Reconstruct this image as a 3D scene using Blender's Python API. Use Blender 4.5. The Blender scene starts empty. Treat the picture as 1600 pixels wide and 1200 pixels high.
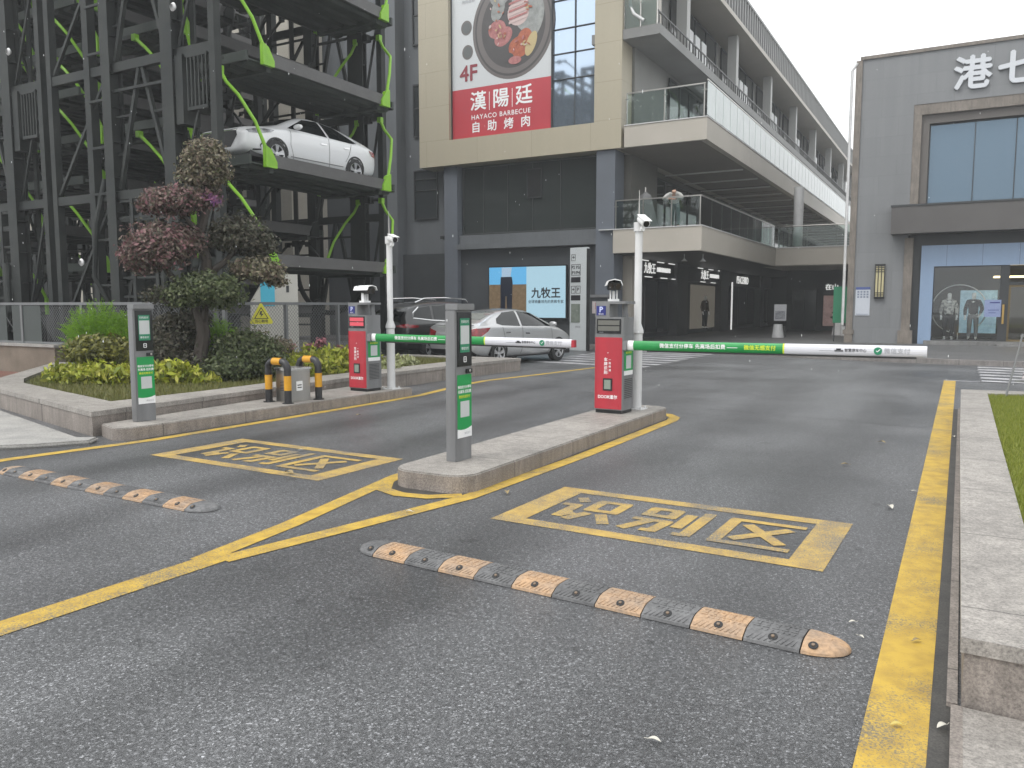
import bpy, bmesh, math, random
import numpy as np
from mathutils import Vector, Matrix
from mathutils.bvhtree import BVHTree
R = math.radians
SC = bpy.context.scene
COL = SC.collection
random.seed(7)

# ---------------------------------------------------------------- camera, world, sun, exposure
cam = bpy.data.objects.new('camera', bpy.data.cameras.new('camera'))
COL.objects.link(cam)
cam.location = (0, 0, 1.55)
cam.rotation_euler = (R(90 - 5.574), 0, R(29.237))
cam.data.sensor_width = 36
cam.data.lens = 28.125
cam.data.clip_start = 0.05
cam.data.clip_end = 2000
SC.camera = cam

world = bpy.data.worlds.new("World")
SC.world = world
world.use_nodes = True
wn = world.node_tree.nodes
wl = world.node_tree.links
wn.clear()
SUN_EL, SUN_AZ = 58.0, 205.0           # azimuth clockwise from +Y
sky = wn.new('ShaderNodeTexSky')
sky.sky_type = 'NISHITA'
sky.sun_disc = False
sky.sun_elevation = R(SUN_EL)
sky.sun_rotation = R(SUN_AZ)
sky.air_density = 1.0
sky.dust_density = 6.0
sky.ozone_density = 1.0
hs = wn.new('ShaderNodeHueSaturation')
hs.inputs['Saturation'].default_value = 0.14
# an overcast layer: cloud as even pale light over the sky
ov = wn.new('ShaderNodeMix'); ov.data_type = 'RGBA'
ov.inputs[0].default_value = 0.62
tcw = wn.new('ShaderNodeTexCoord')
nzw = wn.new('ShaderNodeTexNoise'); nzw.inputs['Scale'].default_value = 1.6; nzw.inputs['Detail'].default_value = 5
rpw = wn.new('ShaderNodeValToRGB')
rpw.color_ramp.elements[0].position = 0.3; rpw.color_ramp.elements[0].color = (11.2, 11.6, 11.9, 1)
rpw.color_ramp.elements[1].position = 0.7; rpw.color_ramp.elements[1].color = (14.2, 14.4, 14.4, 1)
bg = wn.new('ShaderNodeBackground')
bg.inputs['Strength'].default_value = 0.13
out = wn.new('ShaderNodeOutputWorld')
wl.new(sky.outputs[0], hs.inputs['Color'])
wl.new(tcw.outputs['Generated'], nzw.inputs['Vector'])
wl.new(nzw.outputs['Fac'], rpw.inputs[0])
wl.new(hs.outputs[0], ov.inputs[6]); wl.new(rpw.outputs[0], ov.inputs[7])
wl.new(ov.outputs[2], bg.inputs['Color'])
wl.new(bg.outputs[0], out.inputs[0])

sun = bpy.data.objects.new('sun', bpy.data.lights.new('sun', 'SUN'))
COL.objects.link(sun)
sun.data.energy = 0.8
sun.data.angle = R(24)
sun.data.color = (1, 0.97, 0.93)
_d = Vector((math.sin(R(SUN_AZ)) * math.cos(R(SUN_EL)), math.cos(R(SUN_AZ)) * math.cos(R(SUN_EL)), math.sin(R(SUN_EL))))
sun.rotation_euler = _d.to_track_quat('Z', 'Y').to_euler()
SC.view_settings.view_transform = 'Standard'
SC.view_settings.look = 'None'
SC.view_settings.exposure = 0.4
SC.view_settings.gamma = 1.0
SC.cycles.max_bounces = 8
SC.cycles.transparent_max_bounces = 16
SC.cycles.use_denoising = True

# ---------------------------------------------------------------- materials
MATS = {}
def mat(name, c, rough=0.6, metal=0.0, c2=None, scale=6.0, detail=6.0, bump=0.0, bscale=None, spec=0.5, coat=0.0,
        fine=0.0, fscale=120.0, emit=None, estr=1.0, thr=(0.35, 0.65), stretch=None):
    """a principled surface: two tones mixed by noise, optional fine grain, optional bump"""
    if name in MATS: return MATS[name]
    m = bpy.data.materials.new(name); m.use_nodes = True
    nt = m.node_tree; n = nt.nodes; l = nt.links
    b = n['Principled BSDF']
    b.inputs['Base Color'].default_value = (*c, 1)
    b.inputs['Roughness'].default_value = rough
    b.inputs['Metallic'].default_value = metal
    b.inputs['Specular IOR Level'].default_value = spec
    b.inputs['Coat Weight'].default_value = coat
    b.inputs['Coat Roughness'].default_value = 0.06
    if emit:
        b.inputs['Emission Color'].default_value = (*emit, 1); b.inputs['Emission Strength'].default_value = estr
    tc = None
    def coord(st=None):
        nonlocal tc
        if tc is None: tc = n.new('ShaderNodeTexCoord')
        if st:
            mp = n.new('ShaderNodeMapping'); mp.inputs['Scale'].default_value = st
            l.new(tc.outputs['Object'], mp.inputs[0]); return mp.outputs[0]
        return tc.outputs['Object']
    colsock = None
    if c2:
        nz = n.new('ShaderNodeTexNoise'); nz.inputs['Scale'].default_value = scale; nz.inputs['Detail'].default_value = detail
        nz.inputs['Roughness'].default_value = 0.6
        l.new(coord(stretch), nz.inputs['Vector'])
        rp = n.new('ShaderNodeMapRange'); rp.inputs[1].default_value = thr[0]; rp.inputs[2].default_value = thr[1]
        l.new(nz.outputs['Fac'], rp.inputs[0])
        mx = n.new('ShaderNodeMix'); mx.data_type = 'RGBA'
        mx.inputs[6].default_value = (*c, 1); mx.inputs[7].default_value = (*c2, 1)
        l.new(rp.outputs[0], mx.inputs[0]); colsock = mx.outputs[2]
    if fine > 0:
        nf = n.new('ShaderNodeTexNoise'); nf.inputs['Scale'].default_value = fscale; nf.inputs['Detail'].default_value = 3
        l.new(coord(), nf.inputs['Vector'])
        r2 = n.new('ShaderNodeMapRange'); r2.inputs[1].default_value = 0.3; r2.inputs[2].default_value = 0.7
        r2.inputs[3].default_value = 1 - fine; r2.inputs[4].default_value = 1 + fine
        l.new(nf.outputs['Fac'], r2.inputs[0])
        m2 = n.new('ShaderNodeMix'); m2.data_type = 'RGBA'; m2.blend_type = 'MULTIPLY'; m2.inputs[0].default_value = 1
        if colsock: l.new(colsock, m2.inputs[6])
        else: m2.inputs[6].default_value = (*c, 1)
        cb = n.new('ShaderNodeCombineColor')
        for k in range(3): l.new(r2.outputs[0], cb.inputs[k])
        l.new(cb.outputs[0], m2.inputs[7]); colsock = m2.outputs[2]
    if colsock: l.new(colsock, b.inputs['Base Color'])
    if bump > 0:
        nb = n.new('ShaderNodeTexNoise'); nb.inputs['Scale'].default_value = bscale or scale * 6; nb.inputs['Detail'].default_value = 4
        l.new(coord(), nb.inputs['Vector'])
        bp = n.new('ShaderNodeBump'); bp.inputs['Strength'].default_value = bump; bp.inputs['Distance'].default_value = 0.01
        l.new(nb.outputs['Fac'], bp.inputs['Height']); l.new(bp.outputs[0], b.inputs['Normal'])
    MATS[name] = m
    return m

def leafmat(name, cols, rough=0.55, trans=0.25):
    m = bpy.data.materials.new(name); m.use_nodes = True
    n = m.node_tree.nodes; l = m.node_tree.links; b = n['Principled BSDF']
    g = n.new('ShaderNodeNewGeometry'); rp = n.new('ShaderNodeValToRGB')
    el = rp.color_ramp.elements
    while len(el) < len(cols): el.new(0.5)
    for i, c in enumerate(cols):
        el[i].position = i / (len(cols) - 1); el[i].color = (*c, 1)
    l.new(g.outputs['Random Per Island'], rp.inputs[0]); l.new(rp.outputs[0], b.inputs['Base Color'])
    b.inputs['Roughness'].default_value = rough
    b.inputs['Specular IOR Level'].default_value = 0.35
    tr = n.new('ShaderNodeBsdfTranslucent'); mx = n.new('ShaderNodeMixShader'); mx.inputs[0].default_value = trans
    l.new(rp.outputs[0], tr.inputs[0]); l.new(b.outputs[0], mx.inputs[1]); l.new(tr.outputs[0], mx.inputs[2])
    l.new(mx.outputs[0], n['Material Output'].inputs[0])
    return m

def glassmat(name, tint, trans, rough=0.02, refl=1.0):
    """clear pane: part of the light goes straight through, the rest is a fresnel reflection"""
    m = bpy.data.materials.new(name); m.use_nodes = True
    n = m.node_tree.nodes; l = m.node_tree.links; n.clear()
    o = n.new('ShaderNodeOutputMaterial'); t = n.new('ShaderNodeBsdfTransparent'); t.inputs[0].default_value = (*tint, 1)
    gl = n.new('ShaderNodeBsdfGlossy'); gl.inputs['Roughness'].default_value = rough
    gl.inputs['Color'].default_value = (refl, refl, refl, 1)
    fr = n.new('ShaderNodeFresnel'); fr.inputs['IOR'].default_value = 1.5
    ad = n.new('ShaderNodeMath'); ad.operation = 'MULTIPLY_ADD'; ad.inputs[1].default_value = 1.0; ad.inputs[2].default_value = 1 - trans
    l.new(fr.outputs[0], ad.inputs[0])
    mx = n.new('ShaderNodeMixShader'); l.new(ad.outputs[0], mx.inputs[0])
    l.new(t.outputs[0], mx.inputs[1]); l.new(gl.outputs[0], mx.inputs[2]); l.new(mx.outputs[0], o.inputs[0])
    return m

def asphalt():
    m = bpy.data.materials.new('asphalt'); m.use_nodes = True
    n = m.node_tree.nodes; l = m.node_tree.links; b = n['Principled BSDF']
    tc = n.new('ShaderNodeTexCoord')
    vo = n.new('ShaderNodeTexVoronoi'); vo.inputs['Scale'].default_value = 135
    nf = n.new('ShaderNodeTexNoise'); nf.inputs['Scale'].default_value = 190; nf.inputs['Detail'].default_value = 3; nf.inputs['Roughness'].default_value = 0.7
    nl = n.new('ShaderNodeTexNoise'); nl.inputs['Scale'].default_value = 0.42; nl.inputs['Detail'].default_value = 7; nl.inputs['Roughness'].default_value = 0.55
    mp = n.new('ShaderNodeMapping'); mp.inputs['Scale'].default_value = (1.0, 0.22, 1)
    nt_ = n.new('ShaderNodeTexNoise'); nt_.inputs['Scale'].default_value = 0.8; nt_.inputs['Detail'].default_value = 3
    l.new(tc.outputs['Object'], mp.inputs[0]); l.new(mp.outputs[0], nt_.inputs['Vector'])
    for q in (vo, nf, nl): l.new(tc.outputs['Object'], q.inputs['Vector'])
    rp = n.new('ShaderNodeValToRGB'); e = rp.color_ramp.elements
    e[0].position = 0.28; e[0].color = (0.0155, 0.0158, 0.0168, 1); e[1].position = 0.74; e[1].color = (0.185, 0.188, 0.196, 1)
    l.new(nf.outputs['Fac'], rp.inputs[0])
    vr = n.new('ShaderNodeValToRGB'); e = vr.color_ramp.elements
    e[0].position = 0.0; e[0].color = (0.42, 0.42, 0.42, 1); e[1].position = 1.0; e[1].color = (2.9, 2.9, 2.9, 1); el_ = e.new(0.72); el_.color = (0.95, 0.95, 0.94, 1)
    l.new(vo.outputs['Color'], vr.inputs[0])
    m1 = n.new('ShaderNodeMix'); m1.data_type = 'RGBA'; m1.blend_type = 'MULTIPLY'; m1.inputs[0].default_value = 1
    l.new(rp.outputs[0], m1.inputs[6]); l.new(vr.outputs[0], m1.inputs[7])
    lr = n.new('ShaderNodeMapRange'); lr.inputs[1].default_value = 0.3; lr.inputs[2].default_value = 0.7; lr.inputs[3].default_value = 0.7; lr.inputs[4].default_value = 1.25
    l.new(nl.outputs['Fac'], lr.inputs[0])
    l2 = n.new('ShaderNodeMapRange'); l2.inputs[1].default_value = 0.35; l2.inputs[2].default_value = 0.65; l2.inputs[3].default_value = 0.72; l2.inputs[4].default_value = 1.2
    l.new(nt_.outputs['Fac'], l2.inputs[0])
    nc_ = n.new('ShaderNodeTexNoise'); nc_.inputs['Scale'].default_value = 42; nc_.inputs['Detail'].default_value = 5; nc_.inputs['Roughness'].default_value = .8
    l.new(tc.outputs['Object'], nc_.inputs['Vector'])
    l3 = n.new('ShaderNodeMapRange'); l3.inputs[1].default_value = .34; l3.inputs[2].default_value = .66; l3.inputs[3].default_value = .5; l3.inputs[4].default_value = 1.65
    l.new(nc_.outputs['Fac'], l3.inputs[0])
    m0_ = n.new('ShaderNodeMath'); m0_.operation = 'MULTIPLY'; l.new(lr.outputs[0], m0_.inputs[0]); l.new(l3.outputs[0], m0_.inputs[1])
    mm = n.new('ShaderNodeMath'); mm.operation = 'MULTIPLY'; l.new(m0_.outputs[0], mm.inputs[0]); l.new(l2.outputs[0], mm.inputs[1])
    # wheel paths polished darker along the two lanes, and scattered oil drips between them
    sx = n.new('ShaderNodeSeparateXYZ'); l.new(tc.outputs['Object'], sx.inputs[0])
    def M(op, a, b=None):
        q = n.new('ShaderNodeMath'); q.operation = op
        for i_, v in enumerate((a, b)):
            if v is None: continue
            if isinstance(v, (int, float)): q.inputs[i_].default_value = v
            else: l.new(v, q.inputs[i_])
        return q.outputs[0]
    wob = M('MULTIPLY', M('SUBTRACT', nl.outputs['Fac'], .5), .9); xx = M('ADD', sx.outputs[0], wob)
    ds = [M('ABSOLUTE', M('SUBTRACT', M('ABSOLUTE', M('ADD', xx, c_)), .82)) for c_ in (1.85, 6.25)]
    wp = n.new('ShaderNodeMapRange'); wp.interpolation_type = 'SMOOTHSTEP'; wp.inputs[1].default_value = .05; wp.inputs[2].default_value = .55; wp.inputs[3].default_value = .74; wp.inputs[4].default_value = 1.06
    l.new(M('MINIMUM', ds[0], ds[1]), wp.inputs[0])
    far = n.new('ShaderNodeMapRange'); far.inputs[1].default_value = 13; far.inputs[2].default_value = 19; l.new(sx.outputs[1], far.inputs[0])
    wmix = n.new('ShaderNodeMix'); wmix.data_type = 'FLOAT'; l.new(far.outputs[0], wmix.inputs[0]); l.new(wp.outputs[0], wmix.inputs[2]); wmix.inputs[3].default_value = 1.0
    no = n.new('ShaderNodeTexNoise'); no.inputs['Scale'].default_value = 4.5; no.inputs['Detail'].default_value = 4; l.new(tc.outputs['Object'], no.inputs['Vector'])
    od = n.new('ShaderNodeMapRange'); od.inputs[1].default_value = .66; od.inputs[2].default_value = .72; od.inputs[3].default_value = 1; od.inputs[4].default_value = .62; l.new(no.outputs['Fac'], od.inputs[0])
    mmo = M('MULTIPLY', M('MULTIPLY', mm.outputs[0], wmix.outputs[0]), od.outputs[0])
    cb = n.new('ShaderNodeCombineColor')
    for k in range(3): l.new(mmo, cb.inputs[k])
    m2 = n.new('ShaderNodeMix'); m2.data_type = 'RGBA'; m2.blend_type = 'MULTIPLY'; m2.inputs[0].default_value = 1
    l.new(m1.outputs[2], m2.inputs[6]); l.new(cb.outputs[0], m2.inputs[7])
    l.new(m2.outputs[2], b.inputs['Base Color'])
    rr = n.new('ShaderNodeMapRange'); rr.inputs[1].default_value = 0.3; rr.inputs[2].default_value = 0.7; rr.inputs[3].default_value = 0.34; rr.inputs[4].default_value = 0.55
    l.new(nl.outputs['Fac'], rr.inputs[0]); l.new(rr.outputs[0], b.inputs['Roughness'])
    bp = n.new('ShaderNodeBump'); bp.inputs['Strength'].default_value = 0.55; bp.inputs['Distance'].default_value = 0.006
    l.new(nf.outputs['Fac'], bp.inputs['Height']); l.new(bp.outputs[0], b.inputs['Normal'])
    return m

def paint(name, c, worn, amount=0.5):
    """road paint: worn through to the asphalt in specks and patches"""
    m = bpy.data.materials.new(name); m.use_nodes = True
    n = m.node_tree.nodes; l = m.node_tree.links; b = n['Principled BSDF']
    tc = n.new('ShaderNodeTexCoord')
    na = n.new('ShaderNodeTexNoise'); na.inputs['Scale'].default_value = 110; na.inputs['Detail'].default_value = 5; na.inputs['Roughness'].default_value = 0.75
    nb = n.new('ShaderNodeTexNoise'); nb.inputs['Scale'].default_value = 2.2; nb.inputs['Detail'].default_value = 6
    for q in (na, nb): l.new(tc.outputs['Object'], q.inputs['Vector'])
    ad = n.new('ShaderNodeMath'); ad.operation = 'MULTIPLY_ADD'; ad.inputs[1].default_value = 0.55
    l.new(nb.outputs['Fac'], ad.inputs[0]); l.new(na.outputs['Fac'], ad.inputs[2])
    mr = n.new('ShaderNodeMapRange'); mr.inputs[1].default_value = 0.66 + 0.25 * (1 - amount); mr.inputs[2].default_value = 0.82 + 0.25 * (1 - amount)
    l.new(ad.outputs[0], mr.inputs[0])
    nc = n.new('ShaderNodeTexNoise'); nc.inputs['Scale'].default_value = 9; nc.inputs['Detail'].default_value = 6
    l.new(tc.outputs['Object'], nc.inputs['Vector'])
    m0 = n.new('ShaderNodeMix'); m0.data_type = 'RGBA'
    m0.inputs[6].default_value = (*c, 1); m0.inputs[7].default_value = (c[0] * 0.72, c[1] * 0.7, c[2] * 0.85, 1)
    mr2 = n.new('ShaderNodeMapRange'); mr2.inputs[1].default_value = 0.4; mr2.inputs[2].default_value = 0.7; l.new(nc.outputs['Fac'], mr2.inputs[0])
    l.new(mr2.outputs[0], m0.inputs[0])
    m1 = n.new('ShaderNodeMix'); m1.data_type = 'RGBA'; m1.inputs[7].default_value = (*worn, 1)
    l.new(m0.outputs[2], m1.inputs[6]); l.new(mr.outputs[0], m1.inputs[0])
    l.new(m1.outputs[2], b.inputs['Base Color']); b.inputs['Roughness'].default_value = 0.65
    bp = n.new('ShaderNodeBump'); bp.inputs['Strength'].default_value = 0.35; bp.inputs['Distance'].default_value = 0.004
    l.new(na.outputs['Fac'], bp.inputs['Height']); l.new(bp.outputs[0], b.inputs['Normal'])
    return m

def granite(name, c, joint=None, jdark=0.45, ax=0):
    """speckled stone; joint = slab length along the local x axis"""
    m = bpy.data.materials.new(name); m.use_nodes = True
    n = m.node_tree.nodes; l = m.node_tree.links; b = n['Principled BSDF']
    tc = n.new('ShaderNodeTexCoord')
    nf = n.new('ShaderNodeTexNoise'); nf.inputs['Scale'].default_value = 85; nf.inputs['Detail'].default_value = 4; nf.inputs['Roughness'].default_value = 0.7
    nl = n.new('ShaderNodeTexNoise'); nl.inputs['Scale'].default_value = 1.7; nl.inputs['Detail'].default_value = 8; nl.inputs['Roughness'].default_value = 0.65
    mp = n.new('ShaderNodeMapping'); mp.inputs['Scale'].default_value = (6, 6, 1.0)
    ns = n.new('ShaderNodeTexNoise'); ns.inputs['Scale'].default_value = 2.5; ns.inputs['Detail'].default_value = 5
    l.new(tc.outputs['Object'], mp.inputs[0]); l.new(mp.outputs[0], ns.inputs['Vector'])
    for q in (nf, nl): l.new(tc.outputs['Object'], q.inputs['Vector'])
    rp = n.new('ShaderNodeValToRGB'); e = rp.color_ramp.elements
    e[0].position = 0.3; e[0].color = (c[0] * 0.5, c[1] * 0.49, c[2] * 0.5, 1); e[1].position = 0.62; e[1].color = (c[0] * 1.25, c[1] * 1.25, c[2] * 1.25, 1)
    l.new(nf.outputs['Fac'], rp.inputs[0])
    r2 = n.new('ShaderNodeMapRange'); r2.inputs[1].default_value = 0.3; r2.inputs[2].default_value = 0.7; r2.inputs[3].default_value = 0.72; r2.inputs[4].default_value = 1.15
    l.new(nl.outputs['Fac'], r2.inputs[0])
    r3 = n.new('ShaderNodeMapRange'); r3.inputs[1].default_value = 0.35; r3.inputs[2].default_value = 0.75; r3.inputs[3].default_value = 1.08; r3.inputs[4].default_value = 0.75
    l.new(ns.outputs['Fac'], r3.inputs[0])
    mu = n.new('ShaderNodeMath'); mu.operation = 'MULTIPLY'; l.new(r2.outputs[0], mu.inputs[0]); l.new(r3.outputs[0], mu.inputs[1])
    last = mu.outputs[0]
    if joint:
        sx = n.new('ShaderNodeSeparateXYZ'); l.new(tc.outputs['Object'], sx.inputs[0])
        pp = n.new('ShaderNodeMath'); pp.operation = 'PINGPONG'; pp.inputs[1].default_value = joint / 2; l.new(sx.outputs[ax], pp.inputs[0])
        gt = n.new('ShaderNodeMapRange'); gt.inputs[1].default_value = 0.004; gt.inputs[2].default_value = 0.009; gt.inputs[3].default_value = jdark; gt.inputs[4].default_value = 1
        l.new(pp.outputs[0], gt.inputs[0])
        m3 = n.new('ShaderNodeMath'); m3.operation = 'MULTIPLY'; l.new(last, m3.inputs[0]); l.new(gt.outputs[0], m3.inputs[1]); last = m3.outputs[0]
    cb = n.new('ShaderNodeCombineColor')
    for k in range(3): l.new(last, cb.inputs[k])
    m2 = n.new('ShaderNodeMix'); m2.data_type = 'RGBA'; m2.blend_type = 'MULTIPLY'; m2.inputs[0].default_value = 1
    l.new(rp.outputs[0], m2.inputs[6]); l.new(cb.outputs[0], m2.inputs[7]); l.new(m2.outputs[2], b.inputs['Base Color'])
    b.inputs['Roughness'].default_value = 0.62
    bp = n.new('ShaderNodeBump'); bp.inputs['Strength'].default_value = 0.2; bp.inputs['Distance'].default_value = 0.004
    l.new(nf.outputs['Fac'], bp.inputs['Height']); l.new(bp.outputs[0], b.inputs['Normal'])
    return m

def tiles(name, c, tw, th, mortar, axes=(0, 2), rough=0.5, var=0.12, mc=None, bump=0.0, mott=1.0, grain=0.0, st=1.0):
    """rectangular cladding or paving: a brick texture laid on two of the object's own axes"""
    m = bpy.data.materials.new(name); m.use_nodes = True
    n = m.node_tree.nodes; l = m.node_tree.links; b = n['Principled BSDF']
    tc = n.new('ShaderNodeTexCoord'); sx = n.new('ShaderNodeSeparateXYZ'); cx = n.new('ShaderNodeCombineXYZ')
    l.new(tc.outputs['Object'], sx.inputs[0]); l.new(sx.outputs[axes[0]], cx.inputs[0]); l.new(sx.outputs[axes[1]], cx.inputs[1])
    br = n.new('ShaderNodeTexBrick'); br.inputs['Scale'].default_value = 1; br.inputs['Brick Width'].default_value = tw
    br.inputs['Row Height'].default_value = th; br.inputs['Mortar Size'].default_value = mortar; br.inputs['Mortar Smooth'].default_value = 0.1
    br.inputs['Color1'].default_value = (*c, 1); br.inputs['Color2'].default_value = tuple(v * (1 - var) for v in c) + (1,)
    mc = mc or tuple(v * 0.55 for v in c); br.inputs['Mortar'].default_value = (*mc, 1)
    l.new(cx.outputs[0], br.inputs['Vector'])
    nf = n.new('ShaderNodeTexNoise'); nf.inputs['Scale'].default_value = 14; nf.inputs['Detail'].default_value = 8; nf.inputs['Roughness'].default_value = 0.7
    l.new(tc.outputs['Object'], nf.inputs['Vector'])
    r2 = n.new('ShaderNodeMapRange'); r2.inputs[1].default_value = 0.3; r2.inputs[2].default_value = 0.7; r2.inputs[3].default_value = 1 - .15 * mott; r2.inputs[4].default_value = 1 + .12 * mott
    nf.inputs['Scale'].default_value = 60 if grain else 14
    l.new(nf.outputs['Fac'], r2.inputs[0])
    cb = n.new('ShaderNodeCombineColor')
    for k in range(3): l.new(r2.outputs[0], cb.inputs[k])
    m2 = n.new('ShaderNodeMix'); m2.data_type = 'RGBA'; m2.blend_type = 'MULTIPLY'; m2.inputs[0].default_value = 1
    ms_ = n.new('ShaderNodeMapping'); ms_.inputs['Scale'].default_value = (2.2, 2.2, 0.1) if axes[1] == 2 else (.7, .7, .7)
    nst = n.new('ShaderNodeTexNoise'); nst.inputs['Scale'].default_value = 1.0; nst.inputs['Detail'].default_value = 6; nst.inputs['Roughness'].default_value = .65
    l.new(tc.outputs['Object'], ms_.inputs[0]); l.new(ms_.outputs[0], nst.inputs['Vector'])
    rst = n.new('ShaderNodeMapRange'); rst.inputs[1].default_value = .3; rst.inputs[2].default_value = .7; rst.inputs[3].default_value = 1 + .1 * st; rst.inputs[4].default_value = 1 - .16 * st
    l.new(nst.outputs['Fac'], rst.inputs[0])
    mst = n.new('ShaderNodeMath'); mst.operation = 'MULTIPLY'; l.new(r2.outputs[0], mst.inputs[0]); l.new(rst.outputs[0], mst.inputs[1])
    for k in range(3): l.new(mst.outputs[0], cb.inputs[k])
    l.new(br.outputs['Color'], m2.inputs[6]); l.new(cb.outputs[0], m2.inputs[7]); l.new(m2.outputs[2], b.inputs['Base Color'])
    b.inputs['Roughness'].default_value = rough
    return m

# ---------------------------------------------------------------- mesh building
class MB:
    """collects shapes; build() links them as ONE mesh object"""
    def __init__(s): s.v = []; s.f = []; s.m = []
    def add(s, vs, fs, mi=0):
        o = len(s.v); s.v += [tuple(p) for p in vs]
        s.f += [tuple(i + o for i in q) for q in fs]; s.m += [mi] * len(fs); return s
    def box(s, x0, x1, y0, y1, z0, z1, mi=0):
        vs = [(x, y, z) for z in (z0, z1) for y in (y0, y1) for x in (x0, x1)]
        return s.add(vs, [(0, 2, 3, 1), (4, 5, 7, 6), (0, 1, 5, 4), (2, 6, 7, 3), (0, 4, 6, 2), (1, 3, 7, 5)], mi)
    def bar(s, a, b, w, h=None, mi=0, up=(0, 0, 1)):
        """square bar from a to b"""
        a = Vector(a); b = Vector(b); h = h or w; d = (b - a).normalized(); u = Vector(up)
        if abs(d.dot(u)) > 0.98: u = Vector((0, 1, 0))
        x = d.cross(u).normalized() * w / 2; y = x.cross(d).normalized() * h / 2
        vs = [p + sx * x + sy * y for p in (a, b) for sx, sy in ((-1, -1), (1, -1), (1, 1), (-1, 1))]
        return s.add(vs, [(3, 2, 1, 0), (4, 5, 6, 7), (0, 1, 5, 4), (1, 2, 6, 5), (2, 3, 7, 6), (3, 0, 4, 7)], mi)
    def tube(s, pts, r, n=10, mi=0, cap=True):
        """round tube along points; r a number or one per point"""
        pts = [Vector(p) for p in pts]; rs = r if isinstance(r, (list, tuple)) else [r] * len(pts)
        rings = []; prev = None
        for i, p in enumerate(pts):
            d = (pts[min(i + 1, len(pts) - 1)] - pts[max(i - 1, 0)]).normalized()
            if prev is None:
                u = Vector((0, 0, 1)) if abs(d.z) < 0.95 else Vector((1, 0, 0))
                x = d.cross(u).normalized()
            else:
                x = (prev - d * prev.dot(d)).normalized()
            prev = x; y = d.cross(x)
            rings.append([p + (x * math.cos(2 * math.pi * k / n) + y * math.sin(2 * math.pi * k / n)) * rs[i] for k in range(n)])
        vs = [q for rg in rings for q in rg]
        fs = [(i * n + k, i * n + (k + 1) % n, (i + 1) * n + (k + 1) % n, (i + 1) * n + k) for i in range(len(pts) - 1) for k in range(n)]
        if cap: fs += [tuple(range(n))[::-1], tuple((len(pts) - 1) * n + k for k in range(n))]
        return s.add(vs, fs, mi)
    def prism(s, poly, z0, z1, mi=0, frame=None):
        """2D polygon extruded; frame maps (x, y, z) to a point"""
        fr = frame or (lambda x, y, z: (x, y, z)); n = len(poly)
        vs = [fr(x, y, z0) for x, y in poly] + [fr(x, y, z1) for x, y in poly]
        fs = [tuple(range(n))[::-1], tuple(range(n, 2 * n))] + [(i, (i + 1) % n, n + (i + 1) % n, n + i) for i in range(n)]
        return s.add(vs, fs, mi)
    def lathe(s, prof, c=(0, 0, 0), n=24, mi=0, axis='z'):
        vs = []
        for r_, z in prof:
            for k in range(n):
                a = 2 * math.pi * k / n
                p = (r_ * math.cos(a), r_ * math.sin(a), z)
                if axis == 'y': p = (p[0], z, p[1])
                if axis == 'x': p = (z, p[0], p[1])
                vs.append((p[0] + c[0], p[1] + c[1], p[2] + c[2]))
        fs = [(i * n + k, i * n + (k + 1) % n, (i + 1) * n + (k + 1) % n, (i + 1) * n + k) for i in range(len(prof) - 1) for k in range(n)]
        return s.add(vs, fs, mi)
    def quad(s, a, b, c, d, mi=0): return s.add([a, b, c, d], [(0, 1, 2, 3)], mi)
    def build(s, name, mats, parent=None, smooth=False, bevel=0.0, fix=True):
        me = bpy.data.meshes.new(name)
        me.from_pydata(s.v, [], s.f)
        if not isinstance(mats, (list, tuple)): mats = [mats]
        for m in mats: me.materials.append(m)
        if len(mats) > 1: me.polygons.foreach_set('material_index', s.m)
        me.update()
        if fix or bevel > 0:
            bm = bmesh.new(); bm.from_mesh(me)
            if fix: bmesh.ops.recalc_face_normals(bm, faces=bm.faces)
            if bevel > 0:
                es = [e for e in bm.edges if len(e.link_faces) == 2 and e.calc_face_angle(0) > 0.7]
                bmesh.ops.bevel(bm, geom=es, offset=bevel, segments=2, affect='EDGES', clamp_overlap=True)
            bm.to_mesh(me); bm.free()
        if smooth:
            me.polygons.foreach_set('use_smooth', [True] * len(me.polygons))
            me.set_sharp_from_angle(angle=R(40))
        o = bpy.data.objects.new(name, me); COL.objects.link(o)
        if parent: o.parent = parent
        return o

def tag(o, label=None, cat=None, group=None, kind=None):
    if label: o['label'] = label
    if cat: o['category'] = cat
    if group: o['group'] = group
    if kind: o['kind'] = kind
    return o
def thing(name, label, cat, loc=(0, 0, 0), rz=0.0, group=None):
    o = bpy.data.objects.new(name, None); COL.objects.link(o)
    o.empty_display_size = 0.2; o.location = loc; o.rotation_euler = (0, 0, rz)
    return tag(o, label, cat, group)
def dup(root, loc, rz=None, label=None, group=None):
    """a copy of a thing with copies of its parts and sub-parts"""
    r = root.copy(); COL.objects.link(r); r.location = loc
    if rz is not None: r.rotation_euler = (0, 0, rz)
    if label: r['label'] = label
    if group: r['group'] = group
    for ch in list(root.children):
        c = ch.copy(); COL.objects.link(c); c.parent = r
        for g in list(ch.children):
            d = g.copy(); COL.objects.link(d); d.parent = c
    return r

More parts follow.
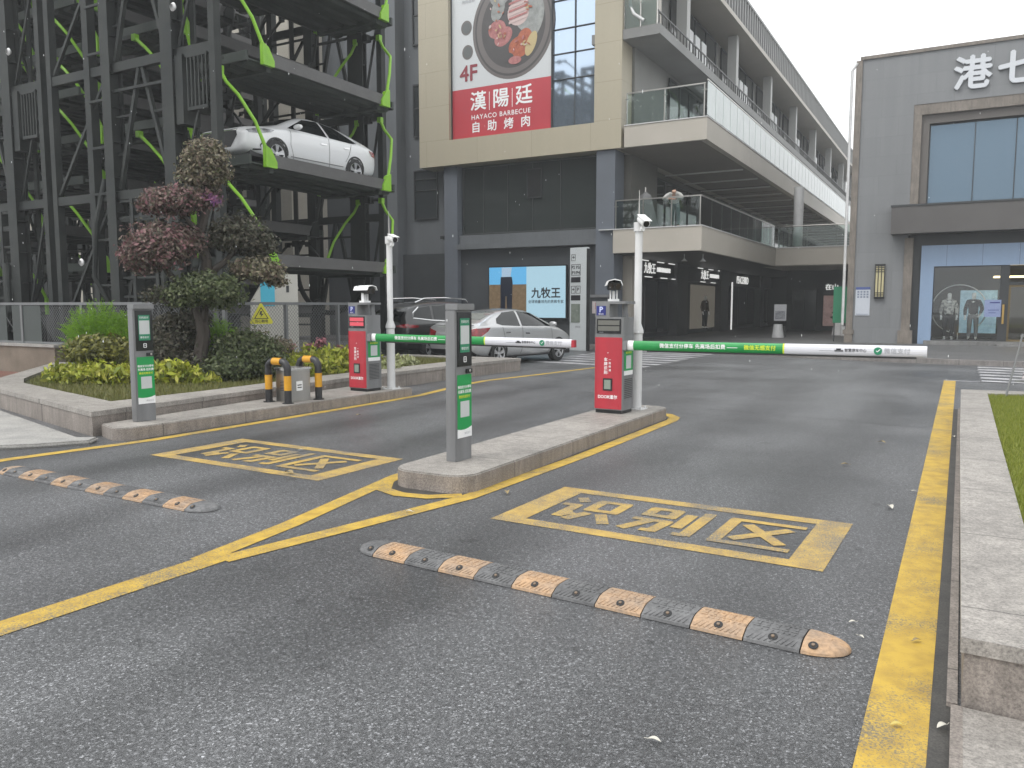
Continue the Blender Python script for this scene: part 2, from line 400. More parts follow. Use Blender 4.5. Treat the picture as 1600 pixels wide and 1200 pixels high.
_dg = None
def text(body, size, m, parent=None, loc=(0, 0, 0), rot=(90, 0, 0), ext=0.0, bold=0.0, align='CENTER', sx=1.0, name='lettering', spacing=1.0, line=1.0, bottom=False):
    cu = bpy.data.curves.new('t', 'FONT'); cu.body = body; cu.size = size; cu.extrude = ext
    cu.align_x = align; cu.align_y = 'BOTTOM' if bottom else 'CENTER'; cu.space_character = spacing; cu.space_line = line; cu.resolution_u = 3
    ob = bpy.data.objects.new('t', cu); COL.objects.link(ob)
    dg = bpy.context.evaluated_depsgraph_get()
    me = bpy.data.meshes.new_from_object(ob.evaluated_get(dg))
    bpy.data.objects.remove(ob); bpy.data.curves.remove(cu)
    me.materials.clear(); me.materials.append(m); me.name = name
    if bold > 0:      # heavier strokes: the glyphs repeated a stroke's breadth aside
        bm = bmesh.new(); bm.from_mesh(me); src = bm.faces[:]; 
        for i, (dx, dy) in enumerate(((bold, 0), (-bold, 0), (0, bold), (0, -bold))):
            r_ = bmesh.ops.duplicate(bm, geom=src); bmesh.ops.translate(bm, verts=[v for v in r_['geom'] if isinstance(v, bmesh.types.BMVert)], vec=(dx, dy, 0.00012 * (i + 1) * max(1, size * 2)))
        bm.to_mesh(me); bm.free()
    o = bpy.data.objects.new(name, me); COL.objects.link(o)
    o.location = loc; o.rotation_euler = tuple(R(a) for a in rot); o.scale = (sx, 1, 1)
    if parent: o.parent = parent
    return o

def strip(pts, w, z):
    """road line: polyline to a flat ribbon of width w"""
    pts = [Vector((p[0], p[1])) for p in pts]; L = []; Rr = []
    for i, p in enumerate(pts):
        d = (pts[min(i + 1, len(pts) - 1)] - pts[max(i - 1, 0)]).normalized(); nrm = Vector((-d.y, d.x)) * w / 2
        L.append((p.x + nrm.x, p.y + nrm.y, z)); Rr.append((p.x - nrm.x, p.y - nrm.y, z))
    n = len(pts); mb = MB()
    mb.add(L + Rr, [(i, n + i, n + i + 1, i + 1) for i in range(n - 1)])
    return mb

def foliage(name, blobs, n, size, m, parent=None, shell=0.55, flat=0.0, rs=None, aspect=2.0, up=0.0):
    """many small leaves spread through ellipsoids: blobs = (x, y, z, rx, ry, rz); one mesh"""
    rs = rs or np.random.RandomState(len(blobs) * 17 + n)
    wts = np.array([b[3] * b[4] + b[3] * b[5] + b[4] * b[5] for b in blobs]); wts = wts / wts.sum()
    idx = rs.choice(len(blobs), n, p=wts); B = np.array(blobs)[idx]
    d = rs.normal(size=(n, 3)); d /= np.linalg.norm(d, axis=1)[:, None]
    rad = shell + (1 - shell) * rs.rand(n); rad *= 1 + 0.17 * rs.normal(size=n)
    # clumpy: keep leaves nearer to random clump directions
    c = B[:, :3] + d * rad[:, None] * B[:, 3:6]
    jit = np.sin(c * 23.0) * size * 0.8; c = c + jit[:, [1, 2, 0]]
    nrm = d * 0.8 + rs.normal(size=(n, 3)) * 0.7; nrm[:, 2] += 0.35 + flat; nrm /= np.linalg.norm(nrm, axis=1)[:, None]
    t = np.cross(nrm, rs.normal(size=(n, 3))); t[:, 2] += up; t /= np.linalg.norm(t, axis=1)[:, None]
    b = np.cross(nrm, t); s = size * (0.6 + 0.8 * rs.rand(n))[:, None]
    vs = np.empty((n, 4, 3)); vs[:, 0] = c - t * s * aspect / 2; vs[:, 1] = c + b * s / 2 + nrm * s * 0.12; vs[:, 2] = c + t * s * aspect / 2; vs[:, 3] = c - b * s / 2 + nrm * s * 0.12
    return rawmesh(name, vs.reshape(-1, 3), 4, m, parent)
def rawmesh(name, v, k, m, parent=None):
    n = len(v) // k; me = bpy.data.meshes.new(name)
    me.vertices.add(len(v)); me.vertices.foreach_set('co', np.asarray(v, dtype=np.float32).ravel())
    me.loops.add(len(v)); me.loops.foreach_set('vertex_index', np.arange(len(v), dtype=np.int32))
    me.polygons.add(n); me.polygons.foreach_set('loop_start', np.arange(n, dtype=np.int32) * k)
    me.materials.append(m); me.update(calc_edges=True); me.validate()
    o = bpy.data.objects.new(name, me); COL.objects.link(o)
    if parent: o.parent = parent
    return o
def blades(name, pts, z, h, w, m, lean=0.4, seed=1):
    """grass: thin bent triangles"""
    rs = np.random.RandomState(seed); n = len(pts); a = rs.rand(n) * 6.283
    c = np.c_[pts, np.full(n, z)] if np.isscalar(z) else np.c_[pts, z]
    hh = h * (0.5 + 0.8 * rs.rand(n)); t = np.c_[np.cos(a), np.sin(a), np.zeros(n)] * (w / 2)
    ln = np.c_[np.cos(a + 1.57 + rs.normal(size=n) * .6), np.sin(a + 1.57 + rs.normal(size=n) * .6), np.zeros(n)] * (hh * lean * rs.rand(n))[:, None]
    vs = np.empty((n, 3, 3)); vs[:, 0] = c - t; vs[:, 1] = c + t; vs[:, 2] = c + ln + np.c_[np.zeros(n), np.zeros(n), hh]
    return rawmesh(name, vs.reshape(-1, 3), 3, m)
def inpoly(p, poly):
    x, y = p[:, 0], p[:, 1]; r = np.zeros(len(p), bool); n = len(poly)
    for i in range(n):
        x1, y1 = poly[i]; x2, y2 = poly[(i + 1) % n]
        cnd = ((y1 > y) != (y2 > y)); r ^= cnd & (x < (x2 - x1) * (y - y1) / ((y2 - y1) if y2 != y1 else 1e-9) + x1)
    return r
def scatter(poly, n, seed=0):
    rs = np.random.RandomState(seed); P = np.array(poly); lo, hi = P.min(0), P.max(0)
    q = lo + rs.rand(int(n * 3), 2) * (hi - lo); q = q[inpoly(q, poly)]; return q[:n]
# ================================================================ materials used by many things
M_asph = asphalt()
M_yel = paint('yellow_road_paint', (0.5, 0.33, 0.045), (0.12, 0.115, 0.1), 0.5)
M_yel_old = paint('worn_yellow_road_paint', (0.46, 0.31, 0.075), (0.13, 0.125, 0.115), 0.7)
M_wht = paint('white_road_paint', (0.5, 0.5, 0.49), (0.12, 0.12, 0.12), 0.7)
M_gran = granite('granite', (0.30, 0.28, 0.255), 1.25, ax=1)
M_gran_end = granite('granite_across', (0.30, 0.28, 0.255), 1.1, ax=0)
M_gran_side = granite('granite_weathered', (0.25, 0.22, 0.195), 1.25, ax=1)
M_conc = mat('concrete', (0.33, 0.32, 0.30), 0.85, c2=(0.24, 0.235, 0.225), scale=2.2, detail=9, fine=0.25, fscale=70, bump=0.3)
M_steel = mat('dark_painted_steel', (0.017, 0.02, 0.02), 0.55, c2=(0.03, 0.033, 0.031), scale=1.6, spec=0.22)
M_steel2 = mat('grey_green_deck_steel', (0.042, 0.05, 0.045), 0.55, c2=(0.06, 0.07, 0.063), scale=1.5, spec=0.25)
M_lime = mat('lime_green_paint', (0.22, 0.47, 0.02), 0.42, c2=(0.16, 0.36, 0.02), scale=3, thr=(0.5, 0.8))
M_beige = tiles('beige_panels', (0.39, 0.35, 0.262), 2.6, 1.45, 0.008, var=0.03, rough=0.5, mc=(0.27, 0.235, 0.17), mott=.25, st=.25)
M_beam = mat('warm_grey_panel', (0.43, 0.395, 0.345), 0.5, c2=(0.395, 0.365, 0.315), scale=0.6, detail=3)
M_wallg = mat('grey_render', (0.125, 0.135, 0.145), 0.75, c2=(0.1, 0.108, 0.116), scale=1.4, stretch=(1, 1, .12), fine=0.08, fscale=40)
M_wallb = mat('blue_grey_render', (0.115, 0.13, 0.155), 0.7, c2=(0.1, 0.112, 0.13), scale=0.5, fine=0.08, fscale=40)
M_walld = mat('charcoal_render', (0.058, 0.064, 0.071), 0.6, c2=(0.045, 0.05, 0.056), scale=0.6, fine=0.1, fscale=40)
M_dkglass = mat('dark_green_glass', (0.032, 0.038, 0.037), 0.06, spec=0.35)
M_winglass = mat('grey_window_glass', (0.03, 0.035, 0.038), 0.08, spec=0.5)
M_blueglass = mat('blue_curtain_glass', (0.42, 0.51, 0.62), 0.05, metal=0.8, spec=0.5)
M_frame = mat('dark_window_frame', (0.03, 0.033, 0.036), 0.5)
M_black = mat('black_plastic', (0.012, 0.012, 0.013), 0.4)
M_rubber = mat('black_rubber', (0.018, 0.018, 0.018), 0.75)
M_white = mat('white_paint', (0.6, 0.6, 0.6), 0.45, c2=(0.5, 0.5, 0.49), scale=3, thr=(0.5, 0.8))
M_white2 = mat('white_plastic', (0.78, 0.78, 0.78), 0.35)
M_silver = mat('silver_powder_coat', (0.21, 0.213, 0.218), 0.42, metal=0.15, c2=(0.16, 0.162, 0.165), scale=5, stretch=(1, 1, .15))
M_stain = mat('stainless_steel', (0.5, 0.48, 0.45), 0.28, metal=0.9, c2=(0.4, 0.39, 0.37), scale=2, stretch=(1, 1, 0.15))
M_red = mat('red_enamel', (0.43, 0.026, 0.042), 0.38, c2=(0.36, 0.026, 0.04), scale=5, stretch=(1, 1, .2))
M_green = mat('green_sticker', (0.006, 0.27, 0.065), 0.4)
M_green2 = mat('teal_green_print', (0.012, 0.2, 0.1), 0.4)
M_txt = mat('white_print', (0.82, 0.82, 0.82), 0.5)
M_txty = mat('yellow_print', (0.6, 0.72, 0.04), 0.5)
M_txtk = mat('black_print', (0.02, 0.02, 0.025), 0.5)
M_txtg = mat('grey_print', (0.33, 0.34, 0.36), 0.5)
M_blue = mat('deep_blue_sign', (0.012, 0.018, 0.16), 0.35)
M_clear = glassmat('clear_balustrade_glass', (0.8, 0.87, 0.85), 0.98, refl=0.55)
M_shopglass = glassmat('shop_front_glass', (0.93, 0.95, 0.95), 1.0)
M_frost = mat('frosted_white_glass', (0.44, 0.49, 0.48), 0.14, c2=(0.38, 0.43, 0.42), scale=1.0, spec=0.6)
M_litsign = mat('lit_white_letters', (0.7, 0.7, 0.7), 0.5, emit=(1, 1, 0.97), estr=0.5)
M_soil = mat('planter_soil', (0.045, 0.04, 0.022), 0.95, c2=(0.06, 0.075, 0.02), scale=5, bump=0.5)

# ================================================================ ground
def plane(name, poly, z, m, kind='structure'):
    mb = MB(); mb.add([(x, y, z) for x, y in poly], [tuple(range(len(poly)))])
    return tag(mb.build(name, m), kind=kind)
plane('ground', [(-150, -60), (120, -60), (120, 200), (-150, 200)], 0.0, M_asph)
M_paveR = tiles('grey_pavement_slabs', (0.115, 0.113, 0.112), 0.6, 0.3, 0.006, axes=(0, 1), rough=0.55)
M_kerbR = granite('kerb_granite', (0.22, 0.205, 0.195), 1.0)
# raised pavement along the shops (kerb step facing the crossing road)
mb = MB(); mb.prism([(-60, 29.1), (-12.6, 27.0), (-6.32, 26.0), (-1.5, 24.6), (1.2, 24.25), (30, 23.2), (30, 120), (-60, 120)], -0.02, 0.12)
tag(mb.build('pavement', M_paveR), kind='structure')
mb = strip([(-60, 28.92), (-12.6, 26.88), (-6.32, 25.88), (-1.5, 24.48), (1.2, 24.13), (30, 23.08)], 0.26, 0.135)
k = tag(mb.build('kerb', M_kerbR), kind='structure')
bm = bmesh.new(); bm.from_mesh(k.data); r_ = bmesh.ops.extrude_face_region(bm, geom=bm.faces[:]); bmesh.ops.translate(bm, verts=[v for v in r_['geom'] if isinstance(v, bmesh.types.BMVert)], vec=(0, 0, -0.16)); bmesh.ops.recalc_face_normals(bm, faces=bm.faces); bm.to_mesh(k.data); bm.free()
# red brick paving and concrete apron at the left
M_brick = tiles('red_brick_paving', (0.19, 0.085, 0.06), 0.22, 0.11, 0.006, axes=(0, 1), rough=0.7, var=0.25)
plane('brick_paving', [(-14.4, 7.7), (-17.6, 10.64), (-60, 10.64), (-60, 7.0), (-16.0, 7.2)], 0.012, M_brick)
plane('concrete_apron', [(-8.72, 5.72), (-9.0, 5.62), (-13.6, 6.9), (-16.0, 7.2), (-60, 7.0), (-60, 3.5), (-14, 3.9), (-9.7, 4.55)], 0.010, M_conc)
mb = MB(); mb.prism([(-8.6, 5.62), (-9.7, 4.7), (-9.9, 4.35), (-9.2, 4.55), (-8.75, 4.95), (-8.45, 5.42)], 0.0, 0.055)
tag(mb.build('concrete_ramp', M_conc, bevel=0.02), kind='structure')

# ---------------------------------------------------------------- painted road lines
def line(pts, w, m, z=0.004): return tag(strip(pts, w, z).build('road_line', m), kind='structure')
line([(-0.14, -4), (-0.14, 2.8), (-0.14, 6.1), (-0.145, 12), (-0.145, 18.9)], 0.215, M_yel)
line([(-0.26, 18.95), (30, 18.2)], 0.1, M_wht)
line([(-8.2, -2), (-8.28, 2), (-8.36, 4.47), (-8.12, 6.0), (-8.1, 8), (-8.12, 10.4), (-8.15, 11.3), (-8.34, 12.3), (-8.5, 13.2), (-8.57, 14.2), (-8.3, 16), (-8.0, 18.5), (-7.7, 21)], 0.15, M_yel)
line([(-4.02, -3), (-3.99, 0.5), (-3.97, 2.05), (-3.94, 3.35)], 0.19, M_yel)
line([(-3.99, 3.22), (-4.1, 4.1), (-4.42, 5.75), (-4.44, 7.5), (-4.42, 11.0)], 0.15, M_yel, 0.0045)
line([(-3.88, 3.3), (-3.68, 4.2), (-3.43, 5.4), (-3.36, 7.5), (-3.36, 10.45), (-3.42, 10.75), (-3.6, 11.0), (-3.95, 11.08), (-4.35, 11.02)], 0.15, M_yel, 0.005)
line([(-4.38, 5.55), (-4.2, 5.28), (-3.98, 5.2), (-3.72, 5.24), (-3.5, 5.42)], 0.13, M_yel, 0.0055)
# the two marked boxes with the words on the road
def road_box(c, w, d, rz, worn):
    cx, cy = c; t = 0.17; fr = MB()
    def P(x, y): return (cx + x * math.cos(rz) - y * math.sin(rz), cy + x * math.sin(rz) + y * math.cos(rz), 0.003)
    a, b = w / 2, d / 2
    o = [(-a, -b), (a, -b), (a, b), (-a, b)]; i = [(-a + t * 1.3, -b + t * .8), (a - t * 1.3, -b + t * .8), (a - t * 1.3, b - t * .8), (-a + t * 1.3, b - t * .8)]
    fr.add([P(*p) for p in o] + [P(*p) for p in i], [(k, (k + 1) % 4, 4 + (k + 1) % 4, 4 + k) for k in range(4)])
    tag(fr.build('road_marking_box', worn), kind='structure')
    # the three stencilled characters, stroke by stroke in unit cells
    T = .1
    ST = [[(.1, .95, .24, .8), (.0, .62, .27, .62), (.22, .62, .22, .12), (.2, .16, .36, .3), (.46, .9, .94, .9), (.5, .9, .5, .48), (.9, .9, .9, .48), (.46, .5, .94, .5), (.56, .36, .4, .06), (.78, .36, 1.0, .06)],
          [(.06, .92, .5, .92), (.1, .92, .1, .62), (.46, .92, .46, .62), (.06, .64, .5, .64), (.0, .45, .54, .45), (.26, .45, .02, .04), (.5, .45, .44, .06), (.44, .08, .3, .08), (.7, .82, .7, .3), (.92, .97, .92, .07), (.92, .08, .76, .08)],
          [(.0, .92, 1.0, .92), (.05, .92, .05, .06), (.0, .07, 1.0, .07), (.28, .76, .86, .22), (.84, .76, .24, .22)]]
    wd = MB(); cw, chh = .5, .7; zz = .0034
    for i, strokes in enumerate(ST):
        ox_ = (i - 1.5) * .635 + .065; oy_ = -chh / 2
        for x0, y0, x1, y1 in strokes:
            a_ = Vector((ox_ + x0 * cw, oy_ + y0 * chh)); b_ = Vector((ox_ + x1 * cw, oy_ + y1 * chh)); dd = (b_ - a_).normalized(); nn = Vector((-dd.y, dd.x)) * T * (.36 if abs(dd.x) > abs(dd.y) else .44); a_ = a_ - dd * .012; b_ = b_ + dd * .012
            q = [a_ + nn, b_ + nn, b_ - nn, a_ - nn]; wd.add([(*P(v.x, v.y)[:2], zz) for v in q], [(0, 1, 2, 3)]); zz += .00004
    tag(wd.build('road_marking_words', worn), kind='structure')
road_box((-1.77, 5.49), 2.3, 1.2, R(-1.5), M_yel_old)
road_box((-6.1, 5.9), 2.4, 1.2, R(-2), M_yel_old)
# zebra crossings over the crossing road
for k in range(9):
    y = 19.4 + k * 0.86
    line([(-10.6, y + 0.5), (-6.9, y)], 0.4, M_wht, 0.004)
    line([(0.42, y - 0.3), (4.5, y - 0.75)], 0.4, M_wht, 0.004)
mb = strip([(-3.3, 11.9), (-0.3, 11.4)], 0.012, 0.003); tag(mb.build('asphalt_joint', mat('joint_tar', (0.02, 0.02, 0.02), 0.4)), kind='structure')

# ---------------------------------------------------------------- raised island between the lanes, step at the left, planters
def rounded(x0, x1, y0, y1, rr, n=8, which=(1, 1, 1, 1)):
    P = []
    for (cx, cy, a0), on in zip(((x0 + rr, y0 + rr, 180), (x1 - rr, y0 + rr, 270), (x1 - rr, y1 - rr, 0), (x0 + rr, y1 - rr, 90)), which):
        if on:
            for i in range(n + 1):
                a = R(a0 + 90 * i / n); P.append((cx + rr * math.cos(a), cy + rr * math.sin(a)))
        else:
            P.append((x0 if a0 in (180, 90) else x1, y0 if a0 in (180, 270) else y1))
    return P
def block(name, poly, z1, label, cat, z0=-0.05, mt=None, ms=None):
    mb = MB(); n = len(poly)
    mb.add([(x, y, z0) for x, y in poly] + [(x, y, z1) for x, y in poly], [(i, (i + 1) % n, n + (i + 1) % n, n + i) for i in range(n)], 1)
    mb.add([(x, y, z1) for x, y in poly], [tuple(range(n))], 0)
    o = mb.build(name, [mt or M_gran, ms or M_gran_side], fix=False)
    bm = bmesh.new(); bm.from_mesh(o.data); bmesh.ops.remove_doubles(bm, verts=bm.verts, dist=1e-4); bmesh.ops.recalc_face_normals(bm, faces=bm.faces)
    es = [e for e in bm.edges if len(e.link_faces) == 2 and e.calc_face_angle(0) > 1.2 and all(abs(v.co.z - z1) < 1e-4 for v in e.verts)]
    bmesh.ops.bevel(bm, geom=es, offset=0.012, segments=2, affect='EDGES'); bm.to_mesh(o.data); bm.free()
    return tag(o, label, cat)
block('traffic_island', rounded(-4.27, -3.47, 5.42, 10.72, 0.22), 0.155, 'long low granite traffic island with rounded near end between the two lanes', 'traffic island')
block('granite_step', [(-8.9, 5.86)] + rounded(-8.9, -8.3, 5.72, 11.1, 0.2, which=(0, 1, 0, 0))[1:10] + [(-8.2, 11.12), (-9.3, 11.12), (-9.2, 9.0)], 0.15, 'low granite step along the planter carrying the left barrier machine', 'step')

def planter(name, outer, w_fn, z, soil_z, label, inner):
    n = len(outer); mb = MB()
    mb.add([(x, y, -0.05) for x, y in outer] + [(x, y, z - 0.06) for x, y in outer], [(i, (i + 1) % n, n + (i + 1) % n, n + i) for i in range(n)], 1)
    # coping stone, its lip 15 mm proud
    c = Vector((sum(p[0] for p in outer) / n, sum(p[1] for p in outer) / n))
    lip = []
    for i, p in enumerate(outer):
        a = Vector(outer[i - 1]); q = Vector(p); b = Vector(outer[(i + 1) % n]); d = ((q - a).normalized() + (b - q).normalized()).normalized()
        nn = Vector((d.y, -d.x)); nn = nn if (q - c).dot(nn) > 0 else -nn
        lip.append(q + nn * 0.018)
    A = [(p.x, p.y, z - 0.06) for p in lip] + [(p.x, p.y, z) for p in lip] + [(x, y, z) for x, y in inner] + [(x, y, soil_z - 0.05) for x, y in inner]
    f = []
    for i in range(n):
        j = (i + 1) % n
        f += [(i, j, n + j, n + i), (n + i, n + j, 2 * n + j, 2 * n + i), (2 * n + i, 2 * n + j, 3 * n + j, 3 * n + i)]
    mb.add(A, f, 0); mb.add([(p.x, p.y, z - 0.06) for p in lip] + [(x, y, z - 0.06) for x, y in outer], [(i, (i + 1) % n, n + (i + 1) % n, n + i) for i in range(n)], 0)
    o = mb.build(name, [M_gran, M_gran_side]); tag(o, label, 'planter')
    s = MB(); s.add([(x, y, soil_z) for x, y in inner], [tuple(range(n))]); s.build('soil', M_soil, o)
    return o
PL_OUT = [(-8.95, 5.78), (-9.15, 8.0), (-9.34, 11.12), (-9.36, 14.2), (-9.2, 16.85), (-12.6, 16.8), (-12.6, 10.66), (-17.7, 10.66), (-14.3, 7.5), (-13.6, 6.98)]
PL_IN = [(-9.72, 6.55), (-9.75, 8.2), (-10.0, 11.0), (-10.05, 14.0), (-10.1, 16.3), (-12.4, 16.3), (-12.4, 10.5), (-17.2, 10.5), (-14.1, 7.9), (-13.3, 7.45)]
planter('planter_wall', PL_OUT, None, 0.30, 0.25, 'raised granite planter with wide coping around the pruned tree', PL_IN)
RP_OUT = [(0.07, 3.4), (0.06, 9), (0.06, 13.75), (6, 14.6), (6, 3.1)]
RP_IN = [(0.37, 3.75), (0.37, 9), (0.38, 13.3), (5.7, 14.1), (5.7, 3.45)]
planter('lawn_border', RP_OUT, None, 0.30, 0.26, 'pale granite wall with wide coping edging the lawn beside the right lane', RP_IN)
plane('granite_paving', [(0.075, -6), (0.075, 3.38), (6, 3.08), (6, -6)], 0.03, M_gran_end)
mb = MB(); mb.box(0.035, 0.075, -6, 3.38, -0.02, 0.032); mb.box(0.02, 0.058, 3.42, 13.7, -0.02, 0.02); tag(mb.build('kerb_edge', M_gran_side), kind='structure')

# ================================================================ main building
MBX = thing('shopping_building', 'large beige and grey shopping centre with billboard and stacked open galleries', 'building', (-14, 29.5, 0))
def part(mb, name, m, parent=MBX, **kw):
    o = mb.build(name, m, None, **kw); o.parent = parent
    par = Vector(parent.location)
    if parent.parent: par += Vector(parent.parent.location)
    o.location = -par
    return o
YF = 29.5
# grey mass behind everything
mb = MB()
mb.box(-40, -12.6, 30.6, 97, -0.05, 15.05); mb.box(-40, -13.05, 30.6, 60, 15.05, 17.5); part(mb, 'wall', M_wallg)
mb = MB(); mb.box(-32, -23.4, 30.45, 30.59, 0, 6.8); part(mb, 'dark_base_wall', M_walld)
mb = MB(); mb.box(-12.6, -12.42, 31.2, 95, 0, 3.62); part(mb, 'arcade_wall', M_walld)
# front bay of the beige frame: ring panels with depth
mb = MB()
X0, X1, Z0, Z1 = -21.18, -11.72, 7.6, 17.4
for a, b, c, d in ((X0, -19.62, Z0, Z1), (-12.85, X1, Z0, Z1), (-19.62, -12.85, Z0, 8.66)):
    mb.box(a, b, YF, 30.58, c, d)
part(mb, 'beige_frame', M_beige)
# grey lower wall: piers, cornices, sill bands
mb = MB()
mb.box(-20.1, -19.42, 29.8, 30.58, 0, 7.59); part(mb, 'pier', M_wallb)
mb = MB(); mb.box(-12.78, -12.0, 29.62, 30.58, 0, 7.59); part(mb, 'pier', M_wallb)
mb = MB(); mb.box(-12.3, -11.75, 31.0, 31.6, 0.1, 3.58); part(mb, 'beige_pillar', M_beam)
mb = MB()
mb.box(-19.42, -12.78, 29.75, 30.5, 4.0, 4.22); mb.box(-19.42, -12.78, 29.95, 30.5, 4.22, 4.62)
part(mb, 'cornice', M_wallg)
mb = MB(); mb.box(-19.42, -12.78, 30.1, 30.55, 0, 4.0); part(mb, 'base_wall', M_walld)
mb = MB(); mb.box(-23.05, -20.1, 30.3, 30.59, 0, 3.9); part(mb, 'roller_shutter', mat('dark_shutter', (0.035, 0.039, 0.042), 0.5, c2=(0.042, 0.046, 0.05), scale=1.5))
# dark window band under the frame
f = thing('window', None, None); f.parent = MBX; f.location = (0, 0, 0)
del_ = None
def window(parent, x0, x1, z0, z1, y, cols, rows, glass, fr=0.05, depth=0.1, fm=M_frame, name='window', mull=None):
    """frame mesh with its panes as a sub-part; faces -Y at y"""
    mb = MB()
    mb.box(x0, x1, y, y + depth, z0, z0 + fr); mb.box(x0, x1, y, y + depth, z1 - fr, z1)
    mb.box(x0, x0 + fr, y, y + depth, z0 + fr, z1 - fr); mb.box(x1 - fr, x1, y, y + depth, z0 + fr, z1 - fr)
    mw = mull or fr * 0.8
    for c in (cols if isinstance(cols, (list, tuple)) else [x0 + (x1 - x0) * i / cols for i in range(1, cols)]):
        mb.box(c - mw / 2, c + mw / 2, y + 0.003, y + depth, z0 + fr, z1 - fr)
    for r_ in (rows if isinstance(rows, (list, tuple)) else [z0 + (z1 - z0) * i / rows for i in range(1, rows)]):
        mb.box(x0 + fr, x1 - fr, y + 0.006, y + depth - 0.01, r_ - mw / 2, r_ + mw / 2)
    w = part(mb, name, fm, parent)
    g = MB(); g.box(x0 + fr * .5, x1 - fr * .5, y + depth * .6, y + depth * .75, z0 + fr * .5, z1 - fr * .5)
    go = g.build('pane', glass); go.parent = w
    return w
bpy.data.objects.remove(f)
window(MBX, -19.36, -12.82, 4.66, 7.55, 30.15, [-18.3, -17.1, -15.9, -14.6], [], M_dkglass, 0.05, 0.1, mat('dark_mullion', (0.05, 0.056, 0.056), 0.5), mull=0.03)
mb = MB(); mb.box(-19.42, -12.78, 30.35, 30.5, 4.6, 7.6); part(mb, 'room_backing', M_walld)
window(MBX, -16.15, -15.45, 6.05, 7.25, 30.1, 1, 1, M_black, 0.04, 0.08)
# curtain wall right of the billboard
window(MBX, -14.78, -12.86, 8.68, 17.3, 29.72, [-13.8], [10.55, 11.55, 12.5, 13.6, 14.7], M_blueglass, 0.03, 0.12, M_frame, mull=0.025)
# small windows in the grey wall at left
for z0, z1 in ((13.25, 15.6), (9.2, 11.55), (5.5, 7.72)):
    window(MBX, -22.25, -20.95, z0, z1, 30.5, [], [z0 + (z1 - z0) * 0.55] if z0 > 6 else [z0 + 1.3, z0 + 1.8], M_winglass, 0.05, 0.12)
mb = MB(); mb.box(-23.35, -22.75, 29.9, 30.58, -0.05, 17.5); part(mb, 'corner_pier', M_wallg)
mb = MB(); mb.tube([(-20.4, 30.5, 4.62), (-20.4, 30.25, 4.6)], 0.05); mb.box(-20.5, -20.3, 30.05, 30.35, 4.52, 4.66); part(mb, 'wall_spotlight', M_black)

# ---- billboard (flat picture in a shallow tray)
BB = thing('billboard', 'tall red and white barbecue restaurant billboard with a food plate, set in the beige frame', 'billboard', (-17.2, 29.6, 8.66))
def bpart(mb, name, m, **kw): return part(mb, name, m, BB, **kw)
YB = 29.74
mb = MB(); mb.box(-19.6, -14.8, YB, YB + 0.2, 10.75, 16.8); bpart(mb, 'white_panel', mat('billboard_white', (0.55, 0.57, 0.58), 0.4))
mb = MB(); mb.box(-19.6, -14.8, YB - 0.004, YB + 0.19, 8.67, 10.748); bpart(mb, 'red_panel', mat('billboard_red', (0.46, 0.045, 0.06), 0.4, c2=(0.42, 0.04, 0.055), scale=0.7))
def bt(s, size, m, x, z, **kw):
    o = text(s, size, m, None, (0, 0, 0), (90, 0, 0), **kw); o.parent = BB
    o.location = Vector((x, YB - 0.012, z)) - Vector(BB.location); return o
bt('漢', 0.82, M_txt, -18.28, 10.13, bold=0.014); bt('陽', 0.82, M_txt, -17.18, 10.13, bold=0.014); bt('廷', 0.82, M_txt, -16.08, 10.13, bold=0.014)
bt('HAYACO BARBECUE', 0.275, M_txt, -17.2, 9.52, bold=0.004, spacing=1.16)
for i, ch in enumerate('自助烤肉'): bt(ch, 0.48, M_txt, -18.4 + i * 0.8, 9.08, bold=0.008)
mb = MB()
for x in (-17.73, -16.63): mb.box(x - 0.012, x + 0.012, YB - 0.016, YB - 0.008, 9.75, 10.5)
bpart(mb, 'divider_line', M_txt)
M_maroon = mat('maroon_print', (0.24, 0.03, 0.045), 0.5)
bt('4F', 0.92, M_maroon, -18.75, 11.35, bold=0.018)
for i in range(3): bt('烤肉自助', 0.16, M_txtg, -18.75, 14.3 + 0.28 * i, align='CENTER')
# food picture: dark round tray, sauce bowls, pieces of meat and cabbage
def disc(mb, cx, cz, rx, rz, y, mi, n=40, rot=0.0):
    ps = []
    for k in range(n):
        a = 2 * math.pi * k / n; x, z = rx * math.cos(a), rz * math.sin(a)
        ps.append((cx + x * math.cos(rot) - z * math.sin(rot), y, cz + x * math.sin(rot) + z * math.cos(rot)))
    mb.add(ps, [tuple(range(n))], mi)
FM = [mat('tray_rim_print', (0.13, 0.115, 0.11), 0.4), mat('tray_print', (0.055, 0.05, 0.05), 0.4), mat('meat_pink_print', (0.42, 0.17, 0.16), 0.4, c2=(0.3, 0.1, 0.1), scale=9),
      mat('fat_print', (0.52, 0.4, 0.38), 0.4), mat('spiced_meat_print', (0.42, 0.12, 0.05), 0.4, c2=(0.28, 0.06, 0.03), scale=12), mat('cabbage_print', (0.3, 0.31, 0.3), 0.4, c2=(0.2, 0.21, 0.2), scale=4),
      mat('sauce_print', (0.1, 0.11, 0.11), 0.4), mat('leek_print', (0.45, 0.36, 0.18), 0.4)]
mb = MB(); cx, cz = -16.62, 12.98
disc(mb, cx, cz, 1.92, 2.1, YB - 0.004, 0, 56); disc(mb, cx, cz, 1.8, 1.97, YB - 0.007, 1, 56); disc(mb, cx, cz, 1.72, 1.88, YB - 0.0085, 0, 56); disc(mb, cx + .02, cz, 1.5, 1.66, YB - 0.0095, 1, 56)
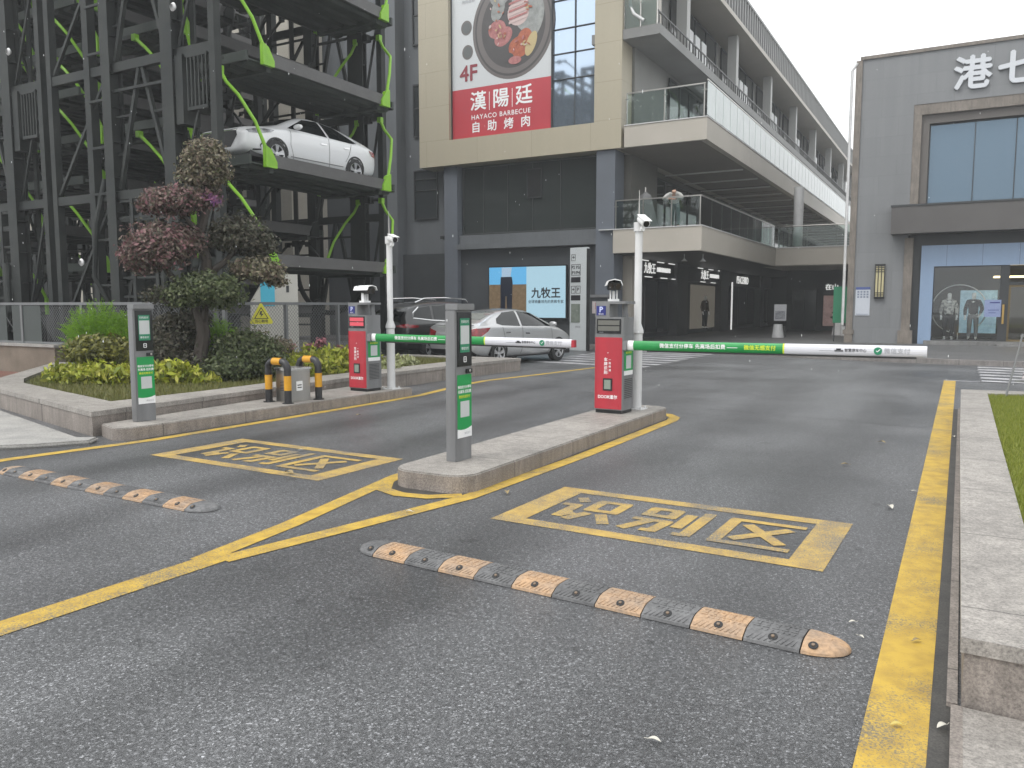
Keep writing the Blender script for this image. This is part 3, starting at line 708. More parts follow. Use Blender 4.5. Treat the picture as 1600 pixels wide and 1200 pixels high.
for i, (x, z, a, b, r_, mi) in enumerate([(-17.35, 12.95, .42, .36, .3, 2), (-17.05, 12.62, .46, .34, .6, 2), (-17.3, 13.75, .5, .3, 1.2, 5), (-15.95, 13.7, .7, 1.1, .15, 5), (-15.6, 13.1, .4, .8, -.3, 5),
                                       (-16.35, 13.45, .5, .5, 0, 3), (-16.3, 12.1, .5, .42, .2, 4), (-16.05, 12.3, .36, .5, -.2, 4), (-15.75, 12.15, .22, .5, -.4, 7), (-16.9, 11.75, .35, .2, 0, 1), (-16.5, 11.6, .3, .16, 0, 2),
                                       (-17.2, 14.3, .5, .45, .3, 5), (-16.4, 14.4, .55, .4, 0, 2)]):
    disc(mb, x, z, a, b, YB - 0.011 - 0.0012 * i, mi, 24, r_)
rs_ = random.Random(4)
for i in range(6): mb.add([(-16.78 + dx, YB - 0.03, 13.05 + i * 0.15 + dz) for dx, dz in ((0, 0), (0.85, 0.16), (0.86, 0.24), (0, 0.09))], [(0, 1, 2, 3)], 2 if i % 2 else 3)
for i in range(46):
    x, z = rs_.choice([(-17.35, 12.95), (-17.05, 12.62), (-16.2, 12.15), (-16.0, 12.3), (-15.95, 13.7), (-17.3, 13.75)]); a = rs_.random() * 6.3; q = rs_.random() * 0.38
    disc(mb, x + q * math.cos(a), z + q * math.sin(a), .03 + .08 * rs_.random(), .02 + .03 * rs_.random(), YB - 0.032 - 0.0005 * i, rs_.choice([2, 3, 4, 7]), 10, rs_.random() * 3)
for x, z in ((-18.85, 13.25), (-18.8, 12.25)): disc(mb, x, z, .27, .3, YB - 0.006, 0, 28); disc(mb, x, z, .2, .23, YB - 0.009, 6, 28)
bpart(mb, 'food_picture', FM, fix=False)
for x in (-19.63, -14.825): mb = MB(); mb.box(x, x + .05, YB - 0.05, YB + .2, 8.64, 16.9); bpart(mb, 'edge_trim', M_frame)

# ---- stacked galleries running away from us along the shops
def beam_ring(name, z0, z1, x_out, y0, y1, m=M_beam, xi=-13.5):
    mb = MB(); mb.box(xi, x_out, y0, y1, z0, z1); return part(mb, name, m)
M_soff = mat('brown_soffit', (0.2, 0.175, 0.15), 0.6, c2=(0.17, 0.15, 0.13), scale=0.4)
# level 2 and 3 slabs (front fascia butts the beige frame)
mb = MB(); mb.box(-12.0, -8.5, YF, 43.0, 3.6, 4.5); mb.box(-12.0, -9.4, 43.0, 96, 3.6, 4.5); part(mb, 'gallery_fascia', M_beam)
mb = MB(); mb.box(-11.6, -8.4, YF + 0.02, 96, 7.6, 8.4); part(mb, 'gallery_fascia', M_beam)
mb = MB(); mb.box(-12.58, -11.61, 30.64, 96, 7.6, 8.4); part(mb, 'inner_slab', M_beam)
mb = MB(); mb.box(-12.6, -8.47, YF - 0.03, 43.03, 4.5, 4.53); mb.box(-11.6, -8.37, YF - 0.01, 96, 8.4, 8.43); part(mb, 'fascia_cap', M_white)
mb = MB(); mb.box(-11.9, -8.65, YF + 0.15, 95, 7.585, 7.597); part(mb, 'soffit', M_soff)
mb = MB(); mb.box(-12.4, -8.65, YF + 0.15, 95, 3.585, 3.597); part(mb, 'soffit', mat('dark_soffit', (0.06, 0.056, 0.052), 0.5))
M_strip = mat('pale_ceiling_strip', (0.6, 0.6, 0.58), 0.4)
for k in range(17): y = 36.5 + 2.9 * k; mb = MB(); mb.box(-12.4, -8.75, y, y + 0.1, 7.53, 7.584); part(mb, 'ceiling_strip', M_strip)
mb = MB()
for k in range(24): y = 42 + 2.2 * k; mb.box(-12.4, -8.75, y, y + 0.06, 7.565, 7.583)
part(mb, 'ceiling_slats', mat('dark_batten', (0.06, 0.055, 0.05), 0.6))
# bridge to the right-hand building
BR = thing('footbridge', 'beige footbridge with glass rails linking the gallery to the grey building', 'bridge', (-6, 44, 3.6))
mb = MB(); mb.box(-9.38, -3.5, 43.05, 47.5, 3.62, 4.5); part(mb, 'deck', M_beam, BR)
mb = MB(); mb.box(-9.3, -3.55, 43.02, 43.2, 4.5, 4.54); part(mb, 'edge_cap', M_white, BR)
mb = MB(); mb.box(-8.4, -3.6, 43.1, 43.125, 4.56, 5.55); part(mb, 'glass_rail', M_clear, BR)
mb = MB(); mb.tube([(-8.4, 43.11, 5.6), (-3.6, 43.11, 5.6)], 0.025)
for x in (-7, -5.6, -4.2): mb.tube([(x, 43.16, 4.5), (x, 43.16, 5.6)], 0.025)
part(mb, 'handrail', M_stain, BR)
# round white column
CL = thing('round_column', 'white round column standing on the footbridge under the upper gallery', 'column', (-7.55, 43.6, 4.5))
mb = MB(); mb.lathe([(0.24, 0), (0.24, 3.1)], n=28); mb.build('shaft', M_white, CL, smooth=True)
mb = MB(); mb.lathe([(0, 0), (0.28, 0), (0.28, 0.12), (0.24, 0.13)], n=28); mb.build('base_ring', M_stain, CL)
# inner facades of the upper levels: glass with mullions and doors, real depth behind the rails
M_inner = mat('inner_grey_wall', (0.13, 0.125, 0.11), 0.6, c2=(0.1, 0.1, 0.09), scale=0.7)
mb = MB(); mb.box(-12.55, -12.3, 30.6, 95, 4.5, 7.58); mb.box(-12.35, -11.8, 30.9, 34, 4.5, 7.58); part(mb, 'inner_wall', M_inner)
mb = MB(); mb.box(-12.6, -11.62, 30.62, 95, 8.43, 15.0); part(mb, 'inner_wall', mat('inner_pale_wall', (0.2, 0.2, 0.19), 0.6, c2=(0.16, 0.16, 0.15), scale=0.5))
def sidewin(y0, y1, z0, z1, x, nc, glass, name='window', rows=1, fr=0.06):
    mb = MB(); d = 0.08
    mb.box(x - d, x, y0, y1, z0, z0 + fr); mb.box(x - d, x, y0, y1, z1 - fr, z1)
    for i in range(nc + 1):
        y = y0 + (y1 - y0) * i / nc; mb.box(x - d, x + 0.003, max(y0, y - fr / 2), min(y1, y + fr / 2), z0 + fr, z1 - fr)
    for j in range(1, rows):
        z = z0 + (z1 - z0) * j / rows; mb.box(x - d, x - 0.004, y0, y1, z - fr / 2, z + fr / 2)
    w = part(mb, name, M_frame)
    g = MB(); g.box(x - d * .7, x - d * .5, y0, y1, z0 + fr * .5, z1 - fr * .5); go = g.build('pane', glass); go.parent = w
    return w
for k in range(7):
    y = 34.6 + 8.3 * k
    sidewin(y, y + 7.2, 8.5, 11.4, -11.5, 5, M_winglass); sidewin(y, y + 7.2, 12.15, 14.9, -11.5, 4, M_winglass); sidewin(y, y + 7.0, 4.6, 7.3, -12.2, 4, M_dkglass)
# level 4 balcony slab, columns, roof slab and louvred parapet
mb = MB(); mb.box(-13, -10.25, YF + 0.05, 96, 11.62, 11.98); part(mb, 'balcony_slab', mat('grey_slab', (0.22, 0.22, 0.215), 0.6, c2=(0.18, 0.18, 0.175), scale=0.6))
for k in range(8): y = 33.6 + 8.3 * k; mb = MB(); mb.box(-10.95, -10.5, y, y + 0.45, 11.98, 15.1); part(mb, 'gallery_column', mat('pale_grey_column', (0.36, 0.36, 0.35), 0.5))
mb = MB(); mb.box(-13, -10.02, YF - 1.0, 96, 15.1, 15.32); part(mb, 'roof_slab', M_beam)
mb = MB(); mb.box(-13, -10.25, YF - 1.0, 96, 15.32, 16.6); part(mb, 'parapet_core', mat('parapet_grey', (0.028, 0.028, 0.028), 0.6))
mb = MB(); n = 0
y = YF - 1.0
while y < 96: mb.box(-10.25, -10.02, y, y + 0.13, 15.32, 16.58); y += 0.52
mb.box(-10.25, -10.0, YF - 1.0, 96, 16.58, 16.7)
part(mb, 'louvre_screen', mat('grey_louvre', (0.3, 0.3, 0.295), 0.5, metal=0.2))
mb = MB(); mb.box(-12.6, -10.4, YF + 0.3, YF + 0.6, 11.98, 15.1); part(mb, 'end_wall', M_beam)
# balustrades
def rail_y(z0, z1, x, y0, y1, step, glass, gname='glass_rail', posts=True):
    mb = MB(); y = y0
    while y < y1 - 0.1:
        e = min(y + step, y1); mb.box(x - 0.008, x + 0.008, y + 0.03, e - 0.03, z0 + 0.04, z1 - 0.04); y = e
    part(mb, gname, glass)
    mb = MB(); mb.bar((x, y0, z1), (x, y1, z1), 0.05, 0.04); y = y0
    while posts and y <= y1: mb.bar((x - 0.03, y, z0), (x - 0.03, y, z1 - .02), 0.035, 0.05); y += step
    part(mb, 'handrail', M_stain)
def rail_x(z0, z1, y, x0, x1, step, glass):
    mb = MB(); x = x0
    while x < x1 - 0.1:
        e = min(x + step, x1); mb.box(x + 0.03, e - 0.03, y - 0.008, y + 0.008, z0 + 0.04, z1 - 0.04); x = e
    part(mb, 'glass_rail', glass)
    mb = MB(); mb.bar((x0, y, z1), (x1, y, z1), 0.05, 0.04); x = x0
    while x <= x1 + .01: mb.bar((x, y + 0.04, z0), (x, y + 0.04, z1), 0.04, 0.05); mb.bar((x - .09, y + .03, z1 - .22), (x + .09, y + .03, z1 - .22), 0.03); x += step
    part(mb, 'handrail', M_stain)
rail_x(4.53, 5.62, YF + 0.12, -11.95, -8.6, 1.12, M_clear); rail_y(4.53, 5.62, -8.58, YF + 0.15, 42.9, 1.5, M_clear)
rail_x(8.43, 9.62, YF + 0.12, -11.55, -8.5, 1.5, M_clear)
rail_y(8.45, 9.72, -8.42, YF + 0.06, 95, 1.1, M_frost, 'frosted_rail', False)
rail_x(11.98, 13.1, YF + 0.12, -11.7, -10.4, 0.65, M_clear)
mb = MB(); mb.bar((-10.38, YF + .15, 12.5), (-10.38, 95, 12.5), .05, .05); mb.bar((-10.38, YF + .15, 12.05), (-10.38, 95, 12.05), .05, .04)
for k in range(150): y = YF + .3 + k * .43; mb.bar((-10.38, y, 12.05), (-10.38, y, 12.5), .05, .03)
part(mb, 'picket_rail', mat('grey_picket', (0.1, 0.1, 0.1), 0.5))
# white planter boxes along the top gallery
for k in range(8):
    for j in range(4):
        y = 34.7 + 8.3 * k + j * 1.05; mb = MB(); mb.box(-11.15, -11.08, y, y + 0.72, 12.0, 13.75); part(mb, 'white_screen_panel', mat('pale_screen', (0.55, 0.56, 0.56), 0.5))
mb = MB(); mb.tube([(-11.5, YF + .2, 15.0), (-11.5, YF + .2, 12.9), (-11.3, YF + .1, 12.5), (-10.9, YF + .1, 12.2)], 0.06); part(mb, 'drain_pipe', M_white)
# lamps under level 2
mb = MB()
for x, y in ((-9.6, 31.0), (-9.0, 31.5)): mb.tube([(x, y, 3.58), (x, y, 3.38)], 0.015); mb.lathe([(0.03, 0.1), (0.06, 0.06), (0.13, 0), (0, 0)], (x, y, 3.3), 16)
part(mb, 'pendant_lamp', M_white)

# ---- shop fronts along the arcade (glass in front of a lit room)
def shop(y0, y1, name_, interior, door=None, lit=0.0):
    x = -12.3
    w = sidewin(y0 + 0.3, y1 - 0.3, 0.3, 2.75, x + 0.05, 3, M_winglass, 'shop_window')
    return w
for y0, y1 in ((32.0, 37.5), (48.4, 55.8), (57.2, 63.8), (65, 78)): shop(y0, y1, '', None)
for y, w_ in ((37.6, 1.7), (45.6, 1.7), (56.0, 1.0), (64, 1.0)): mb = MB(); mb.box(-12.42, -11.95, y, y + w_, 0.12, 3.58); part(mb, 'arcade_pillar', mat('charcoal_pillar', (0.06, 0.06, 0.062), 0.45, c2=(0.05, 0.05, 0.052), scale=0.8))
mb = MB(); mb.box(-12.42, -12.1, 32.0, 78, 2.78, 3.55); part(mb, 'sign_band', M_black)
def arcade_sign(s, y, z, size, sub=None, sx=1.0, bold=0.012):
    o = text(s, size, M_litsign, None, (0, 0, 0), (90, 0, 90), ext=0.01, bold=bold * .4, align='LEFT', sx=sx, name='shop_sign'); o.parent = MBX
    o.location = Vector((-12.08, y, z)) - Vector(MBX.location)
    if sub:
        w = max(v.co.x for v in o.data.vertices) * sx; q = text(sub, size * 0.44, M_litsign, None, (0, 0, 0), (90, 0, 90), ext=0.01, bold=0.006, align='LEFT', sx=sx * .8, name='shop_sign'); q.parent = MBX
        q.location = Vector((-12.08, y + w + 0.18, z)) - Vector(MBX.location)
    return o
arcade_sign('九牧王', 33.3, 3.17, 0.5, '全球销量领先的男裤专家')
arcade_sign('九牧王', 42.0, 3.17, 0.5, '全球销量领先的男裤专家')
arcade_sign('PEACEBIRD', 49.7, 3.12, 0.64, None, 0.95)
mb = MB()
for y in (32.9, 35.0, 36.6, 41.4, 43.4, 45.4):
    mb.box(-12.09, -12.05, y, y + .9, 3.5, 3.54); mb.box(-12.09, -12.05, y + 0.5, y + 1.4, 2.8, 2.84)
part(mb, 'light_line', M_litsign)
mb = MB(); mb.box(-11.97, -11.9, 48.0, 48.1, 0.15, 2.95); part(mb, 'light_line', M_litsign)
# lit show window with backdrop, and the back wall of the passage
mb = MB(); mb.box(-12.28, -12.26, 40.8, 45.5, 0.35, 2.65); part(mb, 'show_window_backdrop', mat('lit_display_wall', (0.22, 0.2, 0.17), 0.6, emit=(0.5, 0.45, 0.36), estr=0.12))
mb = MB(); mb.box(-12.3, -3.4, 60, 60.4, 0, 3.6); part(mb, 'passage_end_wall', M_walld)
mb = MB(); mb.box(-9.0, -3.4, 49.0, 49.4, 0.1, 3.6); part(mb, 'passage_wall', M_walld)
window(MBX, -7.0, -5.75, 0.35, 2.2, 48.9, 1, 1, mat('pink_lit_display', (0.3, 0.2, 0.19), 0.4, c2=(0.12, 0.08, 0.08), scale=2, emit=(0.5, 0.33, 0.3), estr=0.18), 0.06, 0.08)
window(MBX, -8.7, -7.3, 0.15, 2.5, 48.9, 2, 1, M_winglass, 0.06, 0.08)
window(MBX, -5.4, -4.0, 0.15, 2.5, 48.9, 2, 1, M_winglass, 0.06, 0.08)
for s, x, z, sz in (('在山', -6.5, 2.6, 0.36), ('衣品', -4.85, 2.6, 0.34)):
    o = text(s, sz, M_litsign, None, (0, 0, 0), (90, 0, 0), ext=0.01, bold=0.01, name='shop_sign'); o.parent = MBX; o.location = Vector((x, 48.86, z)) - Vector(MBX.location)
mb = MB(); mb.box(-9.2, -3.55, 43.3, 49.0, 3.58, 3.61); part(mb, 'soffit', M_beam)

# grime that gathers along the kerbs, its colour also standing in for contact shade
M_grime_shade = mat('damp_grime_contact_shade', (0.035, 0.033, 0.03), 0.6, c2=(0.06, 0.056, 0.05), scale=5, detail=8, fine=.4, fscale=120)
line([(-4.36, 10.9), (-4.36, 5.7), (-4.2, 5.4), (-3.9, 5.33), (-3.6, 5.4), (-3.43, 5.7), (-3.43, 10.7)], 0.16, M_grime_shade, 0.0022)
line([(-0.0, -4), (-0.0, 6), (0.0, 13.7)], 0.1, M_grime_shade, 0.0022)
line([(-8.25, 5.75), (-8.24, 8), (-8.16, 11)], 0.09, M_grime_shade, 0.0022)
# ================================================================ right-hand grey stone building
M_stone = tiles('grey_stone_cladding', (0.2, 0.206, 0.213), 1.2, 0.72, 0.005, var=0.06, rough=0.6, mc=(0.15, 0.155, 0.16), mott=1.8, grain=1, st=.6)
M_stone_side = tiles('grey_stone_cladding_side', (0.165, 0.165, 0.16), 1.2, 0.72, 0.005, axes=(1, 2), var=0.05, rough=0.6)
M_tan = granite('tan_pilaster_stone', (0.2, 0.175, 0.15))
RB = thing('stone_shop_building', 'grey stone clothing store with raised roof line, big blue windows and white letters on top', 'building', (0, 34, 0))
YR = 34.0
def rp(mb, name, m, **kw): return part(mb, name, m, RB, **kw)
mb = MB(); mb.box(-3.75, -1.9, YR, YR + 0.5, 0.1, 10.85); mb.box(-1.9, 16, YR, YR + 0.5, 8.98, 10.85); mb.box(7.5, 16, YR, YR + 0.5, 0.1, 8.98); rp(mb, 'stone_wall', M_stone)
mb = MB(); mb.box(-3.75, -3.3, YR + 0.5, 60, 0.1, 10.83); rp(mb, 'side_wall', M_stone_side)
mb = MB(); mb.box(-3.3, 16, YR + 3.6, YR + 3.9, 0.1, 10.8); mb.box(-3.3, 16, YR + 0.5, YR + 6, 10.5, 10.8); rp(mb, 'inner_mass', M_walld)
mb = MB(); mb.box(-3.8, 16.1, YR - 0.06, YR + 0.6, 10.85, 10.97); rp(mb, 'roof_cap', M_tan)
mb = MB(); mb.box(-3.95, -3.72, YR - 0.07, YR + 0.4, 0.55, 10.83); mb.box(-4.05, -3.66, YR - 0.12, YR + 0.45, 0.45, 0.62); mb.box(-4.0, -3.7, YR - 0.1, YR + .4, 0.05, 0.45); rp(mb, 'pilaster', M_tan)
mb = MB(); mb.box(-2.0, -1.7, YR - 0.05, YR + 0.4, 0.6, 4.1); mb.box(-2.1, -1.6, YR - 0.12, YR + 0.4, 0.1, 0.62); rp(mb, 'pilaster', M_tan)
mb = MB(); mb.tube([(-4.08, YR - 0.05, 0.8), (-4.08, YR - 0.05, 10.5), (-3.9, YR - 0.05, 10.75)], 0.055); rp(mb, 'downpipe', M_white)
# stepped surround of the big window
mb = MB(); mb.box(-1.9, 7.5, YR + 0.02, YR + 0.5, 8.6, 8.98); mb.box(-1.9, -1.62, YR + 0.02, YR + 0.5, 5.2, 8.6); rp(mb, 'window_surround', M_tan)
mb = MB(); mb.box(-1.62, 7.5, YR + 0.16, YR + 0.5, 8.28, 8.6); mb.box(-1.62, -1.36, YR + 0.16, YR + 0.5, 5.2, 8.28); rp(mb, 'window_reveal', mat('brown_grey_reveal', (0.11, 0.1, 0.092), 0.6))
window(RB, -1.36, 7.5, 5.2, 8.28, YR + 0.34, [0.13, 1.42, 2.8, 4.2, 5.6], [], mat('blue_store_glass', (0.11, 0.16, 0.21), 0.06, metal=0.55), 0.04, 0.1, mull=0.03)
# canopy
mb = MB(); mb.box(-2.45, 7.6, YR - 0.75, YR + 0.3, 4.22, 5.2); rp(mb, 'canopy', mat('brown_grey_canopy', (0.088, 0.083, 0.08), 0.5, c2=(0.075, 0.07, 0.068), scale=0.8))
mb = MB(); mb.box(-2.48, 7.6, YR - 0.78, YR + 0.3, 5.2, 5.27); rp(mb, 'canopy_cap', M_frame)
mb = MB(); mb.box(-1.7, 7.5, YR + 0.2, YR + 0.5, 3.8, 4.22); mb.box(-1.7, -1.42, YR + 0.2, YR + 0.5, 0.1, 3.8); rp(mb, 'shop_recess', M_frame)
M_bluep = tiles('pale_blue_panels', (0.23, 0.32, 0.46), 1.15, 4.0, 0.01, var=0.05, rough=0.35, mott=.3, st=.3)
mb = MB(); mb.box(-1.42, 7.5, YR + 0.05, YR + 0.5, 3.02, 3.8); mb.box(-1.42, -0.98, YR + 0.05, YR + 0.5, 0.1, 3.02); rp(mb, 'blue_surround', M_bluep)
mb = MB(); mb.box(-1.2, 7.5, YR - 0.35, YR + 0.6, 0.1, 0.26); mb.box(1.15, 7.5, YR - 0.7, YR - 0.35, 0.1, 0.18); rp(mb, 'entrance_step', granite('step_stone', (0.2, 0.2, 0.195)))
w = window(RB, -0.98, 1.2, 0.26, 3.02, YR + 0.1, [], [], M_shopglass, 0.04, 0.08, name='show_window')
w = window(RB, 1.45, 3.4, 0.26, 2.3, YR + 0.2, [2.4], [], M_shopglass, 0.07, 0.08, mat('brass_door_frame', (0.16, 0.12, 0.06), 0.35, metal=0.6), name='shop_door')
mb = MB(); mb.box(1.2, 1.45, YR + 0.1, YR + 0.35, 0.26, 3.02); mb.box(1.45, 4.5, YR + 0.16, YR + 0.3, 2.3, 2.42); rp(mb, 'door_post', M_frame)
mb = MB(); mb.box(1.28, 1.34, YR + 0.02, YR + 0.08, 0.9, 1.6); rp(mb, 'door_handle', mat('brass', (0.45, 0.3, 0.1), 0.3, metal=0.9))
mb = MB(); mb.box(-1.0, 8, YR + 0.6, YR + 3.55, 0.24, 0.255); rp(mb, 'shop_floor', mat('shop_floor_tile', (0.12, 0.115, 0.11), 0.3))
mb = MB(); mb.box(-1.0, 8, YR + 3.4, YR + 3.55, 0.26, 3.0); rp(mb, 'shop_back_wall', mat('dim_shop_wall', (0.05, 0.047, 0.04), 0.6, c2=(0.03, 0.028, 0.024), scale=1.3))
mb = MB(); mb.box(1.0, 4.5, YR + 0.9, YR + 2.2, 2.62, 2.66); rp(mb, 'ceiling_light_panel', mat('warm_ceiling_light', (0.6, 0.5, 0.3), 0.5, emit=(1.0, 0.78, 0.42), estr=2.2))
# letters on the roof line
for ch, x in (('港', -0.06), ('七', 1.3)):
    o = text(ch, 1.22, mat('pale_metal_letters', (0.55, 0.57, 0.6), 0.45), None, (0, 0, 0), (90, 0, 0), ext=0.05, bold=0.034, name='roof_lettering'); o.parent = RB
    o.location = Vector((x, YR - 0.06, 9.8)) - Vector(RB.location)
# wall lamp, notice, green board
WL = thing('wall_lantern', 'tall brass grid wall lantern on the grey stone wall', 'wall lamp', (-2.8, YR, 1.85))
mb = MB(); mb.box(-0.15, 0.15, -0.12, -0.01, 0.06, 1.2); mb.build('glass_box', mat('cream_lantern_glass', (0.42, 0.38, 0.22), 0.4, emit=(0.9, 0.75, 0.4), estr=0.08), WL)
mb = MB()
for x in (-0.16, -0.055, 0.055, 0.16): mb.box(x - 0.014, x + 0.014, -0.145, -0.1, 0.02, 1.25)
for z in (0.04, 0.12, 0.2, 1.0, 1.08, 1.16, 1.24): mb.box(-0.175, 0.175, -0.14, -0.105, z - 0.014, z + 0.014)
mb.box(-0.18, 0.18, -0.13, 0, 1.24, 1.3); mb.box(-0.18, 0.18, -0.13, 0, -0.03, 0.04); mb.build('frame', M_black, WL)
NP = thing('wall_notice', 'white notice board with a blue heading on the grey stone wall', 'notice', (-3.38, YR - 0.03, 1.18))
mb = MB(); mb.box(-0.26, 0.26, 0, 0.02, 0, 1.1); mb.build('board', mat('notice_white', (0.5, 0.53, 0.58), 0.4), NP)
mb = MB(); mb.box(-0.26, 0.26, -0.006, -0.001, 1.0, 1.1); mb.build('heading', mat('notice_blue', (0.06, 0.09, 0.26), 0.4), NP)
mb = MB()
for j in range(3):
    for i in range(4): mb.box(-0.2 + i * 0.11, -0.13 + i * 0.11, -0.005, -0.001, 0.88 - j * 0.1, 0.95 - j * 0.1)
mb.box(-0.22, 0.22, -0.005, -0.001, 0.04, 0.06); mb.build('icon_grid', mat('notice_grey', (0.2, 0.23, 0.3), 0.5), NP)
GB = thing('green_board', 'green hoarding board beside the stone pilaster at the passage mouth', 'board', (-4.25, 34.6, 0.12))
mb = MB(); mb.box(-0.28, 0.28, 0, 0.05, 0.75, 2.2); mb.build('panel', mat('board_green', (0.02, 0.2, 0.1), 0.5), GB)
mb = MB(); mb.box(-0.24, -0.2, 0.01, 0.04, 0, 0.75); mb.box(0.2, 0.24, 0.01, 0.04, 0, 0.75); mb.build('leg', M_frame, GB)

# ================================================================ LED screen, totem, small signs by the front wall
LED = thing('led_screen', 'large lit advertising screen with pale blue half on the charcoal wall', 'screen', (-16.05, 29.95, 1.06))
M_led = lambda n, c, s=0.62: mat(n, tuple(v * 0.2 for v in c), 0.4, emit=c, estr=s)
mb = MB(); mb.box(-1.86, 1.86, -0.02, 0.1, -0.05, 2.18); mb.build('cabinet', M_black, LED)
mb = MB(); mb.box(0.0, 1.82, -0.035, -0.022, 0, 2.13); mb.build('blue_picture', M_led('led_pale_blue', (0.42, 0.64, 0.76), 0.62), LED)
mb = MB(); mb.box(-1.82, 0.0, -0.035, -0.022, 1.4, 2.13, 0); mb.box(-1.82, 0.0, -0.035, -0.022, 0.0, 1.398, 1)
brown = mat('led_field', (0.05, 0.035, 0.02), 0.4, c2=(0.11, 0.08, 0.05), scale=6, emit=(0.16, 0.11, 0.06), estr=0.5)
mb.add([(-1.26 + x, -0.04, z) for x, z in ((0, 0), (.22, 0), (.25, .9), (.3, .9), (.34, 0), (.55, 0), (.6, 1.5), (.56, 1.72), (.02, 1.72), (0, 1.5))], [tuple(range(10))], 2)
mb.add([(-1.2 + x, -0.0395, z) for x, z in ((0, 1.72), (.44, 1.72), (.5, 2.12), (0, 2.12))], [(0, 1, 2, 3)], 3)
mb.build('field_picture', [M_led('led_sky', (0.12, 0.42, 0.72), 0.7), brown, M_led('led_trousers', (0.01, 0.015, 0.03), 0.5), M_led('led_shirt', (0.4, 0.55, 0.7), 0.6)], LED, fix=False)
o = text('九牧王', 0.46, M_txtk, LED, (0.92, -0.045, 1.0), bold=0.012); o = text('全球销量领先的男裤专家', 0.15, M_txtk, LED, (0.92, -0.045, 0.66), bold=0.002)
TT = thing('totem_sign', 'tall pale grey car park totem sign with small square icons beside the lit screen', 'totem sign', (-11.6, 25.4, 0.0), R(-12))
mb = MB(); mb.box(-0.36, 0.36, 0, 0.16, 0.0, 3.55); mb.build('panel', mat('pale_totem', (0.6, 0.63, 0.64), 0.35, c2=(0.56, 0.59, 0.6), scale=1), TT, bevel=0.01)
mb = MB(); mb.box(0.362, 0.385, -0.01, 0.17, 0.0, 3.5); mb.build('edge_strip', M_black, TT)
mb = MB()
def ring(mb, x0, x1, z0, z1, y, t=0.014):
    mb.box(x0, x1, y - 0.006, y, z0, z0 + t); mb.box(x0, x1, y - 0.006, y, z1 - t, z1); mb.box(x0, x0 + t, y - 0.006, y, z0 + t, z1 - t); mb.box(x1 - t, x1, y - 0.006, y, z0 + t, z1 - t)
ring(mb, -0.29, -0.12, 3.1, 3.32, -0.002); ring(mb, -0.29, 0.1, 2.6, 2.98, -0.002); ring(mb, -0.29, -0.12, 1.98, 2.24, -0.002); ring(mb, -0.09, 0.1, 1.98, 2.24, -0.002)
mb.box(-0.3, 0.1, -0.01, -0.002, 2.36, 2.54); mb.box(-0.3, 0.1, -0.01, -0.002, 1.74, 1.92)
mb.build('display_strip', M_txtk, TT)
text('P2 P3/', 0.15, M_txtk, TT, (-0.095, -0.006, 2.87), bold=0.003); text('P1/P4', 0.15, M_txtk, TT, (-0.095, -0.006, 2.69), bold=0.003); text('P', 0.17, M_txtk, TT, (0.0, -0.006, 2.11), bold=0.003)
text('+', 0.2, M_txtk, TT, (-0.205, -0.006, 3.21), bold=0.004); text('+', 0.2, M_txtk, TT, (-0.205, -0.006, 2.11), bold=0.004)
mb = MB(); mb.box(-0.29, 0.09, -0.012, -0.002, 0.98, 1.62); mb.build('notice_panel', mat('notice_green_grey', (0.16, 0.19, 0.16), 0.4, c2=(0.25, 0.28, 0.24), scale=5), TT)
text('停车场', 0.075, M_txtg, TT, (0.0, -0.006, 0.82), bold=0.002)
FS = thing('hydrant_cabinet', 'dark fire hydrant cabinet with a red sign behind the totem', 'cabinet', (-12.05, 27.9, 0.12))
mb = MB(); mb.box(-0.4, 0.5, 0, 0.5, 0, 1.75); mb.build('body', M_walld, FS, bevel=0.01)
mb = MB(); mb.box(-0.45, 0.55, -0.05, 0.52, 1.75, 1.85); mb.build('top', M_silver, FS)
mb = MB(); mb.box(-0.1, 0.35, -0.012, -0.003, 1.15, 1.6, 0); mb.box(0.02, 0.23, -0.016, -0.012, 1.3, 1.55, 1); mb.build('sign', [mat('sign_pale', (0.5, 0.45, 0.45), 0.4), M_red], FS)
# standing sign and white pots in the passage
SS = thing('standing_sign', 'white notice on a stand at the mouth of the shop passage', 'sign stand', (-7.3, 38.4, 0.12))
mb = MB(); mb.box(-0.27, 0.27, -0.02, 0.02, 0.75, 1.5); mb.build('panel', mat('notice_grey_white', (0.5, 0.5, 0.52), 0.4), SS)
mb = MB(); mb.box(-0.22, 0.22, -0.03, -0.022, 0.82, 1.2); mb.build('print', mat('notice_print', (0.35, 0.36, 0.39), 0.5, c2=(0.2, 0.2, 0.22), scale=14), SS)
mb = MB(); mb.box(-0.27, -0.24, 0, 0.04, 0, 0.75); mb.box(0.24, 0.27, 0, 0.04, 0, 0.75); mb.build('leg', M_frame, SS)
def pot(loc, label, s=1.0, plant=False):
    p = thing('plant_pot', label, 'pot', loc, 0, 'white tapered pots in the passage')
    mb = MB(); mb.lathe([(0.0, 0), (0.27 * s, 0), (0.19 * s, 0.6 * s), (0.17 * s, 0.6 * s), (0.16 * s, 0.5 * s), (0, 0.5 * s)], n=24); mb.build('bowl', M_white, p, smooth=True)
    if plant: foliage('plant', [(0, 0, 0.95, 0.3, 0.3, 0.4)], 220, 0.09, MLEAF_D, p)
    return p
MLEAF_D = leafmat('dark_shrub_leaf', [(0.02, 0.03, 0.014), (0.05, 0.06, 0.03), (0.035, 0.05, 0.018), (0.075, 0.085, 0.045)])
pot((-7.25, 37.7, 0.12), 'white tapered pot in front of the standing notice')
pot((-5.25, 42.3, 0.12), 'large white tapered pot with a plant, deep in the passage', 1.15, True); pot((-4.95, 42.0, 0.12), 'small white tapered pot beside the planted one', 0.75)

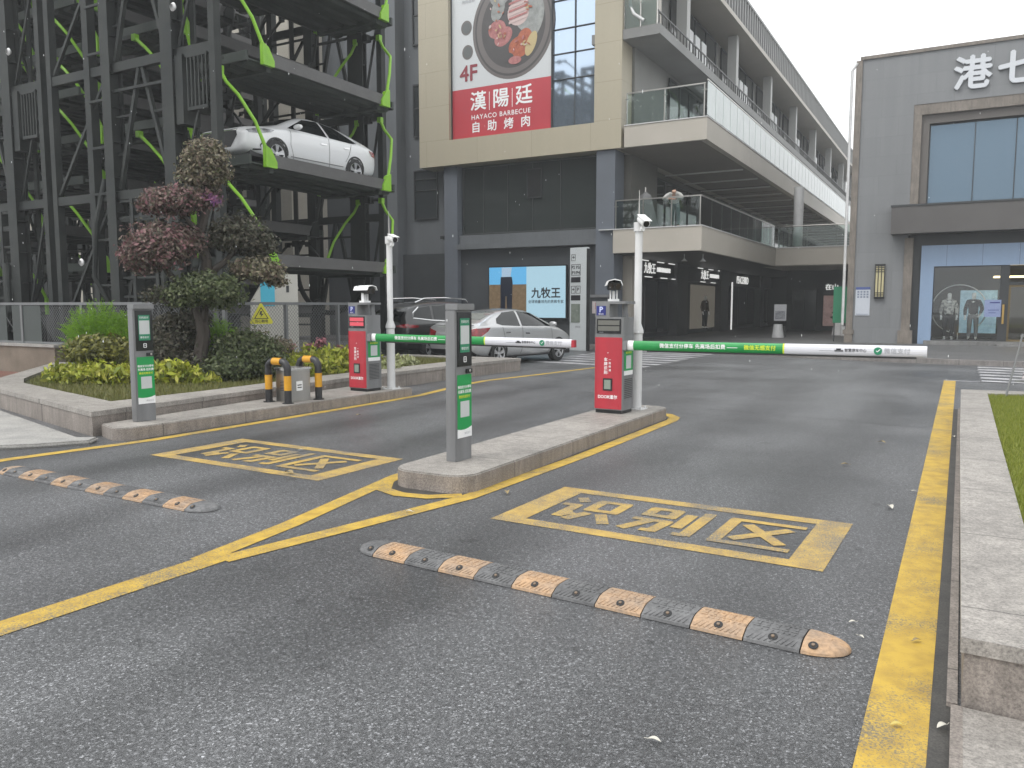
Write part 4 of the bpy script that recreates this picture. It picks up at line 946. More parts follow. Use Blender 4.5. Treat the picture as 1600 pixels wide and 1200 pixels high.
# ================================================================ people and mannequins
def human(name, label, cat, loc, rz, J, cloth, skin, hair=None, hood=None, group=None, scale=1.0):
    """one continuous skinned body; clothes and hair are children"""
    root = thing(name, label, cat, loc, rz, group); root.scale = (scale,) * 3
    def skinmesh(nm, V, E, rad, m, sub=2, rootv=0):
        me = bpy.data.meshes.new(nm); me.from_pydata(V, E, []); o = bpy.data.objects.new(nm, me); COL.objects.link(o)
        md = o.modifiers.new('skin', 'SKIN'); md.use_smooth_shade = True
        for i, s in enumerate(me.skin_vertices[0].data):
            r_ = rad[i]; s.radius = r_ if isinstance(r_, tuple) else (r_, r_); s.use_root = (i == rootv)
        md2 = o.modifiers.new('sub', 'SUBSURF'); md2.levels = sub; md2.render_levels = sub
        dg = bpy.context.evaluated_depsgraph_get(); dg.update()
        m2 = bpy.data.meshes.new_from_object(o.evaluated_get(dg)); bpy.data.objects.remove(o); bpy.data.meshes.remove(me)
        m2.materials.clear(); m2.materials.append(m); m2.polygons.foreach_set('use_smooth', [True] * len(m2.polygons)); m2.name = nm
        q = bpy.data.objects.new(nm, m2); COL.objects.link(q); q.parent = root; return q
    names = ['pelvis', 'waist', 'chest', 'neck', 'head0', 'head1']
    V = [J[k] for k in names]; E = [(i, i + 1) for i in range(5)]
    rad = [(0.145, 0.11), (0.125, 0.095), (0.155, 0.11), 0.05, 0.078, (0.085, 0.095)]
    # crown and nose
    hd = Vector(J['head1']); V.append(tuple(hd + Vector((0, 0.0, 0.075)))); E.append((5, 6)); rad.append(0.06)
    V.append(tuple(Vector(J['head0']) * .45 + hd * .55 + Vector((0, -0.1, -0.0)))); E.append((4, 7)); rad.append(0.014)
    for sd in ('l', 'r'):
        i0 = len(V); V += [J['sh_' + sd], J['el_' + sd], J['wr_' + sd]]; E += [(2, i0), (i0, i0 + 1), (i0 + 1, i0 + 2)]; rad += [0.06, 0.045, 0.03]
        w = Vector(J['wr_' + sd]); d = (w - Vector(J['el_' + sd])).normalized(); sdv = d.cross(Vector((0, 1, 0.1))).normalized()
        V.append(tuple(w + d * 0.085)); pi = len(V) - 1; E.append((i0 + 2, pi)); rad.append((0.034, 0.018))
        for k in range(4):
            b = w + d * 0.09 + sdv * (k - 1.5) * 0.019; L = (0.06, 0.075, 0.07, 0.055)[k]
            V += [tuple(b + d * L * .5), tuple(b + d * L + Vector((0, -0.018, 0)))]; j = len(V) - 2; E += [(pi, j), (j, j + 1)]; rad += [0.009, 0.007]
        V.append(tuple(w + d * 0.06 + sdv * 0.05 + Vector((0, -0.02, 0)))); E.append((i0 + 2, len(V) - 1)); rad.append(0.009)
        i1 = len(V); V += [J['hip_' + sd], J['kn_' + sd], J['an_' + sd], J['toe_' + sd]]; E += [(0, i1), (i1, i1 + 1), (i1 + 1, i1 + 2), (i1 + 2, i1 + 3)]; rad += [0.085, 0.06, 0.042, (0.038, 0.03)]
    skinmesh('body', V, E, rad, skin)
    def limbset(nm, keys, rads, m):
        VV, EE, RR = [], [], []
        for chain, rr in zip(keys, rads):
            prev = None
            for k, r_ in zip(chain, rr):
                p = tuple(J[k]) if isinstance(k, str) else k
                if p in VV: ix = VV.index(p)
                else: VV.append(p); RR.append(r_); ix = len(VV) - 1
                if prev is not None: EE.append((prev, ix))
                prev = ix
        return skinmesh(nm, VV, EE, RR, m)
    if 'top' in cloth:
        long_ = cloth.get('long', True); wf = 0.93
        ends = [tuple(Vector(J['el_' + s]).lerp(Vector(J['wr_' + s]), wf if long_ else 0.1)) for s in 'lr']
        hem = tuple(Vector(J['pelvis']) + Vector((0, 0, -0.05)))
        limbset('jacket', [[hem, 'waist', 'chest', 'neck'], ['chest', 'sh_l', 'el_l', ends[0]], ['chest', 'sh_r', 'el_r', ends[1]]],
                [[(0.185, 0.14), (0.17, 0.13), (0.19, 0.135), (0.075, 0.075)], [0, 0.085, 0.07, 0.055], [0, 0.085, 0.07, 0.055]], cloth['top'])
    if 'legs' in cloth:
        cuffs = [tuple(Vector(J['kn_' + s]).lerp(Vector(J['an_' + s]), 0.93)) for s in 'lr']
        limbset('trousers', [['waist', 'pelvis', 'hip_l', 'kn_l', cuffs[0]], ['pelvis', 'hip_r', 'kn_r', cuffs[1]]],
                [[(0.13, 0.1), (0.16, 0.125), 0.105, 0.08, 0.065], [0, 0.105, 0.08, 0.065]], cloth['legs'])
    if 'shoe' in cloth:
        for s in 'lr':
            a = Vector(J['an_' + s]); t_ = Vector(J['toe_' + s]); skinmesh('shoe', [tuple(a + Vector((0, 0.03, -0.035))), tuple(t_)], [(0, 1)], [(0.045, 0.045), (0.045, 0.04)], cloth['shoe'])
    if hair:
        h0 = Vector(J['head1']); skinmesh('hair', [tuple(h0 + Vector((0, 0.03, 0.0))), tuple(h0 + Vector((0, 0.02, 0.07)))], [(0, 1)], [(0.095, 0.09), (0.085, 0.08)], hair)
    if hood:
        nk = Vector(J['neck']); skinmesh('hood', [tuple(nk + Vector((-0.09, 0.02, 0.0))), tuple(nk + Vector((0, 0.1, 0.03))), tuple(nk + Vector((0.09, 0.02, 0.0)))], [(0, 1), (1, 2)], [0.045, 0.075, 0.045], hood)
    return root
STAND = dict(pelvis=(0, 0, 0.95), waist=(0, 0, 1.12), chest=(0, 0, 1.36), neck=(0, 0.0, 1.53), head0=(0, -0.015, 1.61), head1=(0, -0.01, 1.7),
             sh_l=(0.19, 0, 1.44), el_l=(0.27, 0.03, 1.16), wr_l=(0.26, -0.05, 0.9), sh_r=(-0.19, 0, 1.44), el_r=(-0.27, 0.03, 1.16), wr_r=(-0.26, -0.05, 0.9),
             hip_l=(0.1, 0, 0.88), kn_l=(0.11, -0.01, 0.5), an_l=(0.12, 0.02, 0.09), toe_l=(0.13, -0.14, 0.035),
             hip_r=(-0.1, 0, 0.88), kn_r=(-0.11, -0.01, 0.5), an_r=(-0.12, 0.02, 0.09), toe_r=(-0.13, -0.14, 0.035))
M_mann = mat('mannequin_white', (0.8, 0.8, 0.78), 0.4); M_skin = mat('skin', (0.42, 0.26, 0.19), 0.55); M_hair = mat('black_hair', (0.012, 0.01, 0.009), 0.5)
M_camo = mat('patterned_grey_cloth', (0.6, 0.58, 0.54), 0.85, c2=(0.22, 0.22, 0.21), scale=11, thr=(0.46, 0.54))
M_cblk = mat('black_cloth', (0.018, 0.018, 0.02), 0.85); M_cgry = mat('grey_denim', (0.26, 0.26, 0.26), 0.85, c2=(0.2, 0.2, 0.2), scale=5)
human('mannequin', 'white headed mannequin in a patterned grey hoodie and black trousers in the shop window', 'mannequin', (-0.42, 34.5, 0.27), R(4), STAND, dict(top=M_camo, legs=M_cblk, shoe=M_white2), M_mann, hood=M_camo, group='shop window mannequins')
J2 = dict(STAND); J2.update(el_l=(0.29, 0.04, 1.17), wr_l=(0.22, -0.1, 0.98))
human('mannequin', 'white headed mannequin in a black jacket and grey trousers in the shop window', 'mannequin', (0.38, 34.55, 0.27), R(-6), J2, dict(top=M_cblk, legs=M_cgry, shoe=M_cblk), M_mann, group='shop window mannequins')
human('mannequin', 'dark clothed mannequin with a pale head in the arcade show window', 'mannequin', (-12.0, 42.6, 0.32), R(70), STAND, dict(top=mat('brown_cloth', (0.07, 0.045, 0.03), 0.85), legs=M_cblk, shoe=M_cblk), M_mann, group='shop window mannequins')
HP = thing('display_hoop', 'thin white ring light hoop behind the two shop window mannequins', 'hoop', (-0.1, 35.2, 1.55))
mb = MB(); mb.tube([(0.92 * math.cos(2 * math.pi * k / 48), 0, 0.92 * math.sin(2 * math.pi * k / 48) - 0.12) for k in range(-7, 36)], 0.02, 8); mb.build('hoop', M_white2, HP, smooth=True)
mb = MB(); mb.tube([(0, 0.02, -1.02), (0, 0.02, -1.3)], 0.02, 8); mb.build('stand', M_white2, HP)
SV = thing('shop_display_screen', 'lit pale blue picture screen behind the mannequins in the store', 'screen', (0.55, 35.9, 0.4))
mb = MB(); mb.box(-0.62, 0.62, 0, 0.06, 0.1, 1.75); mb.build('panel', mat('screen_light_blue', (0.05, 0.1, 0.13), 0.3, c2=(0.25, 0.4, 0.45), scale=3.5, emit=(0.36, 0.56, 0.68), estr=0.3), SV)
mb = MB(); mb.box(-0.72, 0.76, 0.0, 0.08, -0.14, -0.0); mb.build('foot', M_black, SV)
PO = thing('window_poster', 'pale blue paper poster stuck on the store window right of the mannequins', 'poster', (0.98, YR + 0.09, 1.15))
mb = MB(); mb.box(-0.26, 0.26, -0.004, 0, 0, 0.62); mb.build('paper', mat('poster_blue', (0.2, 0.25, 0.42), 0.5, c2=(0.24, 0.29, 0.46), scale=6), PO)
mb = MB(); mb.box(-0.1, 0.22, -0.008, -0.004, 0.5, 0.54); mb.box(-0.15, 0.2, -0.008, -0.004, 0.24, 0.26); mb.box(-0.12, 0.1, -0.008, -0.004, 0.14, 0.16); mb.build('print', M_blue, PO)
# person bending over the gallery rail
JP = dict(STAND); JP.update(waist=(0, -.06, 1.08), chest=(0, -0.24, 1.22), neck=(0, -0.36, 1.3), head0=(0.02, -0.43, 1.3), head1=(0.03, -0.49, 1.33), sh_l=(0.19, -0.28, 1.28), sh_r=(-0.19, -0.28, 1.28),
                            el_l=(0.36, -0.42, 1.1), wr_l=(0.12, -0.56, 1.06), el_r=(-0.4, -0.4, 1.08), wr_r=(-0.12, -0.56, 1.06))
human('person', 'person in a white long sleeved top and dark trousers leaning on the gallery rail', 'person', (-9.75, 30.2, 4.5), R(8), JP, dict(top=mat('white_cloth', (0.42, 0.42, 0.4), 0.85), legs=mat('pale_blue_denim', (0.17, 0.21, 0.22), 0.85), shoe=M_white2), M_skin, hair=M_hair)
UB = thing('cafe_umbrella', 'closed grey parasol standing on the lower gallery behind the rail', 'parasol', (-11.1, 30.6, 4.5))
mb = MB(); mb.lathe([(0.62, 0.0), (0.5, 0.35), (0.24, 1.35), (0.05, 1.5), (0, 1.5)], (0, 0, 0.02), 4); mb.build('canopy', mat('grey_canvas', (0.2, 0.2, 0.2), 0.9), UB)
mb = MB(); mb.tube([(0, 0, 0), (0, 0, 1.7)], 0.03); mb.build('pole', M_stain, UB)

# easel stand on the lawn at the right edge
ES = thing('easel_stand', 'slim grey metal easel stand holding a framed poster at the far end of the lawn', 'stand', (0.62, 13.2, 0.26), R(-8))
mb = MB(); mb.tube([(-0.02, 0, 0), (0.13, 0.12, 0.9)], 0.014); mb.build('leg', M_silver, ES)
mb = MB(); mb.tube([(0.75, 0, 0), (0.6, 0.12, 0.9)], 0.014); mb.build('leg', M_silver, ES)
mb = MB(); mb.tube([(0.36, 0.55, 0), (0.36, 0.14, 0.9)], 0.014); mb.build('leg', M_silver, ES)
mb = MB(); mb.bar((0.1, 0.12, 0.87), (0.62, 0.12, 0.87), 0.03); mb.bar((0.1, 0.1, 0.78), (0.62, 0.1, 0.78), 0.02); mb.bar((0.07, 0.04, 0.24), (0.68, 0.04, 0.24), 0.03); mb.build('crossbar', M_silver, ES)
mb = MB(); mb.quad((0.16, 0.02, 0.28), (0.66, 0.02, 0.28), (0.66, 0.08, 0.62), (0.22, 0.08, 0.62)); q = mb.build('poster', mat('plaid_print', (0.5, 0.45, 0.46), 0.5, c2=(0.12, 0.1, 0.11), scale=16, thr=(0.45, 0.55)), ES)
# ================================================================ cars
class Car: pass
def make_car(name, label, loc, rz, S, wheels, wr, paint_m, wins, extra, wheelbase_y, group=None, L=4.5):
    """S: stations (x, zb, w, zs, zr, wr_) rear to front; lofted and subdivided body, panels laid on it"""
    root = thing(name, label, 'car', loc, rz, group)
    V, F = [], []
    def ring(s):
        x, zb, w, zs, zr, wt = s
        H = [(0, zb), (w * .78, zb), (w * .955, zb + .07), (w * 0.995, zb + (zs - zb) * .42), (w, zb + (zs - zb) * .68), (w * .985, zs - .035), (w * .955, zs + .012 if zr - zs > .05 else zs),
             (wt + (w * .93 - wt) * .5, zs + (zr - zs) * .5), (wt, zs + (zr - zs) * .86), (wt * .82, zs + (zr - zs) * .97), (0, zr)]
        return [(x, -y, z) for y, z in H] + [(x, y, z) for y, z in H[-2:0:-1]]
    rings = [ring(s) for s in S]; n = len(rings[0])
    for r_ in rings: V += r_
    for i in range(len(S) - 1):
        for k in range(n): F.append((i * n + k, i * n + (k + 1) % n, (i + 1) * n + (k + 1) % n, (i + 1) * n + k))
    F.append(tuple(range(n))); F.append(tuple((len(S) - 1) * n + k for k in range(n))[::-1])
    me = bpy.data.meshes.new('b'); me.from_pydata(V, [], F); o = bpy.data.objects.new('b', me); COL.objects.link(o)
    bm = bmesh.new(); bm.from_mesh(me)
    for f in list(bm.faces):
        if len(f.verts) > 4: bmesh.ops.poke(bm, faces=[f])
    bmesh.ops.recalc_face_normals(bm, faces=bm.faces); bm.to_mesh(me); bm.free()
    md = o.modifiers.new('s', 'SUBSURF'); md.levels = 2; md.render_levels = 2
    dg = bpy.context.evaluated_depsgraph_get(); dg.update(); m2 = bpy.data.meshes.new_from_object(o.evaluated_get(dg)); bpy.data.objects.remove(o)
    bm = bmesh.new(); bm.from_mesh(m2); bm.transform(Matrix.Identity(4))
    bvh = BVHTree.FromBMesh(bm)
    # wheel openings: push nothing, cut the faces whose centre lies inside an arch on the flank
    dele = [f for f in bm.faces if any((f.calc_center_median().x - wx) ** 2 + (f.calc_center_median().z - wr) ** 2 < (wr * 0.98) ** 2 and abs(f.calc_center_median().y) > 0.5 for wx in wheels)]
    bmesh.ops.delete(bm, geom=dele, context='FACES')
    bm.to_mesh(m2); bm.free()
    m2.materials.append(paint_m); m2.polygons.foreach_set('use_smooth', [True] * len(m2.polygons)); m2.name = 'body'
    body = bpy.data.objects.new('body', m2); COL.objects.link(body); body.parent = root
    def lay(nm, poly, m, axis='y', side=1, off=0.006, seg=0.06, parent=None, tilt=None, solid=True):
        """a panel with the outline poly, dropped on the body along an axis"""
        b = bmesh.new()
        if axis == 'y': vs = [b.verts.new((x, side * 2.0, z)) for x, z in poly]; d = Vector((0, -side, 0))
        elif axis == 'x': vs = [b.verts.new((side * 4.0, y, z)) for y, z in poly]; d = Vector((-side, 0, 0))
        else: vs = [b.verts.new((x, y, 3.0)) for x, y in poly]; d = Vector((0, 0, -1))
        if tilt: d = Vector(tilt).normalized()
        b.faces.new(vs); bmesh.ops.triangulate(b, faces=b.faces[:])
        for _ in range(5):
            es = [e for e in b.edges if e.calc_length() > seg]
            if not es: break
            bmesh.ops.subdivide_edges(b, edges=es, cuts=1); bmesh.ops.triangulate(b, faces=b.faces[:])
        for v in b.verts:
            h, nn, ix, ds = bvh.ray_cast(v.co, d, 10)
            if h is None:
                h, nn, ix, ds = bvh.find_nearest(v.co + d * (1.2 if axis == 'y' else 2.0))
            v.co = h - d * off
        me = bpy.data.meshes.new(nm); bmesh.ops.recalc_face_normals(b, faces=b.faces)
        b.to_mesh(me); b.free(); me.materials.append(m); me.polygons.foreach_set('use_smooth', [True] * len(me.polygons))
        q = bpy.data.objects.new(nm, me); COL.objects.link(q); q.parent = parent or root; return q
    # wheels
    ty, rim = MB(), MB()
    wd = 0.2
    ty.lathe([(wr * .66, -wd / 2), (wr * .9, -wd / 2), (wr * .985, -wd * .4), (wr, -wd * .2), (wr, wd * .2), (wr * .985, wd * .4), (wr * .9, wd / 2), (wr * .66, wd / 2), (wr * .62, wd * .35)], n=36, axis='y')
    for s in range(5):
        a = 2 * math.pi * s / 5 + .3
        for da in (-.16, .16):
            c0 = Vector((math.cos(a) * wr * .12, wd * .36, math.sin(a) * wr * .12)); c1 = Vector((math.cos(a + da) * wr * .62, wd * .44, math.sin(a + da) * wr * .62))
            rim.bar(c0, c1, 0.045, 0.03, up=(0, 1, 0))
    rim.lathe([(wr * .6, wd * .3), (wr * .6, wd * .46), (wr * .68, wd * .5), (wr * .68, wd * .3)], n=36, axis='y'); rim.lathe([(0, wd * .47), (wr * .16, wd * .45), (wr * .18, wd * .3)], n=16, axis='y')
    well = MB(); well.lathe([(0, wd * .18), (wr * .64, wd * .2)], n=24, axis='y')
    first = None
    for wx in wheels:
        for sd in (-1, 1):
            if first is None:
                w = ty.build('wheel', M_rubber, root, smooth=True); r_ = rim.build('rim', mat('alloy', (0.55, 0.55, 0.56), 0.3, metal=0.8), w); k_ = well.build('brake', M_black, w); first = (w, r_, k_)
            else:
                w = first[0].copy(); COL.objects.link(w)
                for q in first[1:]: c = q.copy(); COL.objects.link(c); c.parent = w
            w.location = (wx, sd * (wheelbase_y - wd / 2), wr)
            w.rotation_euler = (0, 0, 0 if sd > 0 else math.pi)
            # arch liner
    ln = MB()
    for wx in wheels: ln.box(wx - wr * 1.02, wx + wr * 1.02, -wheelbase_y + 0.22, wheelbase_y - 0.22, 0.2, wr * 2.02)
    ln.box(S[0][0] + 0.15, S[-1][0] - 0.2, -wheelbase_y + .12, wheelbase_y - .12, 0.2, 0.32)
    ln.build('underbody', M_black, root)
    for wx in wheels:
        for sd in (-1, 1):
            arc = [(wx + math.cos(R(a)) * wr * 1.13, wr + math.sin(R(a)) * wr * 1.13) for a in range(-25, 206, 11)]; arc += [(wx + math.cos(R(a)) * wr * .99, wr + math.sin(R(a)) * wr * .99) for a in range(205, -26, -11)]
            b = MB(); b.add([(x, sd * 2.0, z) for x, z in arc], []); m_ = len(arc) // 2
            pts = []
            for x, z in arc:
                h, nn, ix, ds = bvh.ray_cast(Vector((x, sd * 2, max(z, 0.24))), Vector((0, -sd, 0)), 3); pts.append((x, (h.y if h is not None else sd * wheelbase_y) + sd * 0.007, max(z, 0.24)))
            a_ = MB(); a_.add(pts, [(i, i + 1, len(arc) - 2 - i, len(arc) - 1 - i) for i in range(m_ - 1)]); a_.build('wheel_arch', extra.get('arch', M_black), root)
    C = Car(); C.root = root; C.lay = lay; C.bvh = bvh
    return C
M_cglass = mat('car_window_glass', (0.008, 0.01, 0.011), 0.04, spec=0.45)
M_seam = mat('panel_gap', (0.02, 0.02, 0.02), 0.6)
M_chrome = mat('chrome', (0.7, 0.7, 0.7), 0.12, metal=1.0)
M_tail = mat('red_tail_lamp', (0.3, 0.012, 0.02), 0.15, coat=0.8, c2=(0.12, 0.004, 0.008), scale=9)
M_lamp = mat('clear_head_lamp', (0.35, 0.36, 0.38), 0.12, c2=(0.05, 0.05, 0.055), scale=8, coat=0.8)
def carpaint(nm, c, metal=0.3, rough=0.35): return mat(nm, c, rough, metal=metal, coat=0.9)
def ribbon(pts, w): # outline of a thin line through (a, b) points
    P = [Vector(p) for p in pts]; L, Q = [], []
    for i, p in enumerate(P):
        d = (P[min(i + 1, len(P) - 1)] - P[max(i - 1, 0)]).normalized(); n_ = Vector((-d.y, d.x)) * w / 2; L.append(tuple(p + n_)); Q.append(tuple(p - n_))
    return L + Q[::-1]
def mirror_part(C, x, z, sd, m, y):
    mb = MB(); mb.lathe([(0, -.11), (.05, -.1), (.075, -.03), (.075, .05), (.05, .1), (0, .11)], n=14, axis='y')
    o = mb.build('mirror', m, C.root, smooth=True); o.location = (x, sd * y, z); o.scale = (0.9, 1, 0.85); return o
S_SEDAN = [(-2.285, .40, .66, .82, .88, .5), (-2.22, .30, .80, .92, 1.0, .62), (-1.95, .25, .87, .99, 1.10, .70), (-1.6, .22, .895, .985, 1.19, .66), (-1.25, .2, .9, .975, 1.32, .60), (-.75, .19, .9, .965, 1.42, .575), (-.1, .19, .9, .95, 1.455, .575),
           (.35, .19, .9, .94, 1.41, .58), (.8, .19, .9, .925, 1.22, .62), (1.2, .19, .9, .90, 1.01, .70), (1.6, .2, .88, .84, .93, .72), (1.95, .22, .87, .78, .88, .68), (2.17, .26, .83, .73, .83, .62), (2.27, .3, .76, .66, .77, .55), (2.29, .36, .62, .6, .7, .45)]
def sedan(name, label, loc, rz, pm, group=None):
    C = make_car(name, label, loc, rz, S_SEDAN, (1.40, -1.30), .325, pm, None, {}, .9, group)
    for sd in (1, -1):
        C.lay('side_window', [(.98, .985), (.3, 1.32), (-.22, 1.375), (-.3, .99)], M_cglass, 'y', sd)
        C.lay('side_window', [(-.38, .99), (-.3, 1.375), (-.8, 1.33), (-1.35, 1.08), (-1.42, 1.03), (-1.2, .995)], M_cglass, 'y', sd)
        C.lay('door_seam', ribbon([(.95, .95), (.98, .6), (.85, .3)], .012), M_seam, 'y', sd, .004); C.lay('door_seam', ribbon([(-.32, .96), (-.33, .5), (-.36, .28)], .012), M_seam, 'y', sd, .004)
        C.lay('door_seam', ribbon([(-1.15, .96), (-1.05, .7), (-.92, .5)], .012), M_seam, 'y', sd, .004); C.lay('sill_line', ribbon([(.95, .34), (-.85, .37)], .02), M_silver, 'y', sd, .008)
        C.lay('door_handle', ribbon([(-.02, .79), (-.22, .8)], .03), M_chrome, 'y', sd, .02); C.lay('door_handle', ribbon([(-.86, .83), (-1.06, .84)], .03), M_chrome, 'y', sd, .02)
        C.lay('headlight', [(2.18, .74), (1.95, .81), (1.6, .85), (1.45, .84), (1.55, .78), (1.9, .7), (2.16, .68)], M_lamp, 'y', sd, .008); C.lay('tail_light', [(-2.2, .92), (-1.85, .93), (-1.98, .8), (-2.2, .78)], M_tail, 'y', sd, .008)
        C.lay('fog_lamp_trim', ribbon([(1.78, .56), (1.88, .44), (1.84, .36), (2.05, .33)], .032), M_black, 'y', sd, .01)
        mirror_part(C, .82, 1.02, sd, pm, .98)
    C.lay('windscreen', [(1.12, -.6), (1.12, .6), (.42, .5), (.42, -.5)], M_cglass, 'z', 1); C.lay('rear_window', [(-1.7, -.52), (-1.7, .52), (-.95, .46), (-.95, -.46)], M_cglass, 'z', 1)
    C.lay('grille', [(-.56, .73), (.56, .73), (.6, .62), (.4, .38), (-.4, .38), (-.6, .62)], M_black, 'x', 1, .008); C.lay('grille_trim', ribbon([(-.58, .745), (.58, .745)], .025), M_chrome, 'x', 1, .014); C.lay('number_plate', [(-.22, .7), (.22, .7), (.22, .83), (-.22, .83)], M_blue, 'x', -1, .012)
    return C
Z_PAL = 2.45
M_wpaint = carpaint('white_car_paint', (0.7, 0.71, 0.72), 0.0, 0.3)
sedan('white_sedan', 'white saloon car parked on a raised steel pallet in the parking tower', (-14.58, 14.98, 4.65), R(-90), M_wpaint, 'saloon cars stored in the parking towers')
sedan('grey_sedan', 'grey saloon car half hidden on a pallet at the far left of the parking tower', (-25.5, 14.9, 4.65), R(-90), carpaint('grey_car_paint', (0.45, 0.46, 0.47), .2), 'saloon cars stored in the parking towers')

# ---- silver saloon seen from its right rear quarter
S_308 = [(-2.2, .42, .68, .80, .86, .5), (-2.13, .28, .83, .98, 1.06, .62), (-1.95, .24, .88, 1.03, 1.13, .70), (-1.7, .22, .9, 1.03, 1.17, .68), (-1.3, .2, .91, 1.02, 1.33, .62), (-.85, .19, .91, 1.0, 1.45, .58), (-.1, .19, .91, .98, 1.5, .58),
         (.4, .19, .91, .965, 1.44, .58), (.9, .19, .91, .95, 1.22, .62), (1.3, .19, .905, .92, 1.04, .68), (1.65, .2, .885, .84, .94, .7), (1.98, .23, .83, .72, .82, .6), (2.15, .28, .72, .6, .7, .48), (2.22, .36, .58, .52, .58, .38)]
M_spaint = carpaint('silver_car_paint', (0.5, 0.505, 0.51), 0.5, 0.28)
def silver(loc, rz):
    C = make_car('silver_sedan', 'silver saloon car with red tail lights waiting beyond the end of the planter', loc, rz, S_308, (1.33, -1.28), .32, M_spaint, None, {}, .91)
    for sd in (1, -1):
        C.lay('side_window', [(1.08, .99), (.38, 1.36), (-.2, 1.42), (-.28, 1.02)], M_cglass, 'y', sd)
        C.lay('side_window', [(-.36, 1.02), (-.28, 1.42), (-.8, 1.38), (-1.18, 1.22), (-1.28, 1.1), (-1.1, 1.05)], M_cglass, 'y', sd)
        C.lay('door_seam', ribbon([(1.0, .96), (1.02, .6), (.9, .3)], .012), M_seam, 'y', sd, .004); C.lay('door_seam', ribbon([(-.3, 1.0), (-.31, .5), (-.34, .28)], .012), M_seam, 'y', sd, .004); C.lay('door_seam', ribbon([(-1.12, 1.0), (-1.05, .72), (-.9, .5)], .012), M_seam, 'y', sd, .004)
        C.lay('door_handle', ribbon([(-.02, .82), (-.2, .825)], .03), M_chrome, 'y', sd, .02); C.lay('door_handle', ribbon([(-.84, .86), (-1.02, .865)], .03), M_chrome, 'y', sd, .02)
        C.lay('tail_light', [(-2.12, .98), (-1.6, 1.0), (-1.72, .9), (-2.0, .76), (-2.14, .74)], M_tail, 'y', sd, .01); C.lay('tail_light', [(sd * .86, 1.0), (sd * .48, .9), (sd * .5, .75), (sd * .86, .73)], M_tail, 'x', -1, .01)
        C.lay('side_trim', ribbon([(.9, .62), (-.9, .64)], .025), M_silver, 'y', sd, .008)
        mirror_part(C, .92, 1.06, sd, M_spaint, 1.0)
    C.lay('rear_window', [(-1.66, -.56), (-1.66, .56), (-.98, .5), (-.98, -.5)], mat('pale_reflecting_glass', (0.3, 0.33, 0.33), 0.08, metal=0.4), 'z', 1); C.lay('windscreen', [(1.2, -.6), (1.2, .6), (.5, .5), (.5, -.5)], M_cglass, 'z', 1)
    C.lay('boot_seam', ribbon([(-.7, 1.06), (.7, 1.06)], .014), M_seam, 'x', -1, .005); C.lay('lower_bumper', [(-.8, .3), (.8, .3), (.72, .44), (-.72, .44)], M_black, 'x', -1, .01)
    C.lay('number_plate', [(-.24, .56), (.24, .56), (.24, .7), (-.24, .7)], M_blue, 'x', -1, .014)
    return C
silver((-11.05, 19.3, 0), R(80))
